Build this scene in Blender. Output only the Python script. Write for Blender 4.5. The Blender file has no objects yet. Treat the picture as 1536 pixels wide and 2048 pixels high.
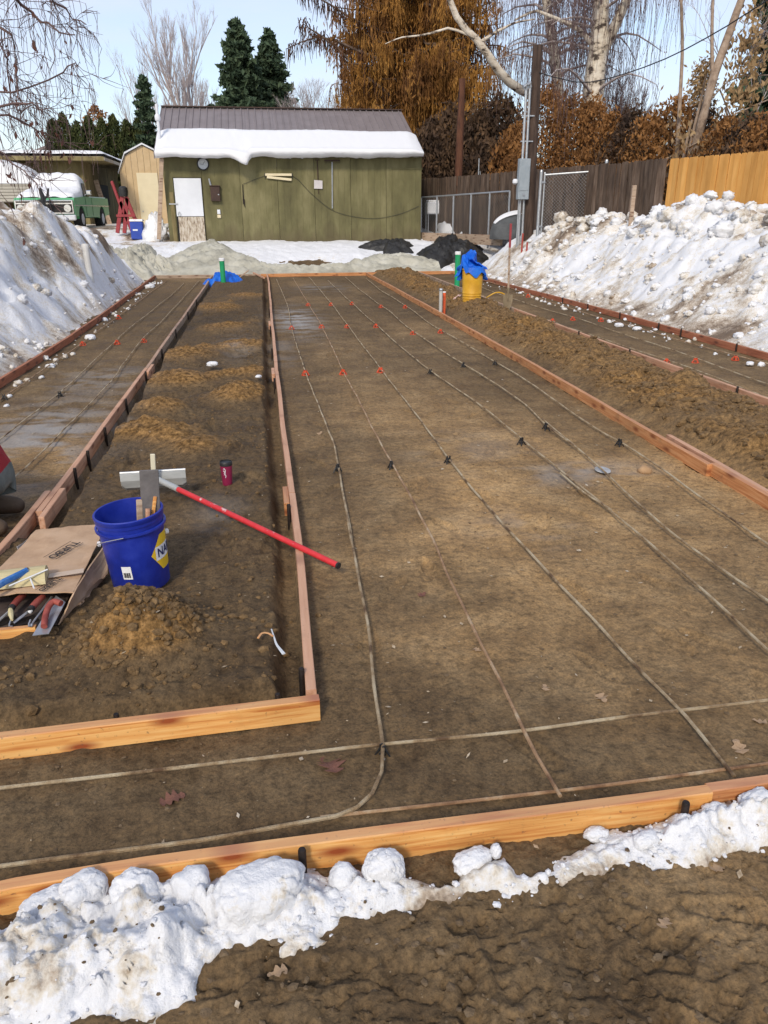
import bpy, bmesh, math, random
import numpy as np
from mathutils import Vector, Matrix, Euler
random.seed(7); rng = np.random.default_rng(7)
R = math.radians
scene = bpy.context.scene
col = scene.collection

# ---------------------------------------------------------------- camera
CAM_Z = 1.69; F_PX = 1538.0
PITCH, YAW, ROLL = R(21.33), R(9.21), R(-0.23)
cf = np.array([math.sin(YAW)*math.cos(PITCH), math.cos(YAW)*math.cos(PITCH), -math.sin(PITCH)])
cr0 = np.array([math.cos(YAW), -math.sin(YAW), 0.0]); cu0 = np.cross(cr0, cf)
cr = math.cos(ROLL)*cr0+math.sin(ROLL)*cu0; cu = -math.sin(ROLL)*cr0+math.cos(ROLL)*cu0
cam_d = bpy.data.cameras.new('camera'); cam = bpy.data.objects.new('camera', cam_d); col.objects.link(cam)
cam_d.sensor_fit = 'VERTICAL'; cam_d.sensor_height = 24.0; cam_d.lens = F_PX/2048*24.0
cam_d.clip_start = 0.05; cam_d.clip_end = 2000
m = Matrix.Identity(4)
for i in range(3):
    m[i][0] = cr[i]; m[i][1] = cu[i]; m[i][2] = -cf[i]
m[2][3] = CAM_Z
cam.matrix_world = m; scene.camera = cam

# ---------------------------------------------------------------- sky and sun
SUN = Vector((-0.30, -0.72, 0.60)).normalized()      # towards the sun: low, behind the left shoulder
world = bpy.data.worlds.new('World'); scene.world = world; world.use_nodes = True
nt = world.node_tree; nt.nodes.clear()
wo = nt.nodes.new('ShaderNodeOutputWorld'); bg = nt.nodes.new('ShaderNodeBackground')
sky = nt.nodes.new('ShaderNodeTexSky'); sky.sky_type = 'NISHITA'; sky.sun_disc = False
sky.sun_elevation = math.asin(SUN.z); sky.sun_rotation = math.atan2(SUN.x, SUN.y)
sky.air_density = 1.0; sky.dust_density = 1.0; sky.ozone_density = 1.5
tc = nt.nodes.new('ShaderNodeTexCoord'); mp = nt.nodes.new('ShaderNodeMapping')
mp.inputs['Scale'].default_value = (1.0, 1.6, 4.5)
nz = nt.nodes.new('ShaderNodeTexNoise'); nz.inputs['Scale'].default_value = 1.7; nz.inputs['Detail'].default_value = 7; nz.inputs['Roughness'].default_value = 0.55
rp = nt.nodes.new('ShaderNodeValToRGB'); rp.color_ramp.elements[0].position = 0.40; rp.color_ramp.elements[1].position = 0.66
rp.color_ramp.elements[0].color = (0.26,)*3+(1,); rp.color_ramp.elements[1].color = (0.80,)*3+(1,)
mx = nt.nodes.new('ShaderNodeMix'); mx.data_type = 'RGBA'
mx.inputs['B'].default_value = (4.5, 4.65, 5.4, 1)
nt.links.new(tc.outputs['Generated'], mp.inputs['Vector']); nt.links.new(mp.outputs['Vector'], nz.inputs['Vector'])
nt.links.new(nz.outputs['Fac'], rp.inputs['Fac']); nt.links.new(rp.outputs['Color'], mx.inputs['Factor'])
nt.links.new(sky.outputs['Color'], mx.inputs['A']); nt.links.new(mx.outputs['Result'], bg.inputs['Color'])
bg.inputs['Strength'].default_value = 0.15
nt.links.new(bg.outputs['Background'], wo.inputs['Surface'])
sd = bpy.data.lights.new('sun', 'SUN'); sd.energy = 2.0; sd.angle = R(9.0); sd.color = (1.0, 0.90, 0.74)
so = bpy.data.objects.new('sun', sd); col.objects.link(so)
so.rotation_euler = (-SUN).to_track_quat('-Z', 'Y').to_euler(); so.location = (0, 0, 30)
scene.view_settings.view_transform = 'Standard'; scene.view_settings.look = 'None'
scene.view_settings.exposure = 0.35; scene.view_settings.gamma = 1.0

# ---------------------------------------------------------------- pixel helpers (photo pixels 1536x2048 give directions)
def ray(u, v): return cf*F_PX+cr*(u-768)+cu*(1024-v)
def G(u, v, z=0.0):
    d = ray(u, v); t = (z-CAM_Z)/d[2]; return Vector((t*d[0], t*d[1], z))
def D(u, v, zc):                     # point at depth zc along the optical axis
    d = ray(u, v)*(zc/F_PX); return Vector((d[0], d[1], CAM_Z+d[2]))

# ---------------------------------------------------------------- noise (numpy)
_perm = np.random.default_rng(11).permutation(512)
def _h(i, j, s=0): return _perm[(_perm[(i+s*37) & 511]+j) & 511]
def vnoise(x, y, s=0):
    x = np.asarray(x, float); y = np.asarray(y, float)
    i = np.floor(x).astype(int); j = np.floor(y).astype(int); a = x-i; b = y-j
    a = a*a*a*(a*(a*6-15)+10); b = b*b*b*(b*(b*6-15)+10)
    f = lambda p, q: _h(p, q, s)/255.5-1
    return (f(i, j)*(1-a)+f(i+1, j)*a)*(1-b)+(f(i, j+1)*(1-a)+f(i+1, j+1)*a)*b
def fbm(x, y, o=4, s=0):
    t = 0; a = 0.5
    for k in range(o):
        t = t+a*vnoise(x*2**k+k*13.7, y*2**k-k*7.3, s+k); a *= 0.5
    return t
def lumps(x, y, s=0, rmin=0.2, rmax=0.75):        # hemispherical clods on a unit cell grid, 0..1
    x = np.asarray(x, float); y = np.asarray(y, float)
    i = np.floor(x).astype(int); j = np.floor(y).astype(int); best = np.zeros(x.shape)
    for di in (-1, 0, 1):
        for dj in (-1, 0, 1):
            p, q = i+di, j+dj
            cx = p+_h(p, q, s)/511; cy = q+_h(p, q, s+5)/511
            r = rmin+(rmax-rmin)*(_h(p, q, s+9)/511)**2
            d2 = ((x-cx)**2+(y-cy)**2)/(r*r)
            best = np.maximum(best, r*np.sqrt(np.maximum(0, 1-d2)))
    return best
def sst(a, b, x):
    t = np.clip((np.asarray(x, float)-a)/(b-a), 0, 1); return t*t*(3-2*t)
def poly_sd(x, y, poly):             # signed distance, positive inside
    P = np.array([(p[0], p[1]) for p in poly]); n = len(P); d = np.full(x.shape, 1e9); ins = np.zeros(x.shape, bool)
    for k in range(n):
        a = P[k]; b = P[(k+1) % n]; e = b-a; L = (e**2).sum()
        t = np.clip(((x-a[0])*e[0]+(y-a[1])*e[1])/L, 0, 1)
        d = np.minimum(d, np.hypot(x-a[0]-t*e[0], y-a[1]-t*e[1]))
        c = (a[1] > y) != (b[1] > y)
        with np.errstate(divide='ignore', invalid='ignore'):
            ins ^= c & (x < (b[0]-a[0])*(y-a[1])/(b[1]-a[1]+1e-12)+a[0])
    return np.where(ins, d, -d)

# ---------------------------------------------------------------- materials
MATS = {}
def mat(name, cols, scale=6.0, rough=0.8, bump=0.0, bscale=None, metal=0.0, stretch=(1, 1, 1), detail=6, pos=None,
        var=0.0, spec=0.4, coord='Object', bdist=0.02, rvar=0.0, distort=0.0, sss=0.0, trans=0.0, grime=None):
    if name in MATS: return MATS[name]
    M = bpy.data.materials.new(name); M.use_nodes = True; t = M.node_tree; N = t.nodes; L = t.links
    b = N['Principled BSDF']; b.inputs['Roughness'].default_value = rough; b.inputs['Metallic'].default_value = metal
    b.inputs['Specular IOR Level'].default_value = spec
    c = N.new('ShaderNodeTexCoord'); mpn = N.new('ShaderNodeMapping'); mpn.inputs['Scale'].default_value = stretch
    L.new(c.outputs[coord], mpn.inputs['Vector'])
    oi = N.new('ShaderNodeObjectInfo'); ml = N.new('ShaderNodeMath'); ml.operation = 'MULTIPLY'; ml.inputs[1].default_value = 37.0
    L.new(oi.outputs['Random'], ml.inputs[0]); L.new(ml.outputs[0], mpn.inputs['Location'])
    n = N.new('ShaderNodeTexNoise'); n.inputs['Scale'].default_value = scale; n.inputs['Detail'].default_value = detail
    n.inputs['Roughness'].default_value = 0.62; n.inputs['Distortion'].default_value = distort
    L.new(mpn.outputs['Vector'], n.inputs['Vector'])
    r = N.new('ShaderNodeValToRGB'); k = len(cols); e = r.color_ramp.elements
    while len(e) < k: e.new(0.5)
    ps = pos or [0.32+0.36*i/max(1, k-1) for i in range(k)]
    for i in range(k): e[i].position = ps[i]; e[i].color = tuple(cols[i])+(1,)
    L.new(n.outputs['Fac'], r.inputs['Fac']); out = r.outputs['Color']
    if var:
        hs = N.new('ShaderNodeHueSaturation'); mr = N.new('ShaderNodeMapRange')
        mr.inputs['To Min'].default_value = 1-var; mr.inputs['To Max'].default_value = 1+var
        L.new(oi.outputs['Random'], mr.inputs['Value']); L.new(mr.outputs['Result'], hs.inputs['Value']); L.new(out, hs.inputs['Color']); out = hs.outputs['Color']
    if grime:                         # mud splashed up from the ground
        sx = N.new('ShaderNodeSeparateXYZ'); L.new(c.outputs['Object'], sx.inputs[0]); gn = N.new('ShaderNodeTexNoise'); gn.inputs['Scale'].default_value = 2.4; gn.inputs['Detail'].default_value = 7; L.new(mpn.outputs['Vector'], gn.inputs['Vector'])
        g1 = N.new('ShaderNodeMath'); g1.operation = 'MULTIPLY_ADD'; g1.inputs[1].default_value = grime[0]*2.2; g1.inputs[2].default_value = grime[0]*-.35; L.new(gn.outputs['Fac'], g1.inputs[0])
        g2 = N.new('ShaderNodeMapRange'); L.new(sx.outputs['Z'], g2.inputs['Value']); g2.inputs['From Min'].default_value = 0.0; L.new(g1.outputs[0], g2.inputs['From Max']); g2.inputs['To Min'].default_value = .85; g2.inputs['To Max'].default_value = 0.0
        gm_ = N.new('ShaderNodeMix'); gm_.data_type = 'RGBA'; gm_.inputs['B'].default_value = tuple(grime[1])+(1,); L.new(g2.outputs['Result'], gm_.inputs['Factor']); L.new(out, gm_.inputs['A']); out = gm_.outputs['Result']
    L.new(out, b.inputs['Base Color'])
    if bump:
        n2 = N.new('ShaderNodeTexNoise'); n2.inputs['Scale'].default_value = bscale or scale*3; n2.inputs['Detail'].default_value = 8
        n2.inputs['Roughness'].default_value = 0.65
        L.new(mpn.outputs['Vector'], n2.inputs['Vector'])
        bp = N.new('ShaderNodeBump'); bp.inputs['Strength'].default_value = bump; bp.inputs['Distance'].default_value = bdist
        L.new(n2.outputs['Fac'], bp.inputs['Height']); L.new(bp.outputs['Normal'], b.inputs['Normal'])
    if rvar:
        mr2 = N.new('ShaderNodeMapRange'); mr2.inputs['To Min'].default_value = rough-rvar; mr2.inputs['To Max'].default_value = min(1, rough+rvar)
        L.new(n.outputs['Fac'], mr2.inputs['Value']); L.new(mr2.outputs['Result'], b.inputs['Roughness'])
    if sss:
        b.inputs['Subsurface Weight'].default_value = sss; b.inputs['Subsurface Radius'].default_value = (0.05, 0.06, 0.08); b.inputs['Subsurface Scale'].default_value = 0.4
    if trans:
        tr = N.new('ShaderNodeBsdfTranslucent'); ms = N.new('ShaderNodeMixShader'); ms.inputs[0].default_value = trans
        L.new(out, tr.inputs['Color']); L.new(b.outputs[0], ms.inputs[1]); L.new(tr.outputs[0], ms.inputs[2])
        L.new(ms.outputs[0], N['Material Output'].inputs['Surface'])
    MATS[name] = M; return M

# ---------------------------------------------------------------- object helpers
def tag(o, label=None, cat=None, group=None, kind=None):
    if label: o['label'] = label
    if cat: o['category'] = cat
    if group: o['group'] = group
    if kind: o['kind'] = kind
    return o
def link(name, me, mats, parent=None, loc=None):
    o = bpy.data.objects.new(name, me); col.objects.link(o)
    for mm in (mats if isinstance(mats, (list, tuple)) else [mats]):
        if mm and len(me.materials) < (len(mats) if isinstance(mats, (list, tuple)) else 1): me.materials.append(mm)
    if parent: o.parent = parent
    if loc is not None: o.location = loc
    return o
def emp(name, loc, label, cat, group=None, rz=0.0):
    o = bpy.data.objects.new(name, None); col.objects.link(o); o.location = loc; o.rotation_euler = (0, 0, rz)
    o.empty_display_size = 0.05
    return tag(o, label, cat, group)
def npmesh(name, V, Fq, smooth=True):
    me = bpy.data.meshes.new(name); V = np.asarray(V, np.float32); Fq = np.asarray(Fq, np.int32); k = Fq.shape[1]
    me.vertices.add(len(V)); me.vertices.foreach_set('co', V.ravel())
    me.loops.add(Fq.size); me.loops.foreach_set('vertex_index', Fq.ravel())
    me.polygons.add(len(Fq)); me.polygons.foreach_set('loop_start', np.arange(0, Fq.size, k, dtype=np.int32))
    me.polygons.foreach_set('use_smooth', np.full(len(Fq), smooth)); me.update(calc_edges=True)
    return me
def grid_faces(nr, nc):
    i = np.arange(nr*nc).reshape(nr, nc)
    return np.stack([i[:-1, :-1], i[:-1, 1:], i[1:, 1:], i[1:, :-1]], -1).reshape(-1, 4)
def attr(me, name, vals):
    a = me.attributes.new(name, 'FLOAT', 'POINT'); a.data.foreach_set('value', np.asarray(vals, np.float32).ravel())
def tubes_np(P, Rd, n=3):            # P [N,k,3], Rd [N,k] -> verts, quads
    N, k, _ = P.shape
    T = np.gradient(P, axis=1); T /= np.linalg.norm(T, axis=2, keepdims=True)+1e-9
    ref = np.where(np.abs(T[:, :1, 2:3]) > 0.9, np.array([1., 0, 0]), np.array([0, 0, 1.]))
    A = np.cross(T, np.broadcast_to(ref, T.shape)); A /= np.linalg.norm(A, axis=2, keepdims=True)+1e-9
    Bv = np.cross(T, A)
    an = np.arange(n)*2*math.pi/n
    V = P[:, :, None, :]+Rd[:, :, None, None]*(np.cos(an)[None, None, :, None]*A[:, :, None, :]+np.sin(an)[None, None, :, None]*Bv[:, :, None, :])
    idx = np.arange(N*k*n).reshape(N, k, n)
    a = idx[:, :-1, :]; b = idx[:, 1:, :]
    Fq = np.stack([a, np.roll(a, -1, 2), np.roll(b, -1, 2), b], -1).reshape(-1, 4)
    return V.reshape(-1, 3), Fq
def cards_np(C, A, Bv):              # diamond leaves: centre, half-length vector, half-width vector
    V = np.stack([C-A, C+Bv, C+A, C-Bv], 1).reshape(-1, 3)
    return V, np.arange(len(C)*4).reshape(-1, 4)
def cat_np(parts):
    V = []; Fq = []; o = 0
    for v, f in parts:
        V.append(v); Fq.append(f+o); o += len(v)
    return np.concatenate(V), np.concatenate(Fq)
class B:
    def __init__(s): s.v = []; s.f = []; s.mi = []; s.cur = 0
    def add(s, vs, fs):
        o = len(s.v); s.v += [tuple(x) for x in vs]; s.f += [tuple(i+o for i in f) for f in fs]; s.mi += [s.cur]*len(fs); return s
    def box(s, c, d, rot=None, bev=0.0):
        x, y, z = d[0]/2, d[1]/2, d[2]/2
        if bev:
            b = min(bev, x*.9, y*.9, z*.9); bm = bmesh.new(); bmesh.ops.create_cube(bm, size=1)
            for q in bm.verts: q.co = Vector((q.co.x*d[0], q.co.y*d[1], q.co.z*d[2]))
            bmesh.ops.bevel(bm, geom=list(bm.edges), offset=b, segments=1, affect='EDGES'); bm.verts.index_update()
            vs = [q.co.copy() for q in bm.verts]; fs = [[q.index for q in f.verts] for f in bm.faces]; bm.free()
        else:
            vs = [Vector(p) for p in ((-x, -y, -z), (x, -y, -z), (x, y, -z), (-x, y, -z), (-x, -y, z), (x, -y, z), (x, y, z), (-x, y, z))]
            fs = [(3, 2, 1, 0), (4, 5, 6, 7), (0, 1, 5, 4), (1, 2, 6, 5), (2, 3, 7, 6), (3, 0, 4, 7)]
        if rot is not None:
            Mr = rot if isinstance(rot, Matrix) else Euler(rot).to_matrix(); vs = [Mr @ q for q in vs]
        return s.add([q+Vector(c) for q in vs], fs)
    def hexa(s, bot, top):           # two quads of 4 points
        return s.add(list(bot)+list(top), [(3, 2, 1, 0), (4, 5, 6, 7), (0, 1, 5, 4), (1, 2, 6, 5), (2, 3, 7, 6), (3, 0, 4, 7)])
    def tube(s, pts, r, n=8, cap=True, sq=1.0):
        P = [Vector(p) for p in pts]; k = len(P); rs = list(r) if hasattr(r, '__len__') else [r]*k
        o = len(s.v); vs = []; fs = []; up = None
        for i in range(k):
            t = (P[min(i+1, k-1)]-P[max(i-1, 0)]).normalized()
            if up is None:
                up = Vector((0, 0, 1)) if abs(t.z) < 0.9 else Vector((1, 0, 0))
            a = t.cross(up).normalized(); b = a.cross(t).normalized(); up = b
            for j in range(n):
                g = 2*math.pi*j/n; vs.append(P[i]+rs[i]*(math.cos(g)*a+sq*math.sin(g)*b))
        for i in range(k-1):
            for j in range(n):
                fs.append((i*n+j, i*n+(j+1) % n, (i+1)*n+(j+1) % n, (i+1)*n+j))
        if cap: fs += [tuple(range(n))[::-1], tuple((k-1)*n+j for j in range(n))]
        return s.add(vs, fs)
    def lathe(s, prof, n=24, c=(0, 0, 0), cap=True):
        k = len(prof); vs = []; fs = []
        for (r, z) in prof:
            for j in range(n):
                g = 2*math.pi*j/n; vs.append((c[0]+r*math.cos(g), c[1]+r*math.sin(g), c[2]+z))
        for i in range(k-1):
            for j in range(n): fs.append((i*n+j, i*n+(j+1) % n, (i+1)*n+(j+1) % n, (i+1)*n+j))
        if cap: fs += [tuple(range(n))[::-1], tuple((k-1)*n+j for j in range(n))]
        return s.add(vs, fs)
    def prism(s, pts, ext):          # polygon extruded by a vector
        k = len(pts); e = Vector(ext); P = [Vector(p) for p in pts]
        return s.add(P+[p+e for p in P], [tuple(range(k))[::-1], tuple(range(k, 2*k))]+[(i, (i+1) % k, k+(i+1) % k, k+i) for i in range(k)])
    def mesh(s, name, smooth=False):
        me = bpy.data.meshes.new(name); me.from_pydata([tuple(x) for x in s.v], [], s.f)
        bm = bmesh.new(); bm.from_mesh(me); bmesh.ops.recalc_face_normals(bm, faces=bm.faces); bm.to_mesh(me); bm.free()
        for p, mi in zip(me.polygons, s.mi): p.use_smooth = smooth; p.material_index = mi
        if smooth:
            try: me.set_sharp_from_angle(angle=R(40))
            except Exception: pass
        me.update(); return me
    def build(s, name, m, parent=None, loc=None, smooth=False): return link(name, s.mesh(name, smooth), m, parent, loc)
def text_mesh(txt, size, ext=0.0008, bold=False):
    cu_ = bpy.data.curves.new('lettering', 'FONT'); cu_.body = txt; cu_.size = size; cu_.extrude = ext; cu_.align_x = 'CENTER'; cu_.align_y = 'CENTER'
    if bold: cu_.offset = size*0.018
    o = bpy.data.objects.new('lettering', cu_); col.objects.link(o); dg = bpy.context.evaluated_depsgraph_get(); dg.update()
    me = bpy.data.meshes.new_from_object(o.evaluated_get(dg)); bpy.data.objects.remove(o); return me
ORD = ['first', 'second', 'third', 'fourth', 'fifth', 'sixth', 'seventh', 'eighth', 'ninth', 'tenth', 'eleventh', 'twelfth', 'thirteenth', 'fourteenth']
TXT = {'logo': text_mesh('NAPA', .062, .0003, True), 0: text_mesh('TURBO', .058, .0003, True), 1: text_mesh('TURBO', .038, .0003, True)}
def skin_mesh(name, nodes, edges, root, mats, pick, sub=2):
    me = bpy.data.meshes.new(name); me.from_pydata([n[0] for n in nodes], edges, []); o_ = bpy.data.objects.new(name, me); col.objects.link(o_); md = o_.modifiers.new('skin', 'SKIN'); md.use_smooth_shade = True
    for i, n in enumerate(nodes): me.skin_vertices[0].data[i].radius = n[1] if hasattr(n[1], '__len__') else (n[1], n[1])
    me.skin_vertices[0].data[root].use_root = True; s = o_.modifiers.new('subd', 'SUBSURF'); s.levels = sub; s.render_levels = sub
    dg = bpy.context.evaluated_depsgraph_get(); dg.update(); m2 = bpy.data.meshes.new_from_object(o_.evaluated_get(dg)); bpy.data.objects.remove(o_); m2.materials.clear()
    for f in m2.polygons: f.use_smooth = True
    return m2
nodes = [((.0, 0, .33), (.16, .155)), ((-.09, 0, .44), (.165, .16)), ((-.27, 0, .47), (.165, .155)), ((-.42, 0, .53), (.15, .13)), ((-.53, 0, .58), .062), ((-.61, 0, .61), (.085, .075)), ((-.69, 0, .66), (.10, .08)), ((-.72, 0, .72), (.075, .065)),
         ((-.01, -.11, .27), .115), ((-.22, -.14, .20), .095), ((-.38, -.15, .08), .072), ((-.18, -.15, .068), .066), ((.02, -.15, .062), .050), ((.10, -.15, .045), .042), ((-.01, .11, .27), .115), ((-.22, .14, .20), .095), ((-.38, .15, .08), .072), ((-.18, .15, .068), .066), ((.02, .15, .062), .050), ((.10, .15, .045), .042),
         ((-.42, -.19, .50), .085), ((-.47, -.25, .38), .062), ((-.53, -.24, .29), .055), ((-.60, -.18, .22), .045), ((-.66, -.13, .15), .034), ((-.42, .19, .50), .085), ((-.47, .25, .38), .062), ((-.53, .24, .29), .055), ((-.60, .18, .22), .045), ((-.66, .13, .15), .034)]
edges = [(0, 1), (1, 2), (2, 3), (3, 4), (4, 5), (5, 6), (6, 7), (0, 8), (8, 9), (9, 10), (10, 11), (11, 12), (12, 13), (0, 14), (14, 15), (15, 16), (16, 17), (17, 18), (18, 19), (3, 20), (20, 21), (21, 22), (22, 23), (23, 24), (3, 25), (25, 26), (26, 27), (27, 28), (28, 29)]
# fingers grow from each wrist, thumb from the side of the palm
for w, s_ in ((24, 1), (29, -1)):
    bx0 = np.array(nodes[w][0]); pal = len(nodes); nodes.append((tuple(bx0+np.array([-.055, .01*s_, -.055])), (.034, .020))); edges.append((w, pal))
    for k, (dy, L) in enumerate(((-.027, .062), (-.009, .072), (.010, .068), (.027, .052))):
        a = len(nodes); nodes.append((tuple(bx0+np.array([-.085, .01*s_+dy, -.085])), .0095)); nodes.append((tuple(bx0+np.array([-.085-L*.5, .01*s_+dy*1.2, -.085-L*.25])), .0085)); nodes.append((tuple(bx0+np.array([-.085-L*.75, .01*s_+dy*1.2, -.085-L*.75])), .0075)); edges += [(pal, a), (a, a+1), (a+1, a+2)]
    a = len(nodes); nodes.append((tuple(bx0+np.array([-.045, .045*s_, -.05])), .011)); nodes.append((tuple(bx0+np.array([-.075, .060*s_, -.075])), .009)); edges += [(pal, a), (a, a+1)]
def pick(c):
    if c.x < -.615 and c.z < .20: return 2
    if c.x < -.515 and c.z > .555: return 2
    if c.z > .29 or (c.x < -.36 and c.z > .17): return 0
    if c.x > -.02 and c.z < .115: return 3
    return 1
BODY = skin_mesh('body', nodes, edges, 0, None, pick)
# ================================================================ GROUND
BT = 0.089                                        # form board height
def Gb(u, v): return G(u, v, BT)
L0 = [Gb(308, 552), Gb(167, 654), Gb(0, 757), Gb(-260, 925)]            # left strip, outer board
L1 = [Gb(419, 559), Gb(308, 714), Gb(240, 806), Gb(175, 893), Gb(62, 1042), Gb(-60, 1180)]
C0 = [Gb(537, 557), Gb(548, 690), Gb(563, 830), Gb(585, 985), Gb(600, 1100), Gb(625, 1393)]
R0 = [Gb(747, 552), Gb(1003, 690), Gb(1349, 888), Gb(1419, 928), Gb(1560, 1010)]
R1 = [Gb(855, 549), Gb(1030, 617), Gb(1250, 697), Gb(1536, 796), Gb(1700, 853)]
R2 = [Gb(985, 560), Gb(1210, 618), Gb(1523, 702), Gb(1800, 777)]
YFAR = 22.75; YIN = 2.33
def xat(pl, y):                                   # x of a polyline as a function of y
    ys = np.array([p.y for p in pl]); xs = np.array([p.x for p in pl]); o = np.argsort(ys)
    return np.interp(y, ys[o], xs[o])
def terrain_far(x, y):
    a = 0.70*sst(22.9, 27.0, y)+0.42*sst(27.6, 31, y)
    b = 0.85*sst(6.5, 9.5, x-0.0*y)*sst(-2, 4, y)
    c = 0.85*sst(-2.9, -5.6, x)*sst(-2, 4, y)
    return np.maximum(np.maximum(a, b), c)
PILE = [(-0.60, 2.84, 0.215, 0.36), (-0.44, 2.92, 0.11, 0.38), (-0.90, 6.1, 0.16, 0.42), (-0.50, 5.6, 0.09, 0.45), (-0.75, 8.0, 0.17, 0.6), (-0.20, 7.3, 0.17, 0.5), (-.85, 9.6, .14, .6), (-.15, 10.2, .12, .6), (-.6, 14.5, .12, .9), (-.2, 16.5, .10, .8),
        (-0.90, 6.9, 0.14, 0.45), (-0.1, 8.3, 0.12, 0.5), (-0.45, 12.0, 0.11, 0.8)]
def near_parts(x, y):
    xl, xc = xat(L1, y), xat(C0, y); x3, x4 = xat(R0, y), xat(R1, y)
    # planting strip on the left
    dl = np.minimum(np.minimum(x-xl-0.03, xc-x-0.03), np.minimum(y-YIN-0.04, YFAR-y))
    near_open = (y < 4.1) & (y > YIN)                     # left board ends off frame, the soil runs on
    dl = np.where(near_open, np.minimum(xc-x-0.03, y-YIN-0.04), dl)
    dl = np.where((y <= YIN) | (y > YFAR), -1, dl)
    wob = 0.03*fbm(x*3.1, y*3.1, 3, 3)
    ml = sst(0.075, 0.125, dl+wob)*(y > YIN)
    dr = np.minimum(x-x3-0.04, x4-x-0.03); dr = np.where((y < 1.7) | (y > YFAR), -1, dr)
    mr = sst(0.06, 0.40, dr+wob)
    return ml, mr, dl, dr
_pr = np.random.default_rng(17)
PRINTS = [(a, b, c) for a, b, c in zip(_pr.uniform(.35, 3.0, 60), 2.0+9*_pr.random(60)**1.5, _pr.uniform(-.6, .6, 60))]+[(a, b, c) for a, b, c in zip(_pr.uniform(-1.0, .0, 26), 3.6+7*_pr.random(26), _pr.uniform(-.5, .5, 26))]+[(a, b, c) for a, b, c in zip(_pr.uniform(-.2, 1.4, 16), _pr.uniform(.9, 1.4, 16), _pr.uniform(-3, 3, 16))]
def prints(x, y):
    h = np.zeros(x.shape)
    for (a, b, c) in PRINTS:
        k = (np.abs(x-a) < .22) & (np.abs(y-b) < .22)
        if not k.any(): continue
        dx, dy = x[k]-a, y[k]-b; u = dx*math.cos(c)+dy*math.sin(c); v = -dx*math.sin(c)+dy*math.cos(c)
        w = .043-.008*np.sin(v*18+1); d = np.sqrt((u/w)**2+(v/.135)**2); tread = .25*np.sign(np.sin(v*170))*(d < .85)
        h[k] += -.010*sst(1.0, .82, d)*(1+tread)+.006*np.exp(-((d-1.12)/.12)**2)
    return h
def ground_h(x, y, detail=True):
    ml, mr, dl, dr = near_parts(x, y)
    h = 0.010*fbm(x*0.9, y*0.9, 3, 1)+0.012*fbm(x*5.3, y*5.3, 4, 2)
    hl = 0.055+0.03*fbm(x*1.3, y*1.3, 3, 5)
    for (px, py, ph, pr) in PILE:
        dd = np.hypot(x-px, (y-py))*(1+0.25*fbm(x*4, y*4, 2, 8)+.55*fbm(x*1.9+3, y*1.5, 3, 9))
        hl = hl+ph*np.maximum(0, 1-dd/pr)**1.15
    hr = 0.10+0.09*np.maximum(0, fbm(x*0.9+4, y*0.55, 3, 6)+0.35)+0.05*fbm(x*2.6, y*2.6, 3, 7)
    if detail:
        hl = hl+ml*(0.030*lumps(x*9, y*9, 21, 0.1, 0.7)*sst(-0.2, 0.5, fbm(x*1.7, y*1.7, 2, 31)+0.15)+0.018*lumps(x*22, y*22, 22, 0.1, 0.7)+0.02*fbm(x*8, y*8, 3, 23))
        hr = hr+0.11*lumps(x*3.2, y*3.2, 25, 0.1, 0.75)+0.05*lumps(x*8, y*8, 26, 0.1, 0.75)+0.025*lumps(x*19, y*19, 27)
        fg = sst(1.75, 1.45, y)
        s = (1-np.maximum(ml, mr))
        rgh = sst(-.25, .3, fbm(x*1.1+8, y*.9, 3, 48)); h = h+s*(rgh*0.010*lumps(x*14, y*14, 28, 0.05, 0.6)+(.3+.7*rgh)*0.006*lumps(x*33, y*33, 29, 0.05, 0.7)+0.007*fbm(x*17, y*17, 4, 30)-.006*sst(.03, .0, np.abs(fbm(x*5+2, y*5, 3, 49)))*rgh)
        plate = np.abs(fbm(x*8+3, y*11, 4, 33))
        h = h+fg*(0.013*sst(0.015, 0.10, plate)-0.01+0.008*sst(0.01, .05, np.abs(fbm(x*19+7, y*26, 3, 36)))+0.006*lumps(x*9, y*12, 34, 0.1, 0.6)+0.022*fbm(x*4, y*5, 4, 35))
    if detail:
        fp = prints(x, y); h = h+fp; hl = hl+fp*1.3
    h = h*(1-ml)*(1-mr)+hl*ml+hr*mr
    h = h-0.05*sst(0.11, 0.05, np.abs(dl))*(y > YIN+0.01)*(y < YFAR)*(dl > 0)
    return h+terrain_far(x, y)
def nonuni(a, b, fn):
    o = [a]
    while o[-1] < b: o.append(o[-1]+fn(o[-1]))
    return np.array(o)
gy = np.concatenate([[-400, -150, -50, -20, -8, -3, 0.0, 0.5], nonuni(0.8, 23.5, lambda y: 0.006+0.0042*max(0, y-1.0)), nonuni(23.8, 45, lambda y: 0.5), [60, 100, 200, 400, 900]])
gx = np.concatenate([[-700, -200, -60, -25, -12], nonuni(-6, -2.0, lambda x: 0.012+0.02*abs(x+2.0)), nonuni(-1.99, 1.9, lambda x: 0.0095), nonuni(1.92, 6.4, lambda x: 0.012+0.006*(x-1.9)), nonuni(6.6, 12, lambda x: 0.4), [16, 25, 60, 200, 700]])
GX, GY = np.meshgrid(gx, gy)
GZ = ground_h(GX, GY)
me = npmesh('ground', np.stack([GX, GY, GZ], -1).reshape(-1, 3), grid_faces(*GX.shape))
ml, mr, dl, dr = near_parts(GX, GY)
dryn = fbm(GX*0.55+2, GY*0.40, 4, 41)
dry = np.clip(0.50+1.5*dryn+.35*fbm(GX*3.1, GY*2.6, 3, 46), 0, 1)*(1-ml)*(1-mr)
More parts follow.
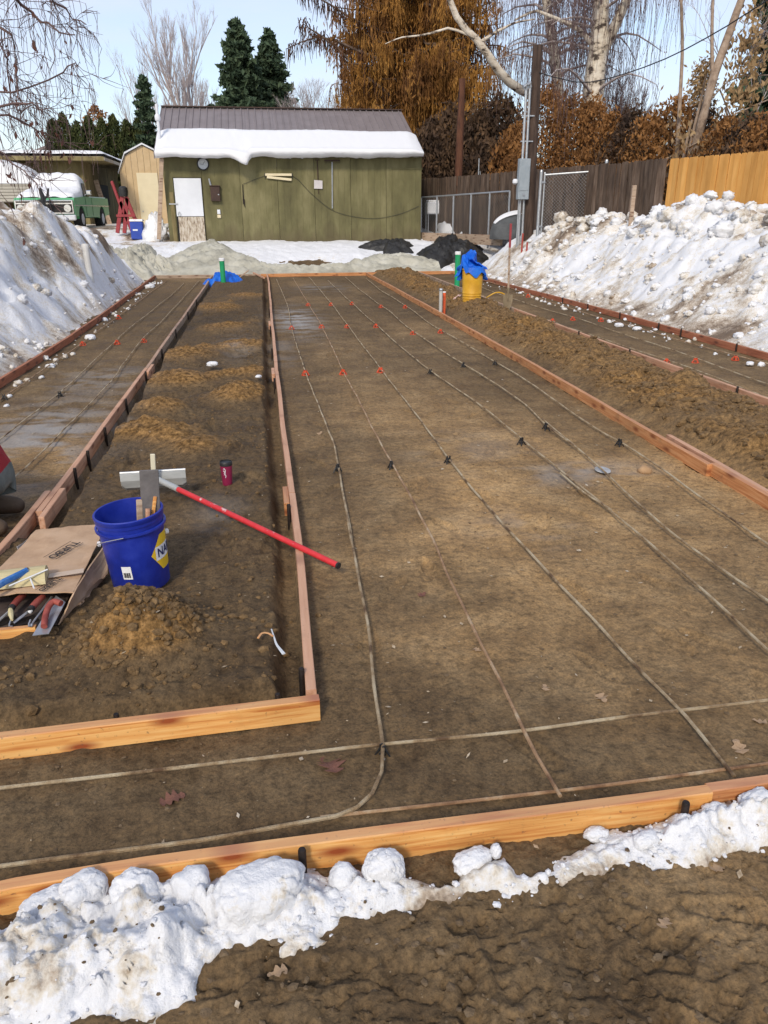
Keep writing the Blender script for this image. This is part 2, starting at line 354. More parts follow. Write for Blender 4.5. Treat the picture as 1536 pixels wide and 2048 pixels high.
pw_ = G(1080, 1130); warm = np.exp(-((GX-pw_.x)/1.5)**2-((GY-pw_.y)/1.3)**2); dry = np.clip(dry*(0.30+0.70*sst(1.9, 2.6, GY))*(1-.72*sst(4.2, 8, GY))+.75*warm*(1-ml)*(1-mr)*(.6+.8*fbm(GX*2.2, GY*2.2, 3, 47)), 0, 1)
tilled = np.clip(mr*(0.75+0.7*fbm(GX*1.1, GY*0.9, 3, 42))+ml*(0.15+np.clip((GZ-0.085)/0.06, 0, 1)), 0, 1)
dry = np.clip(dry+.30*sst(1.6, 1.4, GY)*(.5+1.6*fbm(GX*1.6, GY*1.6, 4, 58)), 0, 1)
fr = np.zeros(GX.shape)
for (u, v, rx, ry, a) in ((592, 640, 0.35, 1.6, 0.9), (90, 870, 0.5, 1.2, 0.8), (560, 700, .2, 1.2, .3), (1160, 945, 0.5, 0.22, 0.5), (200, 760, .5, .8, .45), (950, 900, .5, .5, .15), (640, 575, .6, 1.0, .4), (440, 1050, .15, .3, .25), (480, 700, .2, .9, .4), (1070, 1050, .4, .3, .2)):
    p = G(u, v); fr = np.maximum(fr, a*np.exp(-((GX-p.x)/rx)**2-((GY-p.y)/ry)**2))
fr = fr*sst(-0.25, 0.3, fbm(GX*3.0, GY*7.0, 4, 44))
moist_shade = np.clip(ml*(.95-1.0*tilled)+.55*(1-ml)*(1-mr)*sst(.0, .5, fbm(GX*.7+11, GY*.5, 3, 45)+.35*sst(2.6, 1.9, GY)+.25*sst(1.2, .3, GX)+.30*sst(6, 11, GY)-.5*warm)+.35*sst(.12, .0, np.abs(dl)), 0, 1); attr(me, 'moist_shade', moist_shade)  # damp soil tone, plus trench shade painted as a dark band along the boards
attr(me, 'dry', dry); attr(me, 'tilled', tilled); attr(me, 'frost', fr)
gm = bpy.data.materials.new('mud'); gm.use_nodes = True; t = gm.node_tree; N = t.nodes; Lk = t.links; bs = N['Principled BSDF']
def nn(ty, **kw):
    n = N.new(ty)
    for k, v in kw.items(): n.inputs[k].default_value = v
    return n
tcn = nn('ShaderNodeTexCoord')
def noise(sc, det=8, ro=0.65, st=None):
    n = nn('ShaderNodeTexNoise', Scale=sc, Detail=det, Roughness=ro)
    if st:
        q = nn('ShaderNodeMapping'); q.inputs['Scale'].default_value = st; Lk.new(tcn.outputs['Object'], q.inputs['Vector']); Lk.new(q.outputs[0], n.inputs['Vector'])
    else: Lk.new(tcn.outputs['Object'], n.inputs['Vector'])
    return n
def ramp(src, stops):
    r = nn('ShaderNodeValToRGB'); e = r.color_ramp.elements
    while len(e) < len(stops): e.new(0.5)
    for i, (p, c) in enumerate(stops): e[i].position = p; e[i].color = (tuple(c) if hasattr(c, '__len__') else (c,)*3)+(1,)
    Lk.new(src, r.inputs['Fac']); return r.outputs['Color']
def mixc(f, a, b):
    q = nn('ShaderNodeMix'); q.data_type = 'RGBA'
    for s, k in ((f, 'Factor'), (a, 'A'), (b, 'B')):
        if hasattr(s, 'is_output'): Lk.new(s, q.inputs[k])
        else: q.inputs[k].default_value = s if k == 'Factor' else tuple(s)+(1,)
    return q.outputs['Result']
def at(nm):
    a = nn('ShaderNodeAttribute'); a.attribute_name = nm; return a.outputs['Fac']
n1 = noise(3.2); n2 = noise(26); n3 = noise(95, 6)
wet = ramp(n1.outputs['Fac'], [(0.30, (0.112, 0.072, 0.037)), (0.5, (0.172, 0.116, 0.062)), (0.70, (0.235, 0.166, 0.094))])
dryc = ramp(n1.outputs['Fac'], [(0.32, (0.27, 0.165, 0.074)), (0.52, (0.40, 0.255, 0.120)), (0.70, (0.49, 0.33, 0.17))])
til = ramp(n2.outputs['Fac'], [(0.30, (0.080, 0.042, 0.015)), (0.5, (0.200, 0.112, 0.040)), (0.72, (0.34, 0.205, 0.085))])
c = mixc(at('dry'), wet, dryc); c = mixc(at('tilled'), c, til)
mo = nn('ShaderNodeMath'); mo.operation = 'MULTIPLY'; mo.inputs[1].default_value = 0.85; Lk.new(at('moist_shade'), mo.inputs[0]); c = mixc(mo.outputs[0], c, ramp(n1.outputs['Fac'], [(0.3, (0.050, 0.033, 0.018)), (0.7, (0.110, 0.077, 0.045))]))
grit = ramp(n3.outputs['Fac'], [(0.30, (0.50,)*3), (0.5, (1, 1, 1)), (0.74, (1.5, 1.42, 1.3))])
mu = nn('ShaderNodeMix'); mu.data_type = 'RGBA'; mu.blend_type = 'MULTIPLY'; mu.inputs['Factor'].default_value = 0.8
Lk.new(c, mu.inputs['A']); Lk.new(grit, mu.inputs['B']); c = mu.outputs['Result']
g2 = ramp(n2.outputs['Fac'], [(0.33, (0.50,)*3), (0.5, (1, 1, 1)), (0.7, (1.35, 1.3, 1.2))])
mu = nn('ShaderNodeMix'); mu.data_type = 'RGBA'; mu.blend_type = 'MULTIPLY'; mu.inputs['Factor'].default_value = 0.8
Lk.new(c, mu.inputs['A']); Lk.new(g2, mu.inputs['B']); c = mu.outputs['Result']
vo = nn('ShaderNodeTexVoronoi', Scale=58.0); Lk.new(tcn.outputs['Object'], vo.inputs['Vector'])
peb = ramp(vo.outputs['Distance'], [(0.10, 1.0), (0.16, 0.0)])
pebsel = ramp(vo.outputs['Color'], [(0.80, 0.0), (0.86, 0.8)])
pm = nn('ShaderNodeMath'); pm.operation = 'MULTIPLY'; Lk.new(peb, pm.inputs[0]); Lk.new(pebsel, pm.inputs[1])
c = mixc(pm.outputs[0], c, (0.30, 0.24, 0.16))
c = mixc(at('frost'), c, (0.34, 0.33, 0.32))
Lk.new(c, bs.inputs['Base Color'])
rr = ramp(n1.outputs['Fac'], [(0.36, 0.62), (0.62, 0.95)]); Lk.new(rr, bs.inputs['Roughness']); bs.inputs['Specular IOR Level'].default_value = 0.14
bp = nn('ShaderNodeBump', Strength=0.7, Distance=0.014); bsum = nn('ShaderNodeMath'); bsum.operation = 'ADD'
n4 = noise(42, 9, 0.7); Lk.new(n4.outputs['Fac'], bsum.inputs[0]); Lk.new(n2.outputs['Fac'], bsum.inputs[1])
Lk.new(bsum.outputs[0], bp.inputs['Height']); Lk.new(bp.outputs['Normal'], bs.inputs['Normal'])
MUD = gm
tag(link('ground', me, MUD), kind='structure')
def gz(x, y): return float(ground_h(np.array([x]), np.array([y]))[0])

# loose clods and crumbs of soil (uncountable)
def rock_proto(seed, sub=1):
    bm = bmesh.new(); bmesh.ops.create_icosphere(bm, subdivisions=sub, radius=1); r_ = random.Random(seed)
    V = np.array([v.co*(0.72+0.5*r_.random()) for v in bm.verts]); Fq = np.array([[v.index for v in f.verts] for f in bm.faces]); bm.free(); return V, Fq
def scatter_rocks(pts, sizes, seed=1, sub=1, flat=0.65):
    rg = np.random.default_rng(seed); pr = [rock_proto(seed*10+k, sub) for k in range(6)]; out = []
    for p, s in zip(pts, sizes):
        V, Fq = pr[rg.integers(6)]; a = rg.uniform(0, 6.28); ca, sa = math.cos(a), math.sin(a)
        W = V*np.array([rg.uniform(.7, 1.2), rg.uniform(.7, 1.2), flat*rg.uniform(.7, 1.2)])*s
        out.append((np.stack([W[:, 0]*ca-W[:, 1]*sa, W[:, 0]*sa+W[:, 1]*ca, W[:, 2]], -1)+p, Fq))
    return cat_np(out)
def rnd_pts(n, x0, x1, y0, y1, test, smin, smax, seed, lift=0.25, p=2.5):
    rg = np.random.default_rng(seed); x = rg.uniform(x0, x1, n); y = y0+(y1-y0)*rg.random(n)**1.6
    k = test(x, y); x, y = x[k], y[k]; s = smin+(smax-smin)*rg.random(len(x))**p
    return np.stack([x, y, ground_h(x, y)+s*lift], -1), s
CLOD = mat('soil_clod', [(0.070, 0.042, 0.018), (0.155, 0.094, 0.040), (0.25, 0.158, 0.072)], 30, 0.95, 0.6, 90)
MUDCLOD = mat('mud_clod', [(0.085, 0.055, 0.028), (0.15, 0.10, 0.054), (0.22, 0.155, 0.088)], 30, 0.85, 0.6, 90)
q1 = rnd_pts(4200, -1.3, 0.5, 2.4, 14, lambda x, y: (near_parts(x, y)[0] > 0.7) & (fbm(x*1.7, y*1.7, 2, 31) > -.05), 0.003, 0.017, 3, .15, 3)
q2 = rnd_pts(5200, 3.0, 5.0, 3.5, 22, lambda x, y: near_parts(x, y)[1] > 0.5, 0.006, 0.055, 4, .15, 3)
rg_ = np.random.default_rng(5); a_ = rg_.uniform(0, 6.28, 1500); d_ = np.abs(rg_.normal(0, 0.24, 1500)); px_, py_ = -0.56+1.2*d_*np.cos(a_), 2.88+d_*np.sin(a_)
k_ = py_ > 2.47; px_, py_ = px_[k_], py_[k_]; s_ = 0.003+0.022*rg_.random(len(px_))**3.5
q3 = (np.stack([px_, py_, ground_h(px_, py_)+s_*.2], -1), s_)
tag(link('soil_clods', npmesh('soil_clods', *scatter_rocks(np.concatenate([q1[0], q2[0], q3[0]]), np.concatenate([q1[1], q2[1], q3[1]]), 2), smooth=False), CLOD),
    'loose brown soil clods lying on the planting strips', 'soil', kind='stuff')
q1 = rnd_pts(6000, -1.6, 3.2, 0.9, 9, lambda x, y: (near_parts(x, y)[0] < 0.2), 0.002, 0.010, 6, .2, 4)
q2 = rnd_pts(800, -0.7, 1.6, 0.85, 1.5, lambda x, y: y < 1.5, 0.002, 0.016, 7, .02, 2.6)
tag(link('mud_crumbs', npmesh('mud_crumbs', *scatter_rocks(np.concatenate([q1[0], q2[0]]), np.concatenate([q1[1], q2[1]]), 3, flat=0.32), smooth=False), MUDCLOD),
    'dark crumbs of mud and grit on the bare ground', 'mud', kind='stuff')
STRAW = mat('pale_chips', [(0.28, 0.20, 0.12), (0.42, 0.33, 0.22), (0.5, 0.45, 0.38)], 40, 0.9)
def chips(n, seed):
    rg = np.random.default_rng(seed); x = rg.uniform(-2.2, 3.1, n); y = 0.9+11*rg.random(n)**1.8; s = 0.004+0.014*rg.random(n)**2.5
    a = rg.uniform(0, 6.28, n); z = ground_h(x, y)+0.006
    A = np.stack([np.cos(a), np.sin(a), rg.uniform(-.2, .2, n)], -1)*s[:, None]; Bv = np.stack([-np.sin(a), np.cos(a), rg.uniform(-.4, .4, n)], -1)*(s*rg.uniform(.2, .7, n))[:, None]
    return cards_np(np.stack([x, y, z], -1), A, Bv)
tag(link('leaf_scraps', npmesh('leaf_scraps', *chips(900, 8), smooth=False), STRAW), 'tiny pale leaf scraps and wood chips strewn over the mud', 'litter', kind='stuff')

# ================================================================ SNOW
def snow_mat(name, base, dirtc):
    M = bpy.data.materials.new(name); M.use_nodes = True; t = M.node_tree; N_ = t.nodes; L_ = t.links; b = N_['Principled BSDF']
    c = N_.new('ShaderNodeTexCoord'); a = N_.new('ShaderNodeAttribute'); a.attribute_name = 'dirt'
    n = N_.new('ShaderNodeTexNoise'); n.inputs['Scale'].default_value = 7; n.inputs['Detail'].default_value = 9; n.inputs['Roughness'].default_value = 0.68; L_.new(c.outputs['Object'], n.inputs['Vector'])
    n5 = N_.new('ShaderNodeTexNoise'); n5.inputs['Scale'].default_value = 55; n5.inputs['Detail'].default_value = 6; L_.new(c.outputs['Object'], n5.inputs['Vector'])
    ad = N_.new('ShaderNodeMath'); ad.operation = 'MULTIPLY_ADD'; ad.inputs[1].default_value = 1.6; ad.inputs[2].default_value = -0.8; L_.new(n.outputs['Fac'], ad.inputs[0])
    a2 = N_.new('ShaderNodeMath'); a2.operation = 'MULTIPLY_ADD'; a2.inputs[1].default_value = 0.9; a2.inputs[2].default_value = -0.45; L_.new(n5.outputs['Fac'], a2.inputs[0])
    s1 = N_.new('ShaderNodeMath'); L_.new(ad.outputs[0], s1.inputs[0]); L_.new(a2.outputs[0], s1.inputs[1])
    s2 = N_.new('ShaderNodeMath'); L_.new(s1.outputs[0], s2.inputs[0]); L_.new(a.outputs['Fac'], s2.inputs[1])
    r = N_.new('ShaderNodeValToRGB'); e = r.color_ramp.elements; e.new(.5); e.new(.5)
    for i, (p, cc) in enumerate(((0.12, base), (0.40, (0.66, 0.61, 0.53)), (0.66, (0.42, 0.34, 0.26)), (0.95, dirtc))): e[i].position = p; e[i].color = cc+(1,)
    L_.new(s2.outputs[0], r.inputs['Fac']); L_.new(r.outputs['Color'], b.inputs['Base Color']); b.inputs['Roughness'].default_value = 0.65; b.inputs['Specular IOR Level'].default_value = 0.3
    n6 = N_.new('ShaderNodeTexNoise'); n6.inputs['Scale'].default_value = 24; n6.inputs['Detail'].default_value = 9; n6.inputs['Roughness'].default_value = .7; L_.new(c.outputs['Object'], n6.inputs['Vector'])
    n7 = N_.new('ShaderNodeTexVoronoi'); n7.inputs['Scale'].default_value = 95; L_.new(c.outputs['Object'], n7.inputs['Vector']); sm = N_.new('ShaderNodeMath'); sm.operation = 'MULTIPLY_ADD'; sm.inputs[1].default_value = -.10; L_.new(n7.outputs['Distance'], sm.inputs[0]); L_.new(n6.outputs['Fac'], sm.inputs[2]); bp_ = N_.new('ShaderNodeBump'); bp_.inputs['Strength'].default_value = 0.6; bp_.inputs['Distance'].default_value = 0.03; L_.new(sm.outputs[0], bp_.inputs['Height']); L_.new(bp_.outputs['Normal'], b.inputs['Normal'])
    return M
SNOW = snow_mat('dirty_snow', (0.75, 0.755, 0.775), (0.17, 0.12, 0.08))
def bank_shape(x, y):
    # right bank
    s = x-xat(R2, y)-0.10+0.14*fbm(x*0+1.5, y*1.3, 3, 51)
    al = 1-0.30*sst(18.5, 21.8, y)-0.70*sst(21.8, 25.0, y); wr = 2.9-1.0*sst(16, 21, y)
    cr_ = 1.60+0.20*fbm(y*0.7, x*0.3, 2, 52)
    big = fbm(x*1.1, y*0.8, 4, 53)
    hr = al*cr_*(sst(0.0, wr, s)*0.72+0.28*np.clip(s/wr, 0, 1))-0.30*al*sst(3.0, 4.6, s)+0.0*x
    hr = hr+np.clip(s*1.5, 0, 1)*al*(0.22*big+0.19*lumps(x*1.6, y*1.6, 54, .1, .8)*sst(0.4, 2.6, s)+0.11*lumps(x*4.2, y*4.2, 55, .1, .75)+0.045*lumps(x*11, y*11, 56)+0.05*fbm(x*4+y*2, y*4-x*1, 4, 57))
    hr = np.where(s < 0, -0.3, hr-0.03)
    # left bank
    s2 = xat(L0, y)-x-0.13+0.12*fbm(y*1.2, x*0+7.7, 3, 61)
    al2 = 1-0.30*sst(15.0, 20.5, y)-0.35*sst(20.5, 22.6, y)-0.35*sst(22.6, 25, y); wd2 = 1.9-1.0*sst(9, 20, y)
    hl = al2*1.62*(sst(0.0, wd2, s2)*0.6+0.4*np.clip(s2/wd2, 0, 1))-0.25*sst(2.0, 3.4, s2)
    hl = hl+np.clip(s2*1.6, 0, 1)*al2*(0.34*fbm(x*1.1, y*0.8, 3, 62)+0.24*lumps(x*1.5, y*1.1, 63, .2, .9)+.16*lumps(x*2.9, y*2.3, 67, .1, .85)+0.07*fbm(x*3.5, y*3.5+x*2, 4, 64)+0.06*lumps(x*5, y*5, 65, .1, .7)*sst(-.1, .3, fbm(x*.8, y*.8, 2, 66)))
    hl = np.where(s2 < 0, -0.3, hl-0.03)
    # behind the far form
    s3 = y-YFAR-0.15
    hb = np.where(s3 < 0, -0.3, -0.04+0.11*sst(0, 0.7, s3)+0.07*fbm(x*1.3, y*1.3, 4, 71)+0.03*lumps(x*4, y*4, 72)+0.02*fbm(x*8, y*8, 3, 73))
    p = G(600, 520, 0.15); hole = np.exp(-((x-p.x)/0.75)**2-((y-24.2)/0.55)**2); hb = hb-0.16*hole
    return hr, hl, hb, s, s2, s3
def snow_h(x, y):
    hr, hl, hb, s, s2, s3 = bank_shape(x, y)
    far = terrain_far(x, y)
    base_r = far*0.0; h = np.maximum(hr, hl)
    h = np.maximum(h, np.where(s3 > 0, far+hb, -0.3))
    h = np.maximum(h, np.where((s > 1.5) | (s2 > 1.3), far+0.06+0.05*fbm(x*1.1, y*1.1, 3, 74), -0.3))
    return h
def snow_patch(name, xs, ys, dm):
    X, Y = np.meshgrid(xs, ys); Z = snow_h(X, Y); me = npmesh(name, np.stack([X, Y, Z], -1).reshape(-1, 3), grid_faces(*X.shape)); attr(me, 'dirt', dm(X, Y, Z)); return tag(link(name, me, SNOW), kind='structure')
def dirt_r(X, Y, Z):
    q = fbm(X*0.55+Y*0.35, Y*0.5-X*0.5, 4, 81); cl = fbm(X*2.2, Y*2.2, 4, 82)
    crest = sst(1.25, 1.75, Z)*sst(17.5, 12, Y)*0.0+0.55*sst(1.15, 1.6, Z)
    return np.clip(0.03+1.05*np.maximum(0, q)+0.75*np.maximum(0, cl-0.05)+crest*(0.5+1.2*cl)+0.35*sst(0.35, 0.05, Z), -0.5, 1.3)
def dirt_l(X, Y, Z):
    q = fbm(X*0.5+5, Y*0.4, 4, 83); cl = fbm(X*2.0, Y*2.0+X, 4, 84)
    return np.clip(0.02+0.9*np.maximum(0, q)+0.85*np.maximum(0, cl-0.02)+.55*sst(.55, .95, Z)*sst(13, 16, Y)*np.clip(.4+1.5*cl, 0, 1)+0.30*sst(0.3, 0.02, Z), -0.5, 1.2)
def dirt_b(X, Y, Z):
    p = G(600, 520, 0.15); hole = np.exp(-((X-p.x)/0.55)**2-((Y-24.2)/0.42)**2)
    return np.clip(-0.2+0.5*np.maximum(0, fbm(X, Y, 4, 85))+1.5*hole*np.clip(.55+1.1*fbm(X*3, Y*3, 4, 86), 0, 1), -0.5, 1.2)
ysb = np.concatenate([[2, 3, 4], nonuni(5.0, 26.0, lambda y: 0.035+0.0015*y), nonuni(26.1, 34, lambda y: 0.3), [40, 60, 120, 400]])
snow_patch('snow_bank_right', np.concatenate([nonuni(5.9, 10.2, lambda x: 0.045), nonuni(10.3, 15, lambda x: 0.2), [18, 25, 40, 90, 300]]), ysb, dirt_r)
snow_patch('snow_bank_left', np.concatenate([[-300, -90, -40, -20, -14], nonuni(-11, -5.3, lambda x: 0.16), nonuni(-5.2, -2.35, lambda x: 0.03), [-2.3]]), ysb, dirt_l)
xm = np.concatenate([[-2.3], nonuni(-2.24, 5.84, lambda x: 0.06), [5.9]])
snow_patch('snow_behind', xm, np.concatenate([[22.6], nonuni(22.68, 28.5, lambda y: 0.06), nonuni(28.8, 34, lambda y: .4), [40, 60, 120, 400]]), dirt_b)
# lumps of snow tumbled on the banks and along their feet
def snow_pts(n, x0, x1, y0, y1, test, smin, smax, seed):
    rg = np.random.default_rng(seed); x = rg.uniform(x0, x1, n); y = rg.uniform(y0, y1, n); k = test(x, y); x, y = x[k], y[k]
    s = smin+(smax-smin)*rg.random(len(x))**3; return np.stack([x, y, np.maximum(snow_h(x, y), ground_h(x, y))+s*.25], -1), s
W2 = mat('clean_snow', [(0.70, 0.66, 0.60), (0.84, 0.84, 0.85), (0.88, 0.89, 0.90)], 12, 0.6, 0.4, 30, spec=.3)
a1 = snow_pts(900, 6.2, 9.6, 7, 21, lambda x, y: (snow_h(x, y) > 1.2), 0.03, 0.20, 21)
a2 = snow_pts(500, 6.1, 8.0, 7, 21, lambda x, y: (snow_h(x, y) > 0.02), 0.02, 0.10, 22)
a3 = snow_pts(240, 5.6, 6.5, 7, 21, lambda x, y: x < xat(R2, y)+.3, 0.012, 0.05, 23)
a4 = snow_pts(230, -3.1, -2.3, 7, 22, lambda x, y: x > xat(L0, y)-.3, 0.012, 0.055, 24)
a5 = snow_pts(260, -5, -2.8, 7, 21, lambda x, y: (snow_h(x, y) > 0.05), 0.02, 0.09, 25)
Vr, Fr = scatter_rocks(np.concatenate([a[0] for a in (a1, a2, a3, a4, a5)]), np.concatenate([a[1] for a in (a1, a2, a3, a4, a5)]), 5, sub=3, flat=.75)
Vr = Vr+.018*np.stack([fbm(Vr[:, 1]*14, Vr[:, 2]*14, 3, 161), fbm(Vr[:, 0]*14, Vr[:, 2]*14+3, 3, 162), fbm(Vr[:, 0]*14+5, Vr[:, 1]*14, 3, 163)], -1)
me = npmesh('snow_crumbs', Vr, Fr); attr(me, 'dirt', np.clip(0.1+0.9*fbm(Vr[:, 0]*1.5, Vr[:, 1]*1.5, 3, 88), -.3, .8))
tag(link('snow_crumbs', me, SNOW), 'loose snow lumps tumbled over the banks and boards', 'snow', kind='stuff')

# snow berm in front of the near form board
TOP = [(-150, 1850), (0, 1838), (60, 1800), (200, 1765), (400, 1748), (520, 1722), (600, 1722), (650, 1748), (730, 1725), (800, 1735), (880, 1760), (960, 1722), (1010, 1712), (1060, 1738), (1140, 1700), (1220, 1655), (1300, 1640), (1400, 1612), (1536, 1582), (1700, 1560)]
BOT = [(1700, 1690), (1536, 1705), (1380, 1738), (1250, 1752), (1150, 1775), (1010, 1812), (980, 1800), (930, 1795), (820, 1838), (690, 1862), (640, 1915), (580, 1925), (520, 1905), (470, 1950), (400, 1985), (330, 2040), (200, 2090), (-150, 2120)]
bpoly = [G(u, v, 0.03) for u, v in TOP]+[G(u, v, 0.0) for u, v in BOT]
bx_ = nonuni(-1.05, 1.75, lambda x: 0.0062); by_ = nonuni(0.60, 1.72, lambda y: 0.0062)
X, Y = np.meshgrid(bx_, by_); sd_ = poly_sd(X, Y, bpoly)+0.035*fbm(X*9, Y*9, 4, 91)+0.02*fbm(X*30, Y*30, 3, 92)
left = sst(0.55, -0.2, X)
env = sst(-0.005, 0.16, sd_)*(0.050+0.052*left+0.075*sst(0.8, 1.35, X))+0.016*sst(-0.004, 0.012, sd_)
back = sst(1.12, 1.42, Y-0.0*X)
ang = env*(0.55+0.75*back)
Zs = ang*(0.65+0.7*fbm(X*6, Y*6, 4, 93))+np.clip(sd_*12, 0, 1)*(0.035*lumps(X*11, Y*11, 94, .15, .8)*(0.4+left)+0.026*lumps(X*24, Y*24, 95, .1, .75)*(.3+.7*sst(-.2, .2, fbm(X*5, Y*5, 2, 90)))+0.015*lumps(X*47, Y*47, 98, .1, .75)-.016*sst(.04, .0, np.abs(fbm(X*8, Y*8, 3, 101)))+0.010*fbm(X*45, Y*45, 4, 96))
hol = sst(0.18, 0.42, fbm(X*5+9, Y*5, 4, 97)+0.28*sst(0.13, 0.0, sd_)-0.1*back)
Zs = Zs-0.05*hol*left+np.clip(sd_*30, 0, 1)*.012*(1-left)
Zs = np.where(sd_ < -0.004, -0.25, Zs-0.006)+0.006
me = npmesh('snow_berm', np.stack([X, Y, Zs+ground_h(X, Y, False)], -1).reshape(-1, 3), grid_faces(*X.shape))
attr(me, 'dirt', np.clip(-0.02+1.15*np.maximum(0, fbm(X*5, Y*5, 4, 99)-.02)+0.42*sst(0.06, 0.0, sd_)*(.5+fbm(X*6, Y*6, 3, 87))+0.40*sst(1.30, 1.0, Y)*(fbm(X*7, Y*7, 3, 100)+.45)+.12*(1-left)*(.6+1.5*fbm(X*7, Y*7, 3, 78)), -.4, 1.1))
tag(link('snow_berm', me, SNOW), kind='structure')
# ================================================================ FORM BOARDS, STAKES, BARS
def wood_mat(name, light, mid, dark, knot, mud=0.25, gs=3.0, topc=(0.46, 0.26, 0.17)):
    M = bpy.data.materials.new(name); M.use_nodes = True; t = M.node_tree; N_ = t.nodes; L_ = t.links; b = N_['Principled BSDF']
    c = N_.new('ShaderNodeTexCoord'); oi = N_.new('ShaderNodeObjectInfo'); ml_ = N_.new('ShaderNodeMath'); ml_.operation = 'MULTIPLY'; ml_.inputs[1].default_value = 41
    L_.new(oi.outputs['Random'], ml_.inputs[0])
    def mapn(sc):
        q = N_.new('ShaderNodeMapping'); q.inputs['Scale'].default_value = sc; L_.new(c.outputs['Object'], q.inputs['Vector']); L_.new(ml_.outputs[0], q.inputs['Location']); return q
    def nz_(q, sc, det=6, dist=0.0):
        n = N_.new('ShaderNodeTexNoise'); n.inputs['Scale'].default_value = sc; n.inputs['Detail'].default_value = det; n.inputs['Distortion'].default_value = dist; n.inputs['Roughness'].default_value = .6; L_.new(q.outputs[0], n.inputs['Vector']); return n
    def rmp(src, st):
        r = N_.new('ShaderNodeValToRGB'); e = r.color_ramp.elements
        while len(e) < len(st): e.new(.5)
        for i, (p, cc) in enumerate(st): e[i].position = p; e[i].color = (tuple(cc) if hasattr(cc, '__len__') else (cc,)*3)+(1,)
        L_.new(src, r.inputs['Fac']); return r
    def mx_(f, a, bb, ty='MIX'):
        q = N_.new('ShaderNodeMix'); q.data_type = 'RGBA'; q.blend_type = ty
        if hasattr(f, 'is_output'): L_.new(f, q.inputs['Factor'])
        else: q.inputs['Factor'].default_value = f
        for s, k in ((a, 'A'), (bb, 'B')):
            if hasattr(s, 'is_output'): L_.new(s, q.inputs[k])
            else: q.inputs[k].default_value = tuple(s)+(1,)
        return q.outputs['Result']
    g = nz_(mapn((0.9, 14, 22)), gs, 8, 0.6); base = rmp(g.outputs['Fac'], [(0.32, dark), (0.48, mid), (0.66, light)]).outputs['Color']
    big = nz_(mapn((0.8, 2, 2)), 1.6, 3); base = mx_(0.6, base, rmp(big.outputs['Fac'], [(0.3, 0.72), (0.6, 1.1)]).outputs['Color'], 'MULTIPLY')
    vq = mapn((2.6, 8, 8)); vo_ = N_.new('ShaderNodeTexVoronoi'); vo_.inputs['Scale'].default_value = 1.0; vo_.voronoi_dimensions = '2D'; vs_ = N_.new('ShaderNodeSeparateXYZ'); vc_ = N_.new('ShaderNodeCombineXYZ'); L_.new(vq.outputs[0], vs_.inputs[0]); L_.new(vs_.outputs['X'], vc_.inputs['X']); L_.new(vs_.outputs['Z'], vc_.inputs['Y']); L_.new(vc_.outputs[0], vo_.inputs['Vector'])
    kn = rmp(vo_.outputs['Distance'], [(0.05, 1.0), (0.11, 0.6), (0.20, 0.0)]).outputs['Color']
    base = mx_(kn, base, knot)
    md = nz_(mapn((3, 3, 3)), 2.2, 9); base = mx_(rmp(md.outputs['Fac'], [(0.58-0.1*mud, 0.0), (0.80, min(1, mud*2.4))]).outputs['Color'], base, (0.09, 0.06, 0.04))
    sp = nz_(mapn((1, 1, 1)), 60, 4); base = mx_(rmp(sp.outputs['Fac'], [(0.62, 0.0), (0.72, 0.6)]).outputs['Color'], base, (0.12, 0.075, 0.05))
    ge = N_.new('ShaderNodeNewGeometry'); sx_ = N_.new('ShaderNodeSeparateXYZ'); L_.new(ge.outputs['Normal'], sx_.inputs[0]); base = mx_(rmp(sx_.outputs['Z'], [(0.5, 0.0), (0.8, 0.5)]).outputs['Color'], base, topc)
    L_.new(base, b.inputs['Base Color']); b.inputs['Roughness'].default_value = 0.72; b.inputs['Specular IOR Level'].default_value = .3
    bp_ = N_.new('ShaderNodeBump'); bp_.inputs['Strength'].default_value = .25; bp_.inputs['Distance'].default_value = .004; L_.new(g.outputs['Fac'], bp_.inputs['Height']); L_.new(bp_.outputs['Normal'], b.inputs['Normal'])
    return M
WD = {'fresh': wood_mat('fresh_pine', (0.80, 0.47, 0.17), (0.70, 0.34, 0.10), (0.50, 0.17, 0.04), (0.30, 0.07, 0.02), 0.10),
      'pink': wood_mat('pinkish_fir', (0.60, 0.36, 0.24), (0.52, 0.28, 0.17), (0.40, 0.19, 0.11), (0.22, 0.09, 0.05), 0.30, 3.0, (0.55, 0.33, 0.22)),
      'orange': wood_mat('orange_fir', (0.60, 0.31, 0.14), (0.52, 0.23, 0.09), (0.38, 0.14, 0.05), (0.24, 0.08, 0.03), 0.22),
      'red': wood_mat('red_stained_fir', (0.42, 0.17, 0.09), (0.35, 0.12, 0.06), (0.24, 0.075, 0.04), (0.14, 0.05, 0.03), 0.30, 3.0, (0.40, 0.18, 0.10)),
      'grey': wood_mat('weathered_fir', (0.46, 0.36, 0.27), (0.38, 0.28, 0.20), (0.26, 0.17, 0.12), (0.15, 0.08, 0.05), 0.30)}
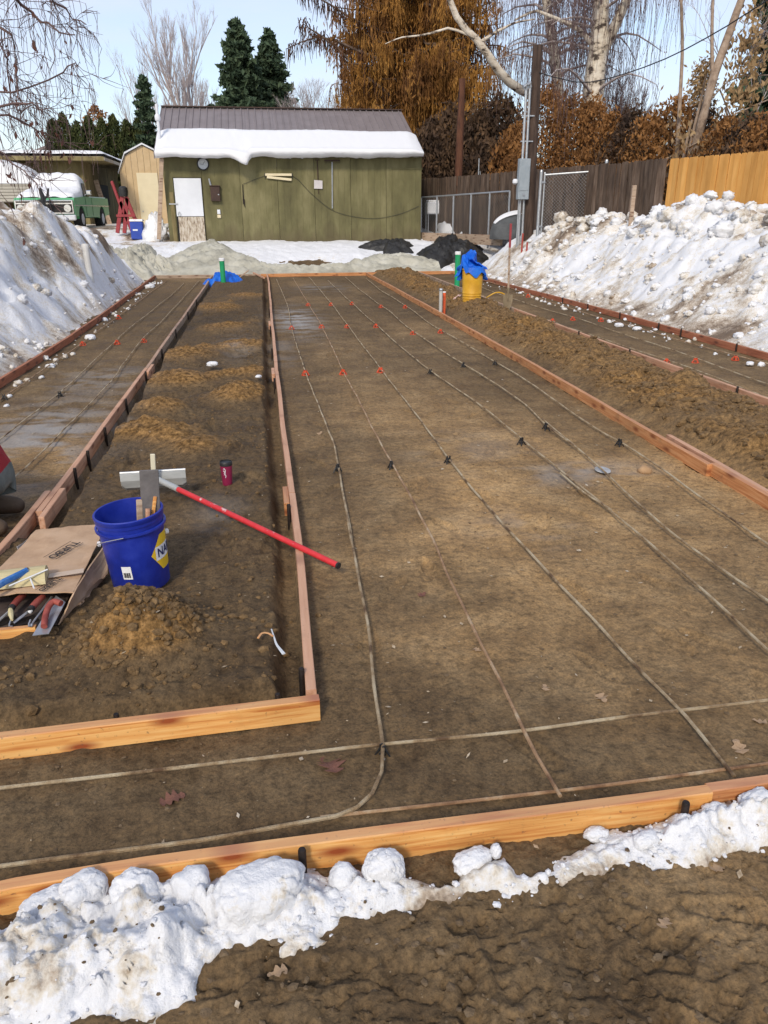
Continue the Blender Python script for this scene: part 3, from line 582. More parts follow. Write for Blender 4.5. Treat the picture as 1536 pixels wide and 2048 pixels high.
def ribbon(pts, w, h, seed=0, wig=0.003, b=0.003):       # chamfered lumber swept along points (top centre line), local frame: X along first segment
    P = [Vector(p) for p in pts]; a = P[0]; d = (P[-1]-a); ang = math.atan2(d.y, d.x); Rm = Matrix.Rotation(-ang, 3, 'Z')
    Q = [Rm @ (p-a) for p in P]; L = sum((Q[i+1]-Q[i]).length for i in range(len(Q)-1)); n = max(2, int(L/0.35)+1); r_ = random.Random(seed)
    cum = [0]
    for i in range(len(Q)-1): cum.append(cum[-1]+(Q[i+1]-Q[i]).length)
    sec = [(-w/2, -h), (w/2, -h), (w/2, -b), (w/2-b, 0), (-w/2+b, 0), (-w/2, -b)]
    o = B(); vs = []; fs = []; ph = [r_.uniform(0, 6) for _ in range(3)]
    for i in range(n+1):
        s = L*i/n; k = 0
        while k < len(cum)-2 and s > cum[k+1]: k += 1
        f = (s-cum[k])/max(1e-6, cum[k+1]-cum[k]); p = Q[k].lerp(Q[k+1], f); t = (Q[k+1]-Q[k]).normalized(); nrm = Vector((-t.y, t.x, 0))
        wy = wig*(math.sin(s*1.3+ph[0])+.6*math.sin(s*3.1+ph[1])); wz = wig*.5*math.sin(s*1.7+ph[2])
        for (y, z) in sec: vs.append(p+nrm*(y+wy)+Vector((0, 0, z+wz)))
    m_ = len(sec)
    for i in range(n):
        for j in range(m_): fs.append((i*m_+j, i*m_+(j+1) % m_, (i+1)*m_+(j+1) % m_, (i+1)*m_+j))
    fs += [tuple(range(m_))[::-1], tuple(n*m_+j for j in range(m_))]
    o.add(vs, fs); return o, a, ang
def board(name, label, pts, m_, cat='form board', group='wooden form boards', w=0.038, h=0.087, off=0.0, dz=0.0):
    P = [Vector(p) for p in pts]
    if off:
        d = (P[-1]-P[0]).normalized(); nrm = Vector((-d.y, d.x, 0)); P = [p+nrm*off for p in P]
    P = [p+Vector((0, 0, dz)) for p in P]
    o, a, ang = ribbon(P, w, h, seed=len(label)*7); ob = o.build(name, WD[m_], None, a); ob.rotation_euler = (0, 0, ang); return tag(ob, label, cat, group)
def cut(pl, v0, v1):                 # piece of a polyline between two y values
    return [Vector((float(xat(pl, y)), y, BT)) for y in np.linspace(v0, v1, 6)]
yL1a, yL1b = Gb(295, 735).y, Gb(78, 1022).y
board('form_board', 'red stained outer form board at the foot of the left snow bank, far half', cut(L0, 22.7, Gb(150, 668).y), 'red', dz=.004)
board('form_board', 'red stained outer form board at the foot of the left snow bank, near half', cut(L0, Gb(150, 668).y-.01, 4.2), 'red')
board('form_board', 'pale form board right of the left strip, running up to the green pipe', cut(L1, 22.3, yL1a), 'grey', off=.0)
board('form_board', 'pale form board right of the left strip, middle length with steel stakes', cut(L1, yL1a-.012, yL1b), 'pink')
board('form_board', 'pink form board running off the left edge behind the cardboard', cut(L1, yL1b+.35, 3.2), 'pink', off=-.040, dz=.002)
yC1, yC2 = Gb(548, 742).y, Gb(585, 985).y
board('form_board', 'thin pink form board left of the wide slab, farthest length', cut(C0, 22.6, yC1), 'pink')
board('form_board', 'thin pink form board left of the wide slab, middle length', cut(C0, yC1-.01, yC2), 'pink')
board('form_board', 'pink form board left of the wide slab, near length under the red pole', cut(C0, yC2-.01, YIN+.03), 'pink')
board('form_board', 'bright yellow knotty form board closing the planting strip near the front', [Gb(-260, 1504)+Vector((0, 0, 0)), Gb(0, 1472), Gb(638, 1393)], 'fresh', off=0.0)
yR1 = Gb(1419, 928).y
board('form_board', 'long orange form board right of the wide slab', cut(R0, 22.6, yR1), 'orange')
board('form_board', 'short orange form board right of the wide slab, running off the right edge', cut(R0, yR1+.02, 2.9), 'orange', off=0.041)
board('form_board', 'thin plank lying behind the splice of the long orange form board', cut(R0, yR1+.75, yR1-.55), 'pink', h=.07, off=.085, dz=-.004)
board('form_board', 'form board left of the right hand strip, far half behind the yellow drum', cut(R1, 22.5, Gb(1030, 617).y), 'grey', dz=-.004)
board('form_board', 'muddy pink form board left of the right hand strip, near half', cut(R1, Gb(1030, 617).y-.01, 5), 'pink')
board('form_board', 'red form board at the foot of the right snow bank, far half', cut(R2, 21.6, Gb(1210, 618).y), 'red', dz=.003)
board('form_board', 'red form board at the foot of the right snow bank, near half', cut(R2, Gb(1210, 618).y-.01, 5.5), 'red')
board('form_board', 'tan form board across the far end, left half below the grey tarp', [Gb(300, 551), Gb(520, 548)], 'grey')
board('form_board', 'orange form board across the far end, right half below the grey tarp', [Gb(521, 548), Gb(745, 544.5), Gb(930, 541.5)], 'orange', dz=.003)
board('form_board', 'short tan board across the far end of the right hand strip', [Gb(931, 546), Gb(1000, 560)], 'grey', dz=-.003)
NB0 = [Gb(-260, 1832), Gb(0, 1773), Gb(310, 1723), Gb(768, 1661), Gb(1418, 1578)]
board('form_board', 'wide yellow and orange front form board above the snow, long left piece', NB0, 'fresh', h=.10, dz=.004)
board('form_board', 'front form board piece running off the right edge above the snow', [Gb(1420, 1577), Gb(1700, 1538)], 'orange', off=.004, dz=-.002)
board('loose_stick', 'short loose stick leaning on the far form by the green pipe', [G(476, 556, .06), G(497, 540, .25)], 'grey', 'stick', None, w=.06, h=.02)
board('loose_stick', 'loose lath lying in the corner of the far form', [G(500, 541, .12), G(528, 555, .10)], 'pink', 'stick', None, w=.05, h=.03)
def block(label, p, ang, m_, L=.22, h=.085, dz=0.0):
    o = B(); o.box((0, 0, -h/2), (L, .034, h), bev=.003); ob = o.build('splice_block', WD[m_], None, Vector(p)+Vector((0, 0, dz))); ob.rotation_euler = (0, 0, ang); return tag(ob, label, 'wood block', 'splice blocks on the forms')
def sideof(pl, y, off): 
    x0, x1 = float(xat(pl, y-.2)), float(xat(pl, y+.2)); a = math.atan2(.4, x1-x0); return Vector((float(xat(pl, y))+off, y, BT)), a
for lab, pl, y, off, m_, L, dz in (('splice block behind the pink form, level with the red pole', C0, Gb(573, 985).y, -.040, 'orange', .30, -.012),
                                   ('small splice block on the thin pink form, halfway down the slab', C0, Gb(548, 742).y, -.040, 'pink', .34, .004),
                                   ('small splice block on the thin pink form near the far puddle', C0, Gb(540, 645).y, -.040, 'pink', .4, .0),
                                   ('splice block on the pale form beside the left strip, far joint', L1, yL1a, .040, 'pink', .45, -.004),
                                   ('big splice block on the pale form just behind the cardboard', L1, yL1b+.14, .042, 'pink', .5, .003)):
    p, a = sideof(pl, y, off); block(lab, p, a, m_, L, .085, dz)
# steel stakes
STEEL = mat('dark_steel', [(0.018, 0.015, 0.014), (0.05, 0.036, 0.03)], 30, 0.55, .2, metal=.6)
RUST = mat('rust', [(0.06, 0.025, 0.015), (0.14, 0.055, 0.028)], 30, 0.8, .3)
def stake(label, p, top=.03, r=.0095):
    h = top+.20; o = B(); o.lathe([(r*.8, -.2), (r, -.19), (r, top-.004), (r*.85, top)], 10, (0, 0, BT)); ob = o.build('form_stake', STEEL, None, (p[0], p[1], 0), True); return tag(ob, label, 'stake', 'steel stakes holding the forms')
for i, (u, v, tp) in enumerate(((316, 1722, -.005), (604, 1706, .025), (1366, 1612, .025))):
    p = Gb(u, v); stake(f'dark steel stake against the front form board, {ORD[i]} from left', p+Vector((0, -.012 if i else .0, 0)), tp, .011)
for i, (u, v) in enumerate(((232, 1428), (555, 1388))):
    p = G(u, v, .10); stake(f'steel stake behind the planting strip front board, {ORD[i]} from left', p, .012)
for lab, pl, off, vs in (('pale form beside the left strip', L1, .032, (905, 940, 858, 800, 745, 700, 660, 625, 600)), ('thin pink form left of the wide slab', C0, -.033, (1345, 985+30, 760, 700, 655, 620)),
                         ('muddy pink form of the right strip', R1, -.032, (777, 740, 702, 665, 640)), ('red form under the right snow bank', R2, -.032, (712, 690, 660, 648, 627, 610, 597))):
    ys = sorted({round(float(np.interp(v, [p for p in [552, 1400]], [0, 1])), 4): v for v in vs}.values(), reverse=True)
    for i, v in enumerate(ys):
        y = G(768, v, BT).y if pl is not R2 and pl is not R1 else None
        # solve for the y whose image row is v on this form
        lo, hi = 2.0, 22.5
        for _ in range(40):
            mid = (lo+hi)/2; x = float(xat(pl, mid)); d = np.array([x, mid, BT-CAM_Z]); vv = 1024-F_PX*(d@cu)/(d@cf)
            if vv > v: lo = mid
            else: hi = mid
        stake(f'{ORD[i]} steel stake from the camera on the {lab}', (float(xat(pl, mid))+off, mid), .022 if pl is not L1 else .012, .011)
# ---------------------------------------------------------------- reinforcing bars (tan, muddy)
BAR = mat('tan_bar', [(0.13, 0.075, 0.038), (0.34, 0.24, 0.135), (0.52, 0.43, 0.29)], 7, 0.75, .7, 160, pos=[.36, .46, .60])
BAR2 = mat('brown_bar', [(0.16, 0.085, 0.045), (0.36, 0.22, 0.12), (0.50, 0.40, 0.27)], 9, 0.75, .5, 120, pos=[.30, .5, .66])
def smooth_path(P, step=0.10):
    P = [Vector(p) for p in P]; out = []
    for i in range(len(P)-1):
        p0 = P[max(i-1, 0)]; p1 = P[i]; p2 = P[i+1]; p3 = P[min(i+2, len(P)-1)]; n = max(1, int((p2-p1).length/step))
        for k in range(n):
            t = k/n; out.append(0.5*((2*p1)+(p2-p0)*t+(2*p0-5*p1+4*p2-p3)*t*t+(3*p1-p0-3*p2+p3)*t**3))
    out.append(P[-1]); return out
def rebar(label, pix, z=0.028, r=0.0062, m_=BAR, seed=0, over=0.0):
    Pw = smooth_path([G(u, v, z) for u, v in pix]); o = B(); r_ = random.Random(seed); ph = r_.uniform(0, 6)
    pts = []
    gg = ground_h(np.array([p.x for p in Pw]), np.array([p.y for p in Pw]))
    for p, g in zip(Pw, gg):
        g = float(g); pts.append(Vector((p.x+.002*math.sin(p.y*9+ph), p.y, max(g+r*.9, z+over+.005*math.sin(p.y*2.1+ph)))))
    a = pts[0].copy(); a.z = 0; o.tube([p-a for p in pts], [r*(1+.06*math.sin(i*2.4)) for i in range(len(pts))], 7)
    ob = o.build('reinforcing_bar', m_, None, a, True); return tag(ob, label, 'reinforcing bar', 'reinforcing bars laid on chairs')
MB_ = {
 1: [(553, 559), (574, 608), (582, 650), (592, 686), (610, 741), (633, 800), (652, 850), (668, 890), (680, 950), (694, 1030), (708, 1110), (735, 1250), (752, 1400), (765, 1490), (764, 1540), (745, 1585), (715, 1612), (672, 1630), (560, 1650), (400, 1678), (200, 1703), (-40, 1735)],
 2: [(586, 556), (616, 606), (644, 653), (686, 741), (716, 798), (742, 850), (800, 955), (865, 1080), (900, 1160), (950, 1260), (1000, 1360), (1028, 1418), (1074, 1510), (1120, 1592)],
 3: [(618, 554), (662, 606), (695, 650), (761, 737), (809, 798), (900, 920), (1000, 1040), (1100, 1150), (1200, 1255), (1290, 1350), (1370, 1430), (1470, 1550)],
 4: [(656, 561), (703, 605), (752, 649), (826, 714), (861, 741), (947, 800), (1042, 877), (1150, 962), (1250, 1045), (1330, 1115), (1420, 1195), (1580, 1340)],
 5: [(691, 554), (717, 577), (761, 610), (781, 624), (826, 662), (926, 727), (1040, 800), (1092, 849), (1157, 899), (1209, 945), (1269, 1000), (1340, 1060), (1420, 1120), (1600, 1245)],
 6: [(732, 556), (760, 579), (810, 610), (849, 639), (882, 660), (989, 722), (1040, 753), (1174, 844), (1241, 884), (1307, 927), (1408, 1000), (1600, 1130)]}
for k, pix in MB_.items():
    ex = {1: 'leftmost, bent round at the front corner', 2: 'second from the left, ending at the front board', 3: 'third from the left, reaching the front board', 4: 'third from the right', 5: 'second from the right, crossing the frosty patch', 6: 'rightmost, next to the orange form'}[k]
    rebar('tan reinforcing bar down the wide slab, '+ex, pix, .034, 0.0064, BAR if k != 2 else BAR2, k)
rebar('tan reinforcing bar crossing the front of the slab from side to side', [(-60, 1586), (0, 1578), (350, 1538), (700, 1497), (768, 1490), (1030, 1465), (1230, 1438), (1536, 1402), (1650, 1388)], .018, 0.0062, BAR, 9)
rebar('dark reinforcing bar lying along the inside of the front board', [(640, 1637), (700, 1630), (967, 1601), (1190, 1575), (1328, 1557), (1536, 1529)], .012, .006, BAR2, 10)
rebar('lapped second bar beside the leftmost bar of the wide slab', [(686, 985), (698, 1045), (709, 1108)], .033, .006, BAR, 11, .0)
rebar('lapped second bar beside the third bar from the right', [(1120, 946), (1170, 985), (1222, 1018)], .033, .006, BAR, 12)
rebar('thin yellow lapped bar beside the second bar from the right', [(1085, 838), (1120, 868), (1150, 890)], .036, .005, BAR, 13)
rebar('tan bar in the left strip, nearest the snow', [(335, 560), (237, 632), (165, 685), (79, 745), (4, 795), (-60, 838)], .03, 0.0062, BAR2, 14)
rebar('tan bar in the left strip, middle one', [(368, 566), (346, 587), (250, 664), (233, 680), (119, 785), (4, 876), (-60, 930)], .03, 0.0062, BAR, 15)
rebar('tan bar in the left strip, nearest the pale form', [(400, 560), (392, 568), (333, 632), (287, 676), (246, 728), (225, 760), (137, 849), (90, 900), (8, 975), (-50, 1030)], .03, 0.0062, BAR, 16)
rebar('tan bar in the right strip, nearest the snow bank', [(965, 560), (1024, 577), (1087, 600), (1237, 645), (1471, 711), (1536, 728), (1650, 760)], .03, 0.0062, BAR2, 17)
rebar('tan bar in the right strip, middle one', [(930, 562), (1021, 596), (1145, 634), (1209, 655), (1391, 716), (1536, 768), (1650, 806)], .03, 0.0062, BAR, 18)
rebar('tan bar in the right strip, nearest the planting strip', [(900, 566), (1060, 628), (1105, 641), (1136, 655), (1328, 718), (1536, 795), (1650, 838)], .03, 0.0062, BAR, 19)
# ---------------------------------------------------------------- bar chairs
ORG = mat('orange_plastic', [(0.30, 0.06, 0.03), (0.62, 0.075, 0.025), (0.74, 0.10, 0.035)], 40, .55, spec=.4)
BLK = mat('black_plastic', [(0.012, 0.012, 0.013), (0.03, 0.03, 0.03)], 20, .5)
def ring(o, c, r, w, n=9, a0=0.0, a1=math.pi, ax='x', t=.006):
    pts = [Vector((0, math.cos(a0+(a1-a0)*i/n)*r, math.sin(a0+(a1-a0)*i/n)*r)) for i in range(n+1)]
    if ax == 'x': pts = [Vector((p.y, 0, p.z)) for p in pts]
    o.tube([Vector(c)+p for p in pts], t, 5)
ch = B()                                           # dome chair with a base ring, ribs and a cradle on top
ch.tube([(.045*math.cos(i*math.pi/8), .045*math.sin(i*math.pi/8), .005) for i in range(17)], .005, 5, False)
ring(ch, (0, 0, .004), .042, 0, ax='x'); ring(ch, (0, 0, .004), .042, 0, ax='y')
ch.lathe([(.020, .036), (.022, .044), (.012, .047), (.010, .040)], 10); ch.box((0, .014, .052), (.030, .005, .018)); ch.box((0, -.014, .052), (.030, .005, .018))
CHM = ch.mesh('orange_chair', True); CHM.materials.append(ORG)
bc = B(); 
for sx in (-1, 1):
    for sy in (-1, 1): bc.hexa([(sx*.030-.004, sy*.026-.004, 0), (sx*.030+.004, sy*.026-.004, 0), (sx*.030+.004, sy*.026+.004, 0), (sx*.030-.004, sy*.026+.004, 0)], [(sx*.008-.005, sy*.008-.005, .052), (sx*.008+.005, sy*.008-.005, .052), (sx*.008+.005, sy*.008+.005, .052), (sx*.008-.005, sy*.008+.005, .052)])
bc.box((0, 0, .040), (.034, .026, .010)); bc.box((0, 0, .020), (.050, .008, .008)); bc.box((0, 0, .020), (.008, .044, .008)); bc.box((.012, 0, .060), (.006, .02, .02)); bc.box((-.012, 0, .060), (.006, .02, .02))
BCM = bc.mesh('black_chair'); BCM.materials.append(BLK)
def chair(kind, label, u, v, s=1.0):
    p = G(u, v+2, 0.03); o = bpy.data.objects.new('bar_chair', CHM if kind == 'o' else BCM); col.objects.link(o)
    o.location = (p.x, p.y, float(ground_h(np.array([p.x]), np.array([p.y]), False)[0])); o.rotation_euler = (0, 0, random.uniform(0, 3)); o.scale = (s, s, s)
    return tag(o, label, 'bar chair', 'orange plastic bar chairs' if kind == 'o' else 'black plastic bar chairs')
rows = [('nearest orange row of the wide slab', [(611, 744), (686, 743), (761, 739)]), ('middle orange row of the wide slab', [(583, 653), (643, 651), (694, 650), (752, 650), (826, 662), (881, 660)]),
        ('farthest orange row of the wide slab', [(616, 607), (662, 606), (704, 605), (762, 610), (810, 611)]), ('front orange row of the left strip', [(165, 685), (234, 682), (287, 678)]),
        ('front orange row of the right strip', [(1333, 720), (1391, 718), (1471, 713)]), ('second orange row of the right strip', [(1105, 639), (1146, 635), (1202, 637)])]
for nm, ps in rows:
    for i, (u, v) in enumerate(ps): chair('o', f'orange bar chair, {ORD[i]} from left in the {nm}', u, v, .95)
chair('o', 'single orange bar chair at the back of the left strip', 237, 632, 1.1)
chair('o', 'single orange bar chair at the back of the right strip, near the shovel', 1056, 590, 1.1)
rows = [('farthest black row', [(861, 741), (927, 728), (990, 724)]), ('middle black row', [(1043, 880), (1092, 850), (1239, 885)]), ('nearest black row', [(675, 934), (783, 928), (897, 918)]), ('black row of the left strip', [(8, 793), (119, 786)])]
for nm, ps in rows:
    for i, (u, v) in enumerate(ps): chair('b', f'black bar chair, {ORD[i]} from left in the {nm}', u, v, .85)
chair('b', 'small black bar chair at the crossing of the two front bars', 765, 1492, .62)
# ================================================================ BUILDINGS, FENCES, POLE, TRUCK
def YP(u, v, Y):
    d = ray(u, v)*1.0; d = d*(Y/d[1]); return Vector((d[0], Y, CAM_Z+d[2]))
OLIVE = mat('olive_siding', [(0.075, 0.066, 0.030), (0.140, 0.127, 0.056), (0.225, 0.20, 0.10)], 1.3, 0.85, .35, 40, stretch=(1.3, 1.3, .5), pos=[.28, .5, .72], var=.045, grime=(.95, (.085, .062, .034)))
OLIVE2 = mat('brown_olive_siding', [(0.10, 0.075, 0.03), (0.19, 0.15, 0.065), (0.27, 0.22, 0.11)], 1.5, 0.85, .3, 40, stretch=(2.5, 2.5, .5))
ROOFM = mat('grey_metal_roof', [(0.20, 0.17, 0.17), (0.25, 0.215, 0.215)], 2, .5, metal=.15)
WHT = mat('white_paint', [(0.62, 0.64, 0.68), (0.70, 0.72, 0.76)], 2, .6)
WORN = mat('worn_plywood', [(0.16, 0.12, 0.09), (0.40, 0.33, 0.25), (0.55, 0.50, 0.42)], 9, .9, .4, stretch=(2, 2, .6), pos=[.34, .47, .6])
CREAM = mat('cream_siding', [(0.50, 0.36, 0.20), (0.58, 0.43, 0.25)], 3, .8, .1)
CREAMD = mat('cream_door', [(0.66, 0.57, 0.38), (0.72, 0.63, 0.43)], 3, .7)
DARK = mat('dark_void', [(0.012, 0.011, 0.010), (0.025, 0.022, 0.02)], 5, .8)
GALV = mat('galvanised', [(0.34, 0.36, 0.38), (0.50, 0.52, 0.54)], 14, .45, metal=.7)
GREYBOX = mat('grey_box_paint', [(0.24, 0.28, 0.31), (0.31, 0.35, 0.38)], 5, .55)
BRW = mat('dark_brown_paint', [(0.035, 0.018, 0.013), (0.06, 0.03, 0.02)], 12, .6)
SILV = mat('dull_aluminium', [(0.45, 0.46, 0.47), (0.60, 0.61, 0.62)], 10, .4, metal=.8)
def curve_snow(name, label, x0, x1, ya, yb, ztop, thick, seed, mat_=None, cat='snow slab', drip=0.0):
    pass
SX0, SX1, SY, SZ, SE = -2.63, 5.80, 27.6, 0.55, 3.42
RY, RZ = 31.3, 5.15
sh = emp('olive_shed', ((SX0+SX1)/2, SY, SZ), 'long olive green plywood shed with grey metal roof and snowy eave', 'shed')
ox, oy, oz = (SX0+SX1)/2, SY, SZ
xs = np.linspace(SX0, SX1, 8)
for i in range(7):                                 # plywood sheets with grooves
    o = B(); x0, x1 = xs[i]-ox+.004, xs[i+1]-ox-.004; n = 6
    if i == 0:                                     # around the door
        dx0, dx1, dt = YP(345, 355, SY).x-ox, YP(403, 355, SY).x-ox, YP(345, 355, SY).z-oz
        o.box(((x0+dx0)/2, .03, (SE-oz)/2), (dx0-x0, .06, SE-oz)); o.box(((dx0+dx1)/2, .03, (dt+SE-oz)/2), (dx1-dx0, .06, SE-oz-dt))
        if x1 > dx1: o.box(((dx1+x1)/2, .03, (SE-oz)/2), (x1-dx1, .06, SE-oz))
    else:
        w = (x1-x0)/n
        for k in range(n): o.box((x0+w*(k+.5), .03, (SE-oz)/2), (w-.003, .06, SE-oz))
    o.box(((x0+x1)/2, .045, (SE-oz)/2+.0), (x1-x0 if i else .02, .03, SE-oz-.02)) if i else None
    o.build('siding_sheet', OLIVE, sh)
o = B(); o.box((ox-ox+3.72, -.012, (3.02-oz)), (1.05, .02, .03)); o.box((3.2, -.012, 1.25), (.025, .02, 2.45)); o.build('trim', OLIVE, sh)
o = B()
for xx, yy, dx, dy in ((SX0-ox+.03, 3.7, .06, 7.3), (SX1-ox-.03, 3.7, .06, 7.3)): o.box((xx, yy, (SE-oz)/2), (dx, dy, SE-oz))
o.box((0, 7.4, (SE-oz)/2), (SX1-SX0, .06, SE-oz)); o.prism([(SX0-ox+.02, 0.06, SE-oz), (SX0-ox+.02, 7.4, SE-oz), (SX0-ox+.02, 3.7, RZ-oz-.05)], (.04, 0, 0)); o.prism([(SX1-ox-.06, 0.06, SE-oz), (SX1-ox-.06, 7.4, SE-oz), (SX1-ox-.06, 3.7, RZ-oz-.05)], (.04, 0, 0)); o.build('side_walls', OLIVE, sh)
# door: white upper sheet, worn plywood below, hasp and handle
dx0, dx1, dt = YP(346, 356, SY).x-ox, YP(402, 356, SY).x-ox, YP(345, 356, SY).z-oz; dm = YP(360, 433, SY).z-oz
dr_ = B(); dr_.box(((dx0+dx1)/2, .03, (dt)/2+.02), (dx1-dx0, .04, dt-.06)); dd = dr_.build('door', DARK, sh)
o = B(); o.box(((dx0+dx1)/2, .0, (dt+dm)/2), (dx1-dx0-.02, .024, dt-dm-.01), bev=.004); o.build('upper_sheet', WHT, dd)
o = B(); o.box(((dx0+dx1)/2+.02, -.002, dm/2+.03), (dx1-dx0-.06, .022, dm-.08), bev=.004); o.build('lower_sheet', WORN, dd)
o = B(); o.box((dx0-.06, -.03, YP(350, 408, SY).z-oz), (.28, .03, .04), bev=.006); o.tube([(dx0+.10, -.03, YP(350, 428, SY).z-oz+.05*math.cos(a)) if False else (dx0+.10+.04*math.cos(a), -.04, YP(350, 428, SY).z-oz+.06*math.sin(a)) for a in np.linspace(0, 6.28, 12)], .01, 5); o.build('hasp', SILV, dd)
o = B(); o.box((dx0-.10, -.015, .95), (.12, .04, 1.6), bev=.005); o.build('door_post', OLIVE2, sh)
# ribbed roof panels, front and back slope
def roof_pan(x0, x1, ya, za, yb, zb):
    o = B(); s = math.hypot(yb-ya, zb-za); 
    o.hexa([(x0, ya, za-.03), (x1, ya, za-.03), (x1, yb, zb-.03), (x0, yb, zb-.03)], [(x0, ya, za), (x1, ya, za), (x1, yb, zb), (x0, yb, zb)])
    k = 4; n_ = Vector((0, -(zb-za), (yb-ya))).normalized()*.035
    if n_.z < 0: n_ = -n_
    for j in range(k):
        xr = x0+(x1-x0)*(j+.5)/k
        a = [(xr-.025, ya, za+.002), (xr+.025, ya, za+.002), (xr+.025, yb, zb+.002), (xr-.025, yb, zb+.002)]
        b = [Vector(q)*1+n_+Vector((math.copysign(.012, xr-q[0]), 0, 0)) for q in a]; o.hexa(a, b)
    return o
rx0, rx1 = SX0-ox-.16, SX1-ox-.02; ey = -.42; ez = SE-oz-.02; rdy = RY-SY
for i in range(9):
    a, b_ = rx0+(rx1-rx0)*i/9, rx0+(rx1-rx0)*(i+1)/9-.004
    roof_pan(a, b_, ey, ez, rdy, RZ-oz).build('roof_panel', ROOFM, sh)
o = B(); o.hexa([(rx0, rdy+.01, RZ-oz-.03), (rx1, rdy+.01, RZ-oz-.03), (rx1, 7.8, ez-.03), (rx0, 7.8, ez-.03)], [(rx0, rdy+.01, RZ-oz), (rx1, rdy+.01, RZ-oz), (rx1, 7.8, ez), (rx0, 7.8, ez)]); o.build('back_roof', ROOFM, sh)
o = B(); o.box((0+(rx0+rx1)/2, rdy, RZ-oz+.03), (rx1-rx0+.04, .24, .035)); o.build('ridge_cap', BRW, sh)
o = B(); o.hexa([(rx0-.03, ey, ez-.14), (rx0-.001, ey, ez-.14), (rx0-.001, rdy, RZ-oz-.14), (rx0-.03, rdy, RZ-oz-.14)], [(rx0-.03, ey, ez+.02), (rx0-.001, ey, ez+.02), (rx0-.001, rdy, RZ-oz+.02), (rx0-.03, rdy, RZ-oz+.02)]); o.build('barge_board', ROOFM, sh)
# the slab of snow that hangs over the eave
nx, ns = 150, 26; sxx = np.linspace(rx0+.02, rx1-.02, nx); Vt = []; 
for xx in sxx:
    e = np.clip(min(xx-rx0, rx1-xx)/.35, 0, 1)**.5
    sag = .10*fbm(np.array([xx*.9]), np.array([1.5]), 3, 101)[0]+.025*fbm(np.array([xx*5]), np.array([3.5]), 3, 102)[0]; c_ = xx-(YP(492, 315, SY-.5).x-ox); tongue = .25*math.exp(-(c_/.36)**2) if c_ < 0 else .25*math.exp(-(c_/.10)**2)
    tongue += .10*math.exp(-((xx-rx0-1.5)/1.4)**2)
    L = 1.62+.05*math.sin(xx*1.7); th = .17*e+.025
    for j in range(ns):
        if j < 14:                                 # top surface from upslope to the lip
            f = j/13; d = L*(1-f); y = ey+d*math.cos(.445); z = ez+.04+d*math.sin(.445)+th*min(1, (d*0+f*1.0)*6+.12)*(1-.25*f**6); y -= .10*f**4+.45*tongue*f**3; z -= 1.0*tongue*f**3*.5
        else:                                      # rounded front, then underneath
            f = (j-14)/11; a = f*math.pi*.62; y = ey-.10-.45*tongue-.10*math.sin(a*1.6)*e+.25*f**2; z = ez+.04+th*.75*(1-f)-.14*f-.5*tongue-sag*f-tongue*.75*math.sin(f*3.14)*.8
            if f > .8: y += .25*(f-.8)/.2; z += (.06+tongue*.3)*(f-.8)/.2
        Vt.append((xx, y, z))
Vt = np.array(Vt); Vt += .012*np.stack([fbm(Vt[:, 0]*7, Vt[:, 2]*9+Vt[:, 1]*3, 3, s) for s in (103, 104, 105)], -1)
me = npmesh('roof_snow', Vt, np.concatenate([grid_faces(nx, ns)])); attr(me, 'dirt', np.full(len(Vt), -.35))
ro = link('roof_snow', me, SNOW, None, (ox, oy, oz)); tag(ro, 'thick snow slab sliding over the front eave of the olive shed', 'snow slab')
# things hung on the shed front
p = YP(406, 328, SY); o = B(); t_ = emp('wall_clock', (p.x, SY-.004, p.z), 'round wall clock with black rim high on the olive shed', 'clock')
o = B(); o.tube([(.175*math.cos(a), -.03, .175*math.sin(a)) for a in np.linspace(0, 2*math.pi, 29)], .022, 6, False); o.build('rim', BLK, t_, smooth=True)
o = B(); o.prism([(.17*math.cos(a), -.028, .17*math.sin(a)) for a in np.linspace(0, 2*math.pi, 28, endpoint=False)], (0, .026, 0)); o.build('face', GALV, t_)
o = B(); o.box((.03, -.034, .035), (.012, .004, .10), (0, .7, 0)); o.box((-.04, -.034, -.01), (.010, .004, .13), (0, 1.8, 0)); o.build('hands', BLK, t_)
p = YP(431, 388, SY); t_ = emp('letter_box', (p.x, SY-.004, p.z-.22), 'dark brown box on the olive shed right of the white door', 'box')
o = B(); o.box((0, -.07, .22), (.30, .13, .44), bev=.012); o.build('case', BRW, t_); o = B(); o.box((0, -.075, .46), (.33, .15, .03), bev=.006); o.build('lid', BRW, t_); o = B(); o.box((.10, -.145, .20), (.04, .02, .03)); o.build('latch', SILV, t_); o = B(); o.tube([(-.13, -.04, .48), (-.15, -.05, .56), (-.17, -.05, .68)], [.03, .03, .018], 6); o.build('spout', SILV, t_, smooth=True)
p = YP(438, 427, SY); t_ = emp('outlet_box', (p.x, SY-.003, p.z), 'small pale electric outlet under the brown box', 'outlet'); o = B(); o.box((0, -.03, .05), (.10, .05, .14), bev=.01); o.build('cover', WHT, t_); o = B(); o.box((0, -.03, -.09), (.12, .055, .11), bev=.02); o.build('cap', CREAMD, t_)
p = YP(557, 353, SY); t_ = emp('hung_gutters', (p.x, SY-.003, p.z), 'two pale gutter lengths hung flat on the olive shed', 'gutter')
for dz, dx, a, L in ((.05, 0, 0.0, .86), (-.06, .02, .10, .80)):
    o = B(); o.box((dx, -.05, dz), (L, .05, .075), (0, a, 0), bev=.008); o.build('gutter_length', CREAMD, t_)
o = B(); o.box((-.44, -.03, .02), (.02, .05, .16)); o.box((.44, -.03, .03), (.02, .05, .16)); o.build('bracket', BLK, t_)
p = YP(636, 368, SY); t_ = emp('hung_shovel', (p.x, SY-.003, p.z), 'snow shovel with pale square blade hung on the shed', 'shovel')
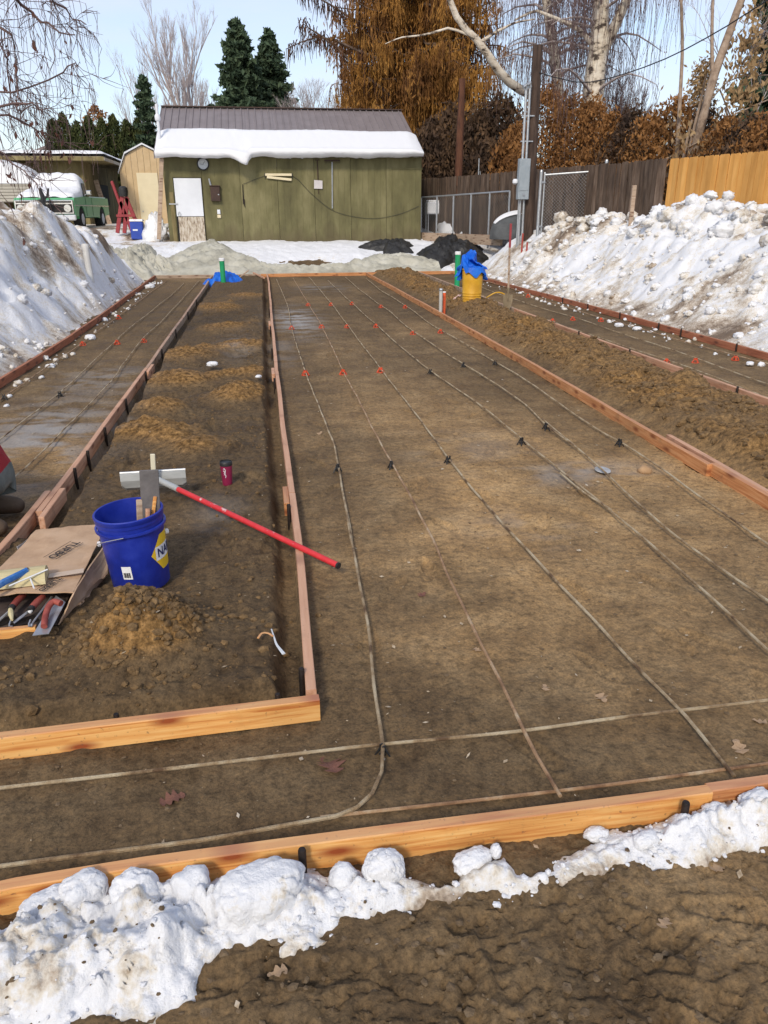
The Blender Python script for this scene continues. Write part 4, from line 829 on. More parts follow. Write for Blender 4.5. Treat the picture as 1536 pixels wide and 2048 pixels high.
o = B(); o.tube([(0, -.035, .72), (0, -.035, .14)], .017, 6); o.tube([(0, -.035, .14), (.01, -.02, -.3)], .012, 6); o.build('handle', BRW, t_, smooth=True); o = B(); o.box((0, -.04, .72), (.15, .03, .03), bev=.008); o.build('grip', BRW, t_)
o = B(); o.prism([(-.14, -.03, -.14), (.14, -.03, -.15), (.145, -.045, .10), (-.13, -.045, .12)], (0, -.016, 0)); o.build('blade', mat('dull_white', [(.50, .46, .46), (.58, .55, .54)], 8, .7), t_)
p = YP(664, 370, SY); t_ = emp('hung_rake', (p.x, SY-.003, p.z), 'long grey handled rake hung head up beside the shovel', 'rake'); o = B(); o.tube([(.02, -.04, .70), (-.01, -.03, -.72)], .022, 7); o.build('handle', GALV, t_, smooth=True); o = B(); o.box((.02, -.045, .74), (.52, .03, .04), bev=.006); o.build('head', BRW, t_)
for k in range(11): 
    q = B(); q.box((-.22+.048*k, -.06, .70), (.010, .02, .07)); q.build('tine', BRW, t_)
p = YP(487, 395, SY); t_ = emp('hung_hook_bar', (p.x, SY-.003, p.z), 'short dark iron bar hung on the olive shed left of the gutters', 'bar'); o = B(); o.tube([(0, -.03, .40), (-.01, -.03, -.1), (.03, -.03, -.30)], [.012, .02, .012], 6); o.build('shaft', STEEL, t_, smooth=True); o = B(); o.box((0, -.03, -.12), (.06, .04, .16), bev=.01); o.build('clamp', STEEL, t_)
pts = [YP(u, v, SY-.025) for u, v in ((487, 368), (520, 355), (533, 350), (585, 352), (620, 385), (660, 418), (700, 432), (750, 437), (800, 428), (838, 412))]
o = B(); o.tube([q-pts[0] for q in smooth_path(pts, .2)], .006, 5); tag(o.build('wall_cable', BLK, None, pts[0], True), 'thin dark cable drooping across the olive shed wall', 'cable')
p = YP(592, 312, SY-.05); t_ = emp('flood_light', (p.x, SY-.004, p.z+.02), 'twin white flood lamps under the olive shed eave', 'lamp')
for k in (-1, 1):
    o = B(); o.tube([(.10*k*.7, -.02, .02), (.14*k, -.09, -.02), (.20*k, -.18, -.05)], [.025, .04, .06], 9); o.build('lamp_head', WHT, t_, smooth=True)
o = B(); o.box((0, -.02, .03), (.16, .04, .10), bev=.01); o.build('base', WHT, t_)
p = YP(317, 225, 27.4); t_ = emp('vent_pipe', (p.x-.08, SY+.2, 3.2), 'white vent pipe standing at the left end of the shed roof', 'pipe'); o = B(); o.tube([(0, 0, 0), (0, 0, 1.65)], .045, 8); o.build('stack', WHT, t_, smooth=True); o = B(); o.lathe([(.07, 1.18), (.09, 1.22), (.09, 1.32), (.05, 1.38)], 10); o.build('cap', WHT, t_, smooth=True)

# cream gambrel shed
ty = 40.0; tx = YP(284, 288, ty).x; hz = YP(284, 290, ty).z; wz = YP(240, 342, ty).z; mz = YP(252, 308, ty).z; hw = tx-YP(239, 342, ty).x; mw = tx-YP(250, 308, ty).x
t_ = emp('gambrel_shed', (tx, ty, 1.0), 'cream garden shed with gambrel roof behind the olive shed corner', 'shed')
n = 8; 
for k in range(n):
    x0, x1 = -hw+2*hw*k/n, -hw+2*hw*(k+1)/n-.012
    def top(x): 
        x = abs(x); return (mz+(hz-mz)*(1-x/mw) if x < mw else wz+(mz-wz)*(hw-x)/(hw-mw))-1.0
    o = B(); P = [(x0, 0, 0), (x1, 0, 0), (x1, 0, top(x1)-.02)]
    if x0 < 0 < x1: P.append((0, 0, top(0)-.02))
    P.append((x0, 0, top(x0)-.02)); o.prism(P, (0, .06, 0)); o.build('siding_panel', CREAM, t_)
prof = [(-hw-.06, wz-1.0-.12), (-mw-.02, mz-1.0), (0, hz-1.0+.02), (mw+.02, mz-1.0), (hw+.06, wz-1.0-.12)]
for (x0, z0), (x1, z1) in zip(prof[:-1], prof[1:]):
    o = B(); o.hexa([(x0, -.12, z0), (x0, 3.5, z0), (x1, 3.5, z1), (x1, -.12, z1)], [(x0, -.12, z0+.07), (x0, 3.5, z0+.07), (x1, 3.5, z1+.07), (x1, -.12, z1+.07)]); o.build('roof_slope', WHT, t_)
o = B(); o.box((-hw+.03, 1.8, wz/2-.5), (.05, 3.4, wz-1.0)); o.box((hw-.03, 1.8, wz/2-.5), (.05, 3.4, wz-1.0)); o.build('side_wall', CREAM, t_)
dz0 = YP(290, 348, ty).z-1.0; dxx = YP(273, 350, ty).x-tx; dxe = YP(315, 350, ty).x-tx
o = B(); o.box(((dxx+dxe)/2, -.02, dz0/2+.1), (dxe-dxx, .04, dz0-.1), bev=.005); d_ = o.build('door', CREAMD, t_); o = B(); o.box((dxx+.12, -.06, .75), (.05, .06, .05), bev=.01); o.build('handle', SILV, d_)
# second olive shed with a flat snowy roof
by = 38.0; bc_ = YP(165, 322, by); bxl = -13.5; bz = 1.0; H2 = bc_.z-bz
t_ = emp('flat_roof_shed', (bc_.x, by, bz), 'weathered brown olive shed with flat snowy roof behind the green truck', 'shed')
for k in range(6):
    x0 = (bxl-bc_.x)*(k+1)/6; x1 = (bxl-bc_.x)*k/6-.01; o = B(); o.box(((x0+x1)/2, .03, H2/2), (x1-x0, .06, H2)); o.build('siding_sheet', OLIVE2, t_)
for k in range(5):
    o = B(); o.box((-.035, .08+1.9*k+.93, H2/2), (.05, 1.88, H2)); o.build('siding_sheet', OLIVE2, t_)
o = B(); o.box((-2.9+.1, 4.6, H2+.06), (7.6, 10.6, .16)); o.build('roof_deck', OLIVE2, t_); o = B(); o.box((-2.8, -.66, H2+.10), (7.4, .03, .10)); o.box((1.02, 4.6, H2+.05), (.03, 10.6, .12)); o.build('fascia', mat('grey_fascia', [(.28, .25, .20), (.40, .36, .30)], 5, .8), t_)
wz1 = YP(120, 350, by).z-bz; wx0, wx1 = YP(90, 350, by).x-bc_.x, YP(148, 350, by).x-bc_.x
w_ = B(); w_.box(((wx0+wx1)/2, -.01, wz1-.35), (wx1-wx0, .05, .7)); wo_ = w_.build('window', WHT, t_)
for k in (0, 1):
    q = B(); hw_ = (wx1-wx0)/2; q.box((wx0+hw_*(k+.5), -.04, wz1-.35), (hw_-.10, .02, .58)); q.build('pane', mat('dark_glass', [(.02, .024, .028), (.035, .04, .045)], 3, .1, spec=.8), wo_)
o = B(); o.box((-.0, 4.2, 1.5), (.10, 2.6, .9)); o.build('slatted_vent', DARK, t_)
nx, ny = 60, 60; X, Y = np.meshgrid(np.linspace(-6.4, 1.0, nx), np.linspace(-.62, 9.8, ny)); e = np.clip(np.minimum(np.minimum(X+6.45, 1.05-X), Y+.66)/.22, 0, 1)**.5; Z = H2+.145+.24*e+.02*fbm(X*2, Y*2, 3, 110)
me = npmesh('flat_snow', np.stack([X, Y, Z], -1).reshape(-1, 3), grid_faces(ny, nx)); attr(me, 'dirt', np.full(nx*ny, -.35)); o_ = link('flat_roof_snow', me, SNOW, None, (bc_.x, by, bz)); tag(o_, 'even snow layer on the flat roofed shed behind the truck', 'snow slab')
# board leaning against that shed
p = YP(182, 400, by+1.0); o = B(); o.box((0, 0, 0), (.20, .05, 2.2), (-.12, -.22, 0), bev=.004); tag(o.build('leaning_board', WD['grey'], None, (bc_.x+.45, by+1.2, 2.0)), 'grey board leaning on the flat roofed shed behind the truck cab', 'board')
# far house gable
t_ = emp('far_house', (-13.5, 62, 1), 'distant house roof with pale green gable at far left', 'house'); o = B(); o.prism([(-4, 0, 0), (4, 0, 0), (4, 0, 3.6), (1.4, 0, 5.4), (-4, 0, 3.6)], (0, 8, 0)); o.build('wall', mat('pale_green', [(.34, .42, .36), (.4, .48, .42)], 3, .8), t_); o = B(); o.hexa([(1.4, -.3, 5.4), (4.4, -.3, 3.4), (4.4, 8.3, 3.4), (1.4, 8.3, 5.4)], [(1.4, -.3, 5.55), (4.4, -.3, 3.55), (4.4, 8.3, 3.55), (1.4, 8.3, 5.55)]); o.hexa([(-4.4, -.3, 3.4), (1.4, -.3, 5.4), (1.4, 8.3, 5.4), (-4.4, 8.3, 3.4)], [(-4.4, -.3, 3.55), (1.4, -.3, 5.55), (1.4, 8.3, 5.55), (-4.4, 8.3, 3.55)]); o.build('roof', ROOFM, t_)

# camper on stilts, far left
cy = 35.6; cR = YP(70, 380, cy).x; z0 = YP(20, 404, cy).z; z1 = YP(20, 366, cy).z
t_ = emp('truck_camper', (cR-1.9, cy, 1.05), 'beige ribbed camper shell on stilts under a domed snow cap', 'camper')
SID = mat('beige_aluminium', [(.36, .33, .28), (.44, .41, .35)], 4, .5)
nrib = 6
for k in range(nrib):
    za = z0-1.05+(z1-z0)*k/nrib; o = B(); o.box((0, 1.1, za+(z1-z0)/nrib/2), (3.8+.03*(k % 2), 2.2+.03, (z1-z0)/nrib-.012), bev=.02); o.build('siding_rib', SID, t_)
o = B(); o.box((0, 1.1, (z0+z1)/2-1.05), (3.76, 2.16, z1-z0)); o.build('shell', SID, t_)
for sx, sy in ((-1.7, .1), (1.7, .1), (-1.7, 2.1), (1.7, 2.1)):
    o = B(); o.box((sx, sy, (z0-1.05)/2), (.09, .09, z0-1.05)); o.build('stilt', WD['grey'], t_)
nu, nv = 40, 16; U, Vv = np.meshgrid(np.linspace(-1, 1, nu), np.linspace(-1, 1, nv)); Zc = .95*np.sqrt(np.clip(1-np.abs(U)**2.3, 0, 1))*np.clip(1-np.abs(Vv)**6, 0, 1)**.5
me = npmesh('camper_snow', np.stack([U*1.95, 1.1+Vv*1.15, z1-1.05-.02+Zc], -1).reshape(-1, 3), grid_faces(nv, nu)); attr(me, 'dirt', np.full(nu*nv, -.35)); tag(link('camper_snow', me, SNOW, None, (cR-1.9, cy, 1.05)), 'domed snow cap on the camper at far left', 'snow slab')

# ---------------------------------------------------------------- green pickup
GRN = mat('green_truck_paint', [(.085, .33, .14), (.11, .40, .18)], 3, .35, spec=.5)
CHR = mat('chrome', [(.55, .55, .55), (.7, .7, .7)], 5, .25, metal=.9); GLS = mat('car_glass', [(.02, .025, .03), (.05, .06, .065)], 3, .08, spec=.8); TYR = mat('tyre', [(.012, .012, .012), (.025, .025, .024)], 20, .85)
ref = YP(155, 448, 30.0); tz = 1.12
tk = emp('green_pickup', (ref.x-1.0, 30.0, tz), 'old green pickup truck with snow over hood and windshield', 'truck', rz=R(-4))
W = 1.0
def side_prof(x):                                  # closed body side outline in (y,z), y from front to rear
    pass
def wheel_arch(yc, r, z=.38, n=8, up=True): return [(yc+r*math.cos(a), z+r*math.sin(a)) for a in np.linspace(math.pi, 0, n)]
low = [(0.0, .46), (0.42, .46)]+[(y, z) for y, z in wheel_arch(.85, .43)]+[(1.30, .42), (3.05, .42)]+[(y, z) for y, z in wheel_arch(3.75, .43)]+[(4.25, .46), (4.9, .50)]
upb = [(4.9, 1.10), (2.35, 1.10), (2.34, 1.10), (1.55, 1.12), (.10, 1.06), (.0, .98)]
o = B(); o.prism([(-W, y, z) for y, z in low+upb], (2*W, 0, 0)); o.build('body', GRN, tk)
o = B(); o.prism([(W+.004, .05, .80), (W+.004, 4.85, .80), (W+.004, 4.85, .83), (W+.004, .05, .83)], (.012, 0, 0)); o.build('trim_strip', CHR, tk)
o = B(); o.hexa([(-.92, 1.45, 1.11), (.92, 1.45, 1.11), (.92, 2.38, 1.11), (-.92, 2.38, 1.11)], [(-.80, 1.80, 1.66), (.80, 1.80, 1.66), (.80, 2.34, 1.66), (-.80, 2.34, 1.66)]); cb = o.build('cab', GRN, tk)
o = B(); o.hexa([(.925, 1.56, 1.13), (.945, 1.56, 1.13), (.945, 1.95, 1.13), (.925, 1.95, 1.13)], [(.82, 1.84, 1.58), (.845, 1.84, 1.58), (.845, 2.02, 1.58), (.82, 2.02, 1.58)]); o.build('front_side_window', GLS, cb)
o = B(); o.hexa([(.925, 2.02, 1.13), (.945, 2.02, 1.13), (.945, 2.30, 1.13), (.925, 2.30, 1.13)], [(.82, 2.08, 1.58), (.845, 2.08, 1.58), (.845, 2.28, 1.58), (.82, 2.28, 1.58)]); o.build('rear_side_window', GLS, cb)
o = B(); o.hexa([(-.85, 1.47, 1.14), (.85, 1.47, 1.14), (.85, 1.45, 1.14), (-.85, 1.45, 1.14)], [(-.74, 1.79, 1.60), (.74, 1.79, 1.60), (.74, 1.77, 1.60), (-.74, 1.77, 1.60)]); o.build('windshield', GLS, cb)
o = B(); o.box((0, 3.6, 1.115), (1.86, 2.4, .05)); o.build('bed_snow_floor', W2, tk)
gr = B(); gr.box((0, -.03, .76), (1.96, .06, .46), bev=.02); g_ = gr.build('grille', CHR, tk)
for sx in (-.49, .49):
    q = B(); q.box((sx, -.065, .72), (.88, .02, .27)); q.build('grille_insert', DARK, g_)
    q = B(); q.box((sx, -.065, .925), (.86, .02, .05)); q.build('grille_slot', DARK, g_)
for sx in (-.78, .78):
    q = B(); q.tube([(sx, -.06, .72), (sx, -.10, .72), (sx, -.105, .72)], [.125, .12, .08], 16); q.build('headlight', mat('lens', [(.5, .5, .46), (.6, .6, .56)], 3, .15), tk, smooth=True)
q = B(); q.box((0, -.10, .42), (2.06, .14, .18), bev=.03); q.build('bumper', mat('pale_bumper', [(.5, .52, .55), (.62, .64, .66)], 5, .4), tk)
for sx in (-.88, .88):
    for yc in (.85, 3.75):
        q = B(); w = .13; q.tube([(sx-w, yc, .36), (sx-w*.9, yc, .36), (sx+w*.9, yc, .36), (sx+w, yc, .36)], [.31, .37, .37, .31], 22); wh = q.build('wheel', TYR, tk, smooth=True)
        q = B(); s_ = math.copysign(1, sx); q.tube([(sx+s_*.08, yc, .36), (sx+s_*.135, yc, .36), (sx+s_*.15, yc, .36)], [.20, .19, .06], 14); q.build('rim', WHT, wh, smooth=True)
q = B(); q.box((1.12, 1.62, 1.25), (.20, .10, .17), bev=.03); q.tube([(.93, 1.6, 1.15), (1.05, 1.62, 1.2)], .015, 5); q.build('mirror', CHR, tk)
q = B(); q.box((.99+.012, 1.5, .78), (.012, .012, .62)); q.box((1.002, 2.37, .78), (.012, .012, .62)); q.build('door_gap', DARK, tk)
# snow on hood, windshield and roof
nu, nv = 44, 40; U, Vv = np.meshgrid(np.linspace(-1, 1, nu), np.linspace(0, 1, nv)); Yt = .12+2.35*Vv
zt = np.interp(Yt, [0.1, .35, .9, 1.45, 1.80, 2.0, 2.47], [1.06, 1.26, 1.33, 1.46, 1.86, 1.93, 1.84]); wd = np.interp(Yt, [0, 1.3, 1.8, 2.5], [.96, .98, .86, .84]); e = np.clip(1-np.abs(U)**7, 0, 1)**.5
Zt = (zt-1.06)*(.35+.65*e)+1.06+.05*fbm(U*3, Yt*2, 3, 111); Zt = np.where(np.abs(U) > .985, np.minimum(Zt, np.interp(Yt, [0, 1.45, 1.8, 2.5], [1.05, 1.08, 1.62, 1.6])), Zt)
me = npmesh('truck_snow', np.stack([U*wd, Yt, Zt], -1).reshape(-1, 3), grid_faces(nv, nu)); attr(me, 'dirt', np.full(nu*nv, -.3)); so_ = link('truck_snow', me, SNOW, None, tk.location); so_.rotation_euler = tk.rotation_euler; tag(so_, 'thick snow heaped on the green pickup hood and cab', 'snow slab')
q = B(); q.tube([(0, 0, -.1), (.05, 0, .3), (-.02, .02, .62)], [.06, .09, .05], 6); q.tube([(.05, 0, .3), (.2, -.02, .36), (.26, 0, .62)], [.05, .05, .03], 6); q.tube([(.0, 0, .25), (-.22, 0, .2), (-.26, 0, -.02)], [.05, .05, .04], 6)
tag(q.build('dark_winch', BLK, None, (ref.x-.95, 29.55, 1.85), True), 'dark hoist gear standing in front of the truck grille', 'hoist'); 
# red folding hand gear, cooler and plank beside the olive shed
REDM = mat('red_metal', [(.22, .025, .03), (.32, .045, .05)], 6, .5)
p = YP(255, 455, 29.0); t_ = emp('red_folding_stand', (p.x, 29.0, 1.05), 'red folding steel stand with dark cap beside the truck', 'stand')
for (xa, xb, h) in ((-.35, -.05, 1.15), (.42, .05, 1.15), (-.12, .10, 1.1), (.16, -.14, 1.0)):
    o = B(); o.box(((xa+xb)/2, 0, h/2), (.13, .08, h*1.04), (0, math.atan2(xb-xa, h), 0), bev=.01); o.build('leg', REDM, t_)
o = B(); o.box((-.24, .05, 1.22), (.10, .06, .85), (0, -.25, 0), bev=.03); o.build('handle', REDM, t_); o = B(); o.lathe([(.13, 1.15), (.15, 1.3), (.14, 1.42), (.08, 1.47)], 12); o.build('cap', BLK, t_, smooth=True); o = B(); o.box((0, -.06, .55), (.62, .03, .08)); o.build('brace', REDM, t_)
p = YP(283, 465, 28.6); t_ = emp('blue_cooler', (p.x-.12, 28.6, .85), 'blue cooler with white lid stripe in the snow by the shed', 'cooler'); BLU = mat('blue_plastic', [(.02, .05, .28), (.03, .07, .36)], 4, .4); o = B(); o.box((0, 0, .28), (.42, .36, .56), bev=.03); o.build('body', BLU, t_); o = B(); o.box((-.05, -.185, .30), (.16, .012, .05)); o.build('stripe', WHT, t_); o = B(); o.box((0, 0, .60), (.44, .38, .07), bev=.02); o.build('lid', W2, t_)
o = B(); o.box((0, 0, 0), (.13, .05, 2.5), (0, .14, 0), bev=.004); p = YP(322, 410, 27.3); tag(o.build('leaning_plank', WD['grey'], None, (p.x, 27.3, p.z+.2)), 'long bare plank leaning by the left corner of the olive shed', 'plank')

p = YP(300, 462, 28.3); V_, F_ = scatter_rocks([np.zeros(3)], [1.0], 66, 4, 1.0); V_ = V_*np.array([.42, .4, .95])*(1-.28*np.clip(V_[:, 2:3], 0, 1)); V_ = V_+.12*np.stack([fbm(V_[:, 1]*3, V_[:, 2]*3, 3, 171), fbm(V_[:, 0]*3, V_[:, 2]*3, 3, 172), fbm(V_[:, 0]*3, V_[:, 1]*3, 3, 173)], -1); me = npmesh('snow_heap', V_, F_); attr(me, 'dirt', np.full(len(V_), -.25)); tag(link('snow_heap', me, SNOW, None, (p.x+.16, 28.3, .95)), 'tall snow heap between the blue cooler and the olive shed corner', 'snow heap')
# ---------------------------------------------------------------- fences
OLD = mat('old_fence_wood', [(.045, .030, .022), (.095, .062, .042), (.16, .115, .085)], 2.5, .9, .4, 30, stretch=(3, 3, .6), var=.28); NEW = mat('new_cedar', [(.50, .24, .055), (.60, .30, .075), (.68, .37, .11)], 2.2, .75, .25, 30, stretch=(3, 3, .5), var=.13)
FA, FJ, FE = Vector((6.1, 31.0, 0)), Vector((9.53, 17.9, 0)), Vector((11.0, 12.3, 0))
def fence(name, label, a, b, m_, ztop, zb, seed, jag):
    d = (b-a); L = d.length; d.normalize(); t = emp(name, (a.x, a.y, zb), label, 'fence', rz=math.atan2(d.y, d.x)); r_ = random.Random(seed); n = int(L/.143)
    meshes = []
    for k in range(5):
        q = B(); hh = ztop-zb+r_.uniform(-jag, jag); q.prism([(0, 0, 0), (.136, 0, 0), (.136, 0, hh-.03), (.11, 0, hh), (.026, 0, hh), (0, 0, hh-.03)], (0, .018, 0)); meshes.append(q.mesh('board')); meshes[-1].materials.append(m_)
    for k in range(n):
        o_ = bpy.data.objects.new('board', meshes[r_.randrange(5)]); col.objects.link(o_); o_.parent = t; o_.location = (k*.143, r_.uniform(-.006, .006), 0); o_.rotation_euler = (r_.uniform(-.01, .01), r_.uniform(-jag, jag)*.25, 0)
    for z in (.3, 1.0, 1.6):
        q = B(); q.box((L/2, .05+.018, z), (L, .04, .09)); q.build('rail', m_, t)
    for k in range(int(L/2.4)+1):
        q = B(); q.box((min(k*2.4, L), .13, (ztop-zb)/2), (.09, .09, ztop-zb-.05)); q.build('post', m_, t)
    return t
fence('old_fence', 'weathered dark board fence behind the chain link and snow', FA, FJ-(FJ-FA).normalized()*.0, OLD, 2.80, .85, 3, .03)
fence('cedar_fence', 'fresh orange cedar board fence above the right snow bank', FJ+(FE-FJ).normalized()*.02+Vector((-.02, 0, 0)), FE, NEW, 2.79, .85, 4, .006)
p = YP(1266, 400, 17.2); o = B(); o.box((0, 0, 0), (.09, .05, 1.1), bev=.004); tag(o.build('stub_post', WD['grey'], None, (p.x, 17.2, p.z-.25)), 'short pale stake standing before the old fence', 'post')
# low chain link fence and gate
def chain(o, a, b, z0_, z1_, step, r=.0035):
    d = b-a; L = d.length; d.normalize(); H = z1_-z0_; n = int((L+H)/step)
    for k in range(n):
        for s in (1, -1):
            if s == 1: xa, xb = k*step-H, k*step
            else: xa, xb = k*step, k*step-H
            za, zb_ = z0_, z1_
            lo, hi = 0.0, 1.0
            def clip(xa, xb):
                t0, t1 = 0.0, 1.0
                dx = xb-xa
                for lim, sg in ((0, 1), (L, -1)):
                    f0 = (xa-lim)*sg; f1 = (xb-lim)*sg
                    if f0 < 0 and f1 < 0: return None
                    if f0 < 0: t0 = max(t0, f0/(f0-f1))
                    if f1 < 0: t1 = min(t1, f0/(f0-f1))
                return (t0, t1) if t1 > t0 else None
            c_ = clip(xa, xb)
            if not c_: continue
            p0 = a+d*(xa+(xb-xa)*c_[0]); p1 = a+d*(xa+(xb-xa)*c_[1]); p0 = Vector((p0.x, p0.y, za+(zb_-za)*c_[0])); p1 = Vector((p1.x, p1.y, za+(zb_-za)*c_[1]))
            o.tube([p0, p1], r, 3, False)
ga, gb = Vector((7.80, 21.25, 0)), Vector((9.15, 20.6, 0))
t_ = emp('chain_link_gate', (ga.x, ga.y, .8), 'tall chain link gate between the meter pole and the old fence', 'gate')
def rel(p): return Vector(p)-Vector((ga.x, ga.y, .8))
for nm, p, top, r in (('post', ga+Vector((-.10, 0, 0)), 2.66, .045), ('post', gb+Vector((.06, 0, 0)), 2.88, .045), ('frame_tube', ga, 2.62, .028), ('frame_tube', gb+Vector((-.04, 0, 0)), 2.68, .028)):
    o = B(); o.tube([rel((p.x, p.y, .5)), rel((p.x, p.y, top))], r, 8); o.lathe([(r*1.1, top-.8), (r*.6, top-.8+r)], 8, rel((p.x, p.y, .8))) ; o.build(nm, GALV, t_, smooth=True)
o = B(); o.tube([rel((ga.x, ga.y, 2.58)), rel((gb.x, gb.y, 2.66))], .026, 8); o.tube([rel((ga.x, ga.y, 1.0)), rel((gb.x, gb.y, 1.0))], .026, 8); o.build('frame_rail', GALV, t_, smooth=True)
MESHW = mat('dull_wire', [(.20, .20, .20), (.30, .30, .30)], 14, .6, metal=.3); o = B(); chain(o, rel((ga.x, ga.y, .8)), rel((gb.x, gb.y, .8)), .2, 1.80, .085, .0036); o.build('wire_mesh', MESHW, t_)
for k, zz in enumerate((1.3, 2.4)):
    o = B(); q = rel((ga.x-.05, ga.y-.02, zz)); o.box(q, (.14, .05, .05), bev=.01); o.build('hinge', GALV, t_)
la, lb = Vector((5.95, 28.3, 0)), Vector((7.75, 24.0, 0)); t_ = emp('low_chain_fence', (la.x, la.y, .7), 'low chain link fence beside the olive shed', 'fence')
def rl(p): return Vector(p)-Vector((la.x, la.y, .7))
for k in range(6):
    p = la.lerp(lb, k/5); o = B(); o.tube([rl((p.x, p.y, .6)), rl((p.x, p.y, 2.16+.02*k))], .03, 7); o.build('post', GALV, t_, smooth=True)
o = B(); o.tube([rl((la.x, la.y, 2.15)), rl((lb.x, lb.y, 2.25))], .025, 7); o.build('top_rail', GALV, t_, smooth=True)
o = B(); chain(o, rl((la.x, la.y, .7)), rl((lb.x, lb.y, .7)), .1, 1.45, .11, .003); o.build('wire_mesh', MESHW, t_)
# timber edge under that fence
o = B(); o.box((0, 0, 0), (4.4, .10, .30)); ob = o.build('timber_edging', WD['grey'], None, ((la.x+lb.x)/2-.15, (la.y+lb.y)/2-.15, .86)); ob.rotation_euler = (0, 0, math.atan2(lb.y-la.y, lb.x-la.x)); tag(ob, 'old timber edging along the foot of the low chain link fence', 'timber')
# junk behind the low fence
t_ = emp('laundry_sink', (6.55, 29.0, .95), 'white laundry sink on thin legs beside the olive shed', 'sink'); o = B(); o.box((0, 0, .85), (.55, .5, .40), bev=.03); o.build('basin', WHT, t_)
for sx in (-.23, .23):
    for sy in (-.2, .2):
        o = B(); o.box((sx, sy, .33), (.03, .03, .66)); o.build('leg', GALV, t_)
o = B(); o.box((0, 0, 1.08), (.5, .45, .08), bev=.03); o.build('snow_cap', W2, t_)
o = B(); o.box((0, 0, .55), (.9, .03, 1.1), (-.25, 0, .4)); tag(o.build('plywood_offcut', mat('brown_panel', [(.10, .065, .045), (.16, .11, .08)], 5, .9), None, (7.4, 28.2, 1.0)), 'brown panel leaning among snow behind the low fence', 'panel')
for k, (x, y, z, s) in enumerate(((7.0, 28.3, 1.1, .45), (7.7, 27.2, 1.15, .4), (8.3, 27.6, 1.15, .35), (8.2, 26.0, 1.1, .45))):
    V_, F_ = scatter_rocks([np.array([x, y, z-.12])], [s*1.35], 60+k, 3, .65); V_ = V_+.06*np.stack([fbm(V_[:, 0]*5, V_[:, 2]*5, 3, 1+k), fbm(V_[:, 1]*5, V_[:, 2]*5, 3, 2+k), fbm(V_[:, 0]*5, V_[:, 1]*5, 3, 3+k)], -1); me = npmesh('snow_heap', V_-np.array([x, y, z]), F_); attr(me, 'dirt', np.full(len(V_), -.1)); tag(link('snow_heap', me, SNOW, None, (x, y, z)), f'rounded snow heap behind the low chain link fence, {ORD[k]} from the shed', 'snow heap', 'snow heaps behind the low fence')
o = B(); o.tube([(0, 0, 0), (0, 0, 2.6)], .02, 6); o.tube([(0.35, .1, 0), (.05, .0, 2.2)], .018, 6); o.tube([(.0, .0, 1.1), (.22, .06, 1.1)], .012, 5); tag(o.build('pole_tripod', GALV, None, (8.0, 28.4, .8), True), 'thin grey poles leaning together behind the low fence', 'poles')
# snow topped covered boat near the gate
t_ = emp('covered_boat', (8.45, 23.9, .75), 'grey covered boat with snow on top behind the meter pole', 'boat'); nu, nv = 28, 14; U, Vv = np.meshgrid(np.linspace(-1, 1, nu), np.linspace(0, math.pi, nv)); hw_ = .55*np.sqrt(np.clip(1-np.abs(U)**2.6, 0, 1)); Vq = np.stack([U*1.3, -np.cos(Vv)*hw_, np.sin(Vv)**.8*(.2+hw_*1.05)+.15], -1).reshape(-1, 3); link('hull_cover', npmesh('hull_cover', Vq, grid_faces(nv, nu)), mat('grey_cover', [(.055, .058, .06), (.10, .105, .11)], 4, .8), t_); Vq2 = Vq*np.array([.97, .9, 1.0])+np.array([0, 0, .07]); k_ = Vq2[:, 2].reshape(nv, nu); me = npmesh('snow_cap', Vq2.reshape(nv, nu, 3)[4:10].reshape(-1, 3), grid_faces(6, nu)); attr(me, 'dirt', np.full(6*nu, -.2)); link('snow_cap', me, SNOW, t_)

# ---------------------------------------------------------------- meter pole with conduits, box and service cable
POLEM = mat('dark_pole_wood', [(.028, .018, .014), (.06, .038, .028), (.095, .062, .046)], 3, .9, .5, 20, stretch=(4, 4, .5))
px0, py0 = 7.53, 21.6; t_ = emp('meter_pole', (px0, py0, .5), 'dark wooden utility pole with grey meter box and conduits', 'utility pole')
o = B(); o.tube([(0.03, 0, 0), (.0, 0, 2.5), (-.02, 0, 5.12)], [.15, .14, .125], 12); o.build('pole', POLEM, t_, smooth=True)
for dx, zt in ((-.20, 4.15), (-.30, 4.1)):
    o = B(); o.tube([(dx+.02, -.12, 0), (dx, -.12, zt)], .034, 8); o.tube([(dx, -.12, zt), (dx-.02, -.14, zt+.10), (dx-.10, -.16, zt+.05)], .05, 8); o.build('conduit', GALV, t_, smooth=True)
o = B(); o.box((-.26, -.18, 1.98), (.30, .18, 1.0), bev=.012); mb = o.build('meter_box', GREYBOX, t_); o = B(); o.box((-.26, -.275, 2.0), (.25, .012, .60), bev=.003); o.build('cover', GREYBOX, mb); o = B(); o.box((-.26, -.285, 1.6), (.05, .02, .05)); o.build('latch', GALV, mb)
o = B(); o.lathe([(.03, 0), (.07, .03), (.075, .09), (.05, .13)], 10, (-.46, -.12, 1.86)); o.box((-.38, -.12, 1.93), (.20, .04, .04)); o.build('sensor', WHT, t_, smooth=True)
for z in (2.9, 3.5): 
    o = B(); o.box((-.2, -.1, z), (.32, .08, .03)); o.build('strap', GALV, t_)
o = B(); o.tube([(-.33, -.12, 0), (-.33, -.12, 1.5)], .02, 6); o.build('ground_pipe', GALV, t_, smooth=True)
pc = [Vector((px0, py0-.1, 5.0))]+[D(u, v, z) for u, v, z in ((1150, 164, 19.2), (1214, 158, 18), (1330, 118, 16.5), (1454, 52, 15), (1580, -30, 13.8))]
o = B(); o.tube([q-pc[0] for q in smooth_path(pc, .5)], .013, 5); tag(o.build('service_cable', BLK, None, pc[0], True), 'black overhead cable running from the pole towards upper right', 'cable')
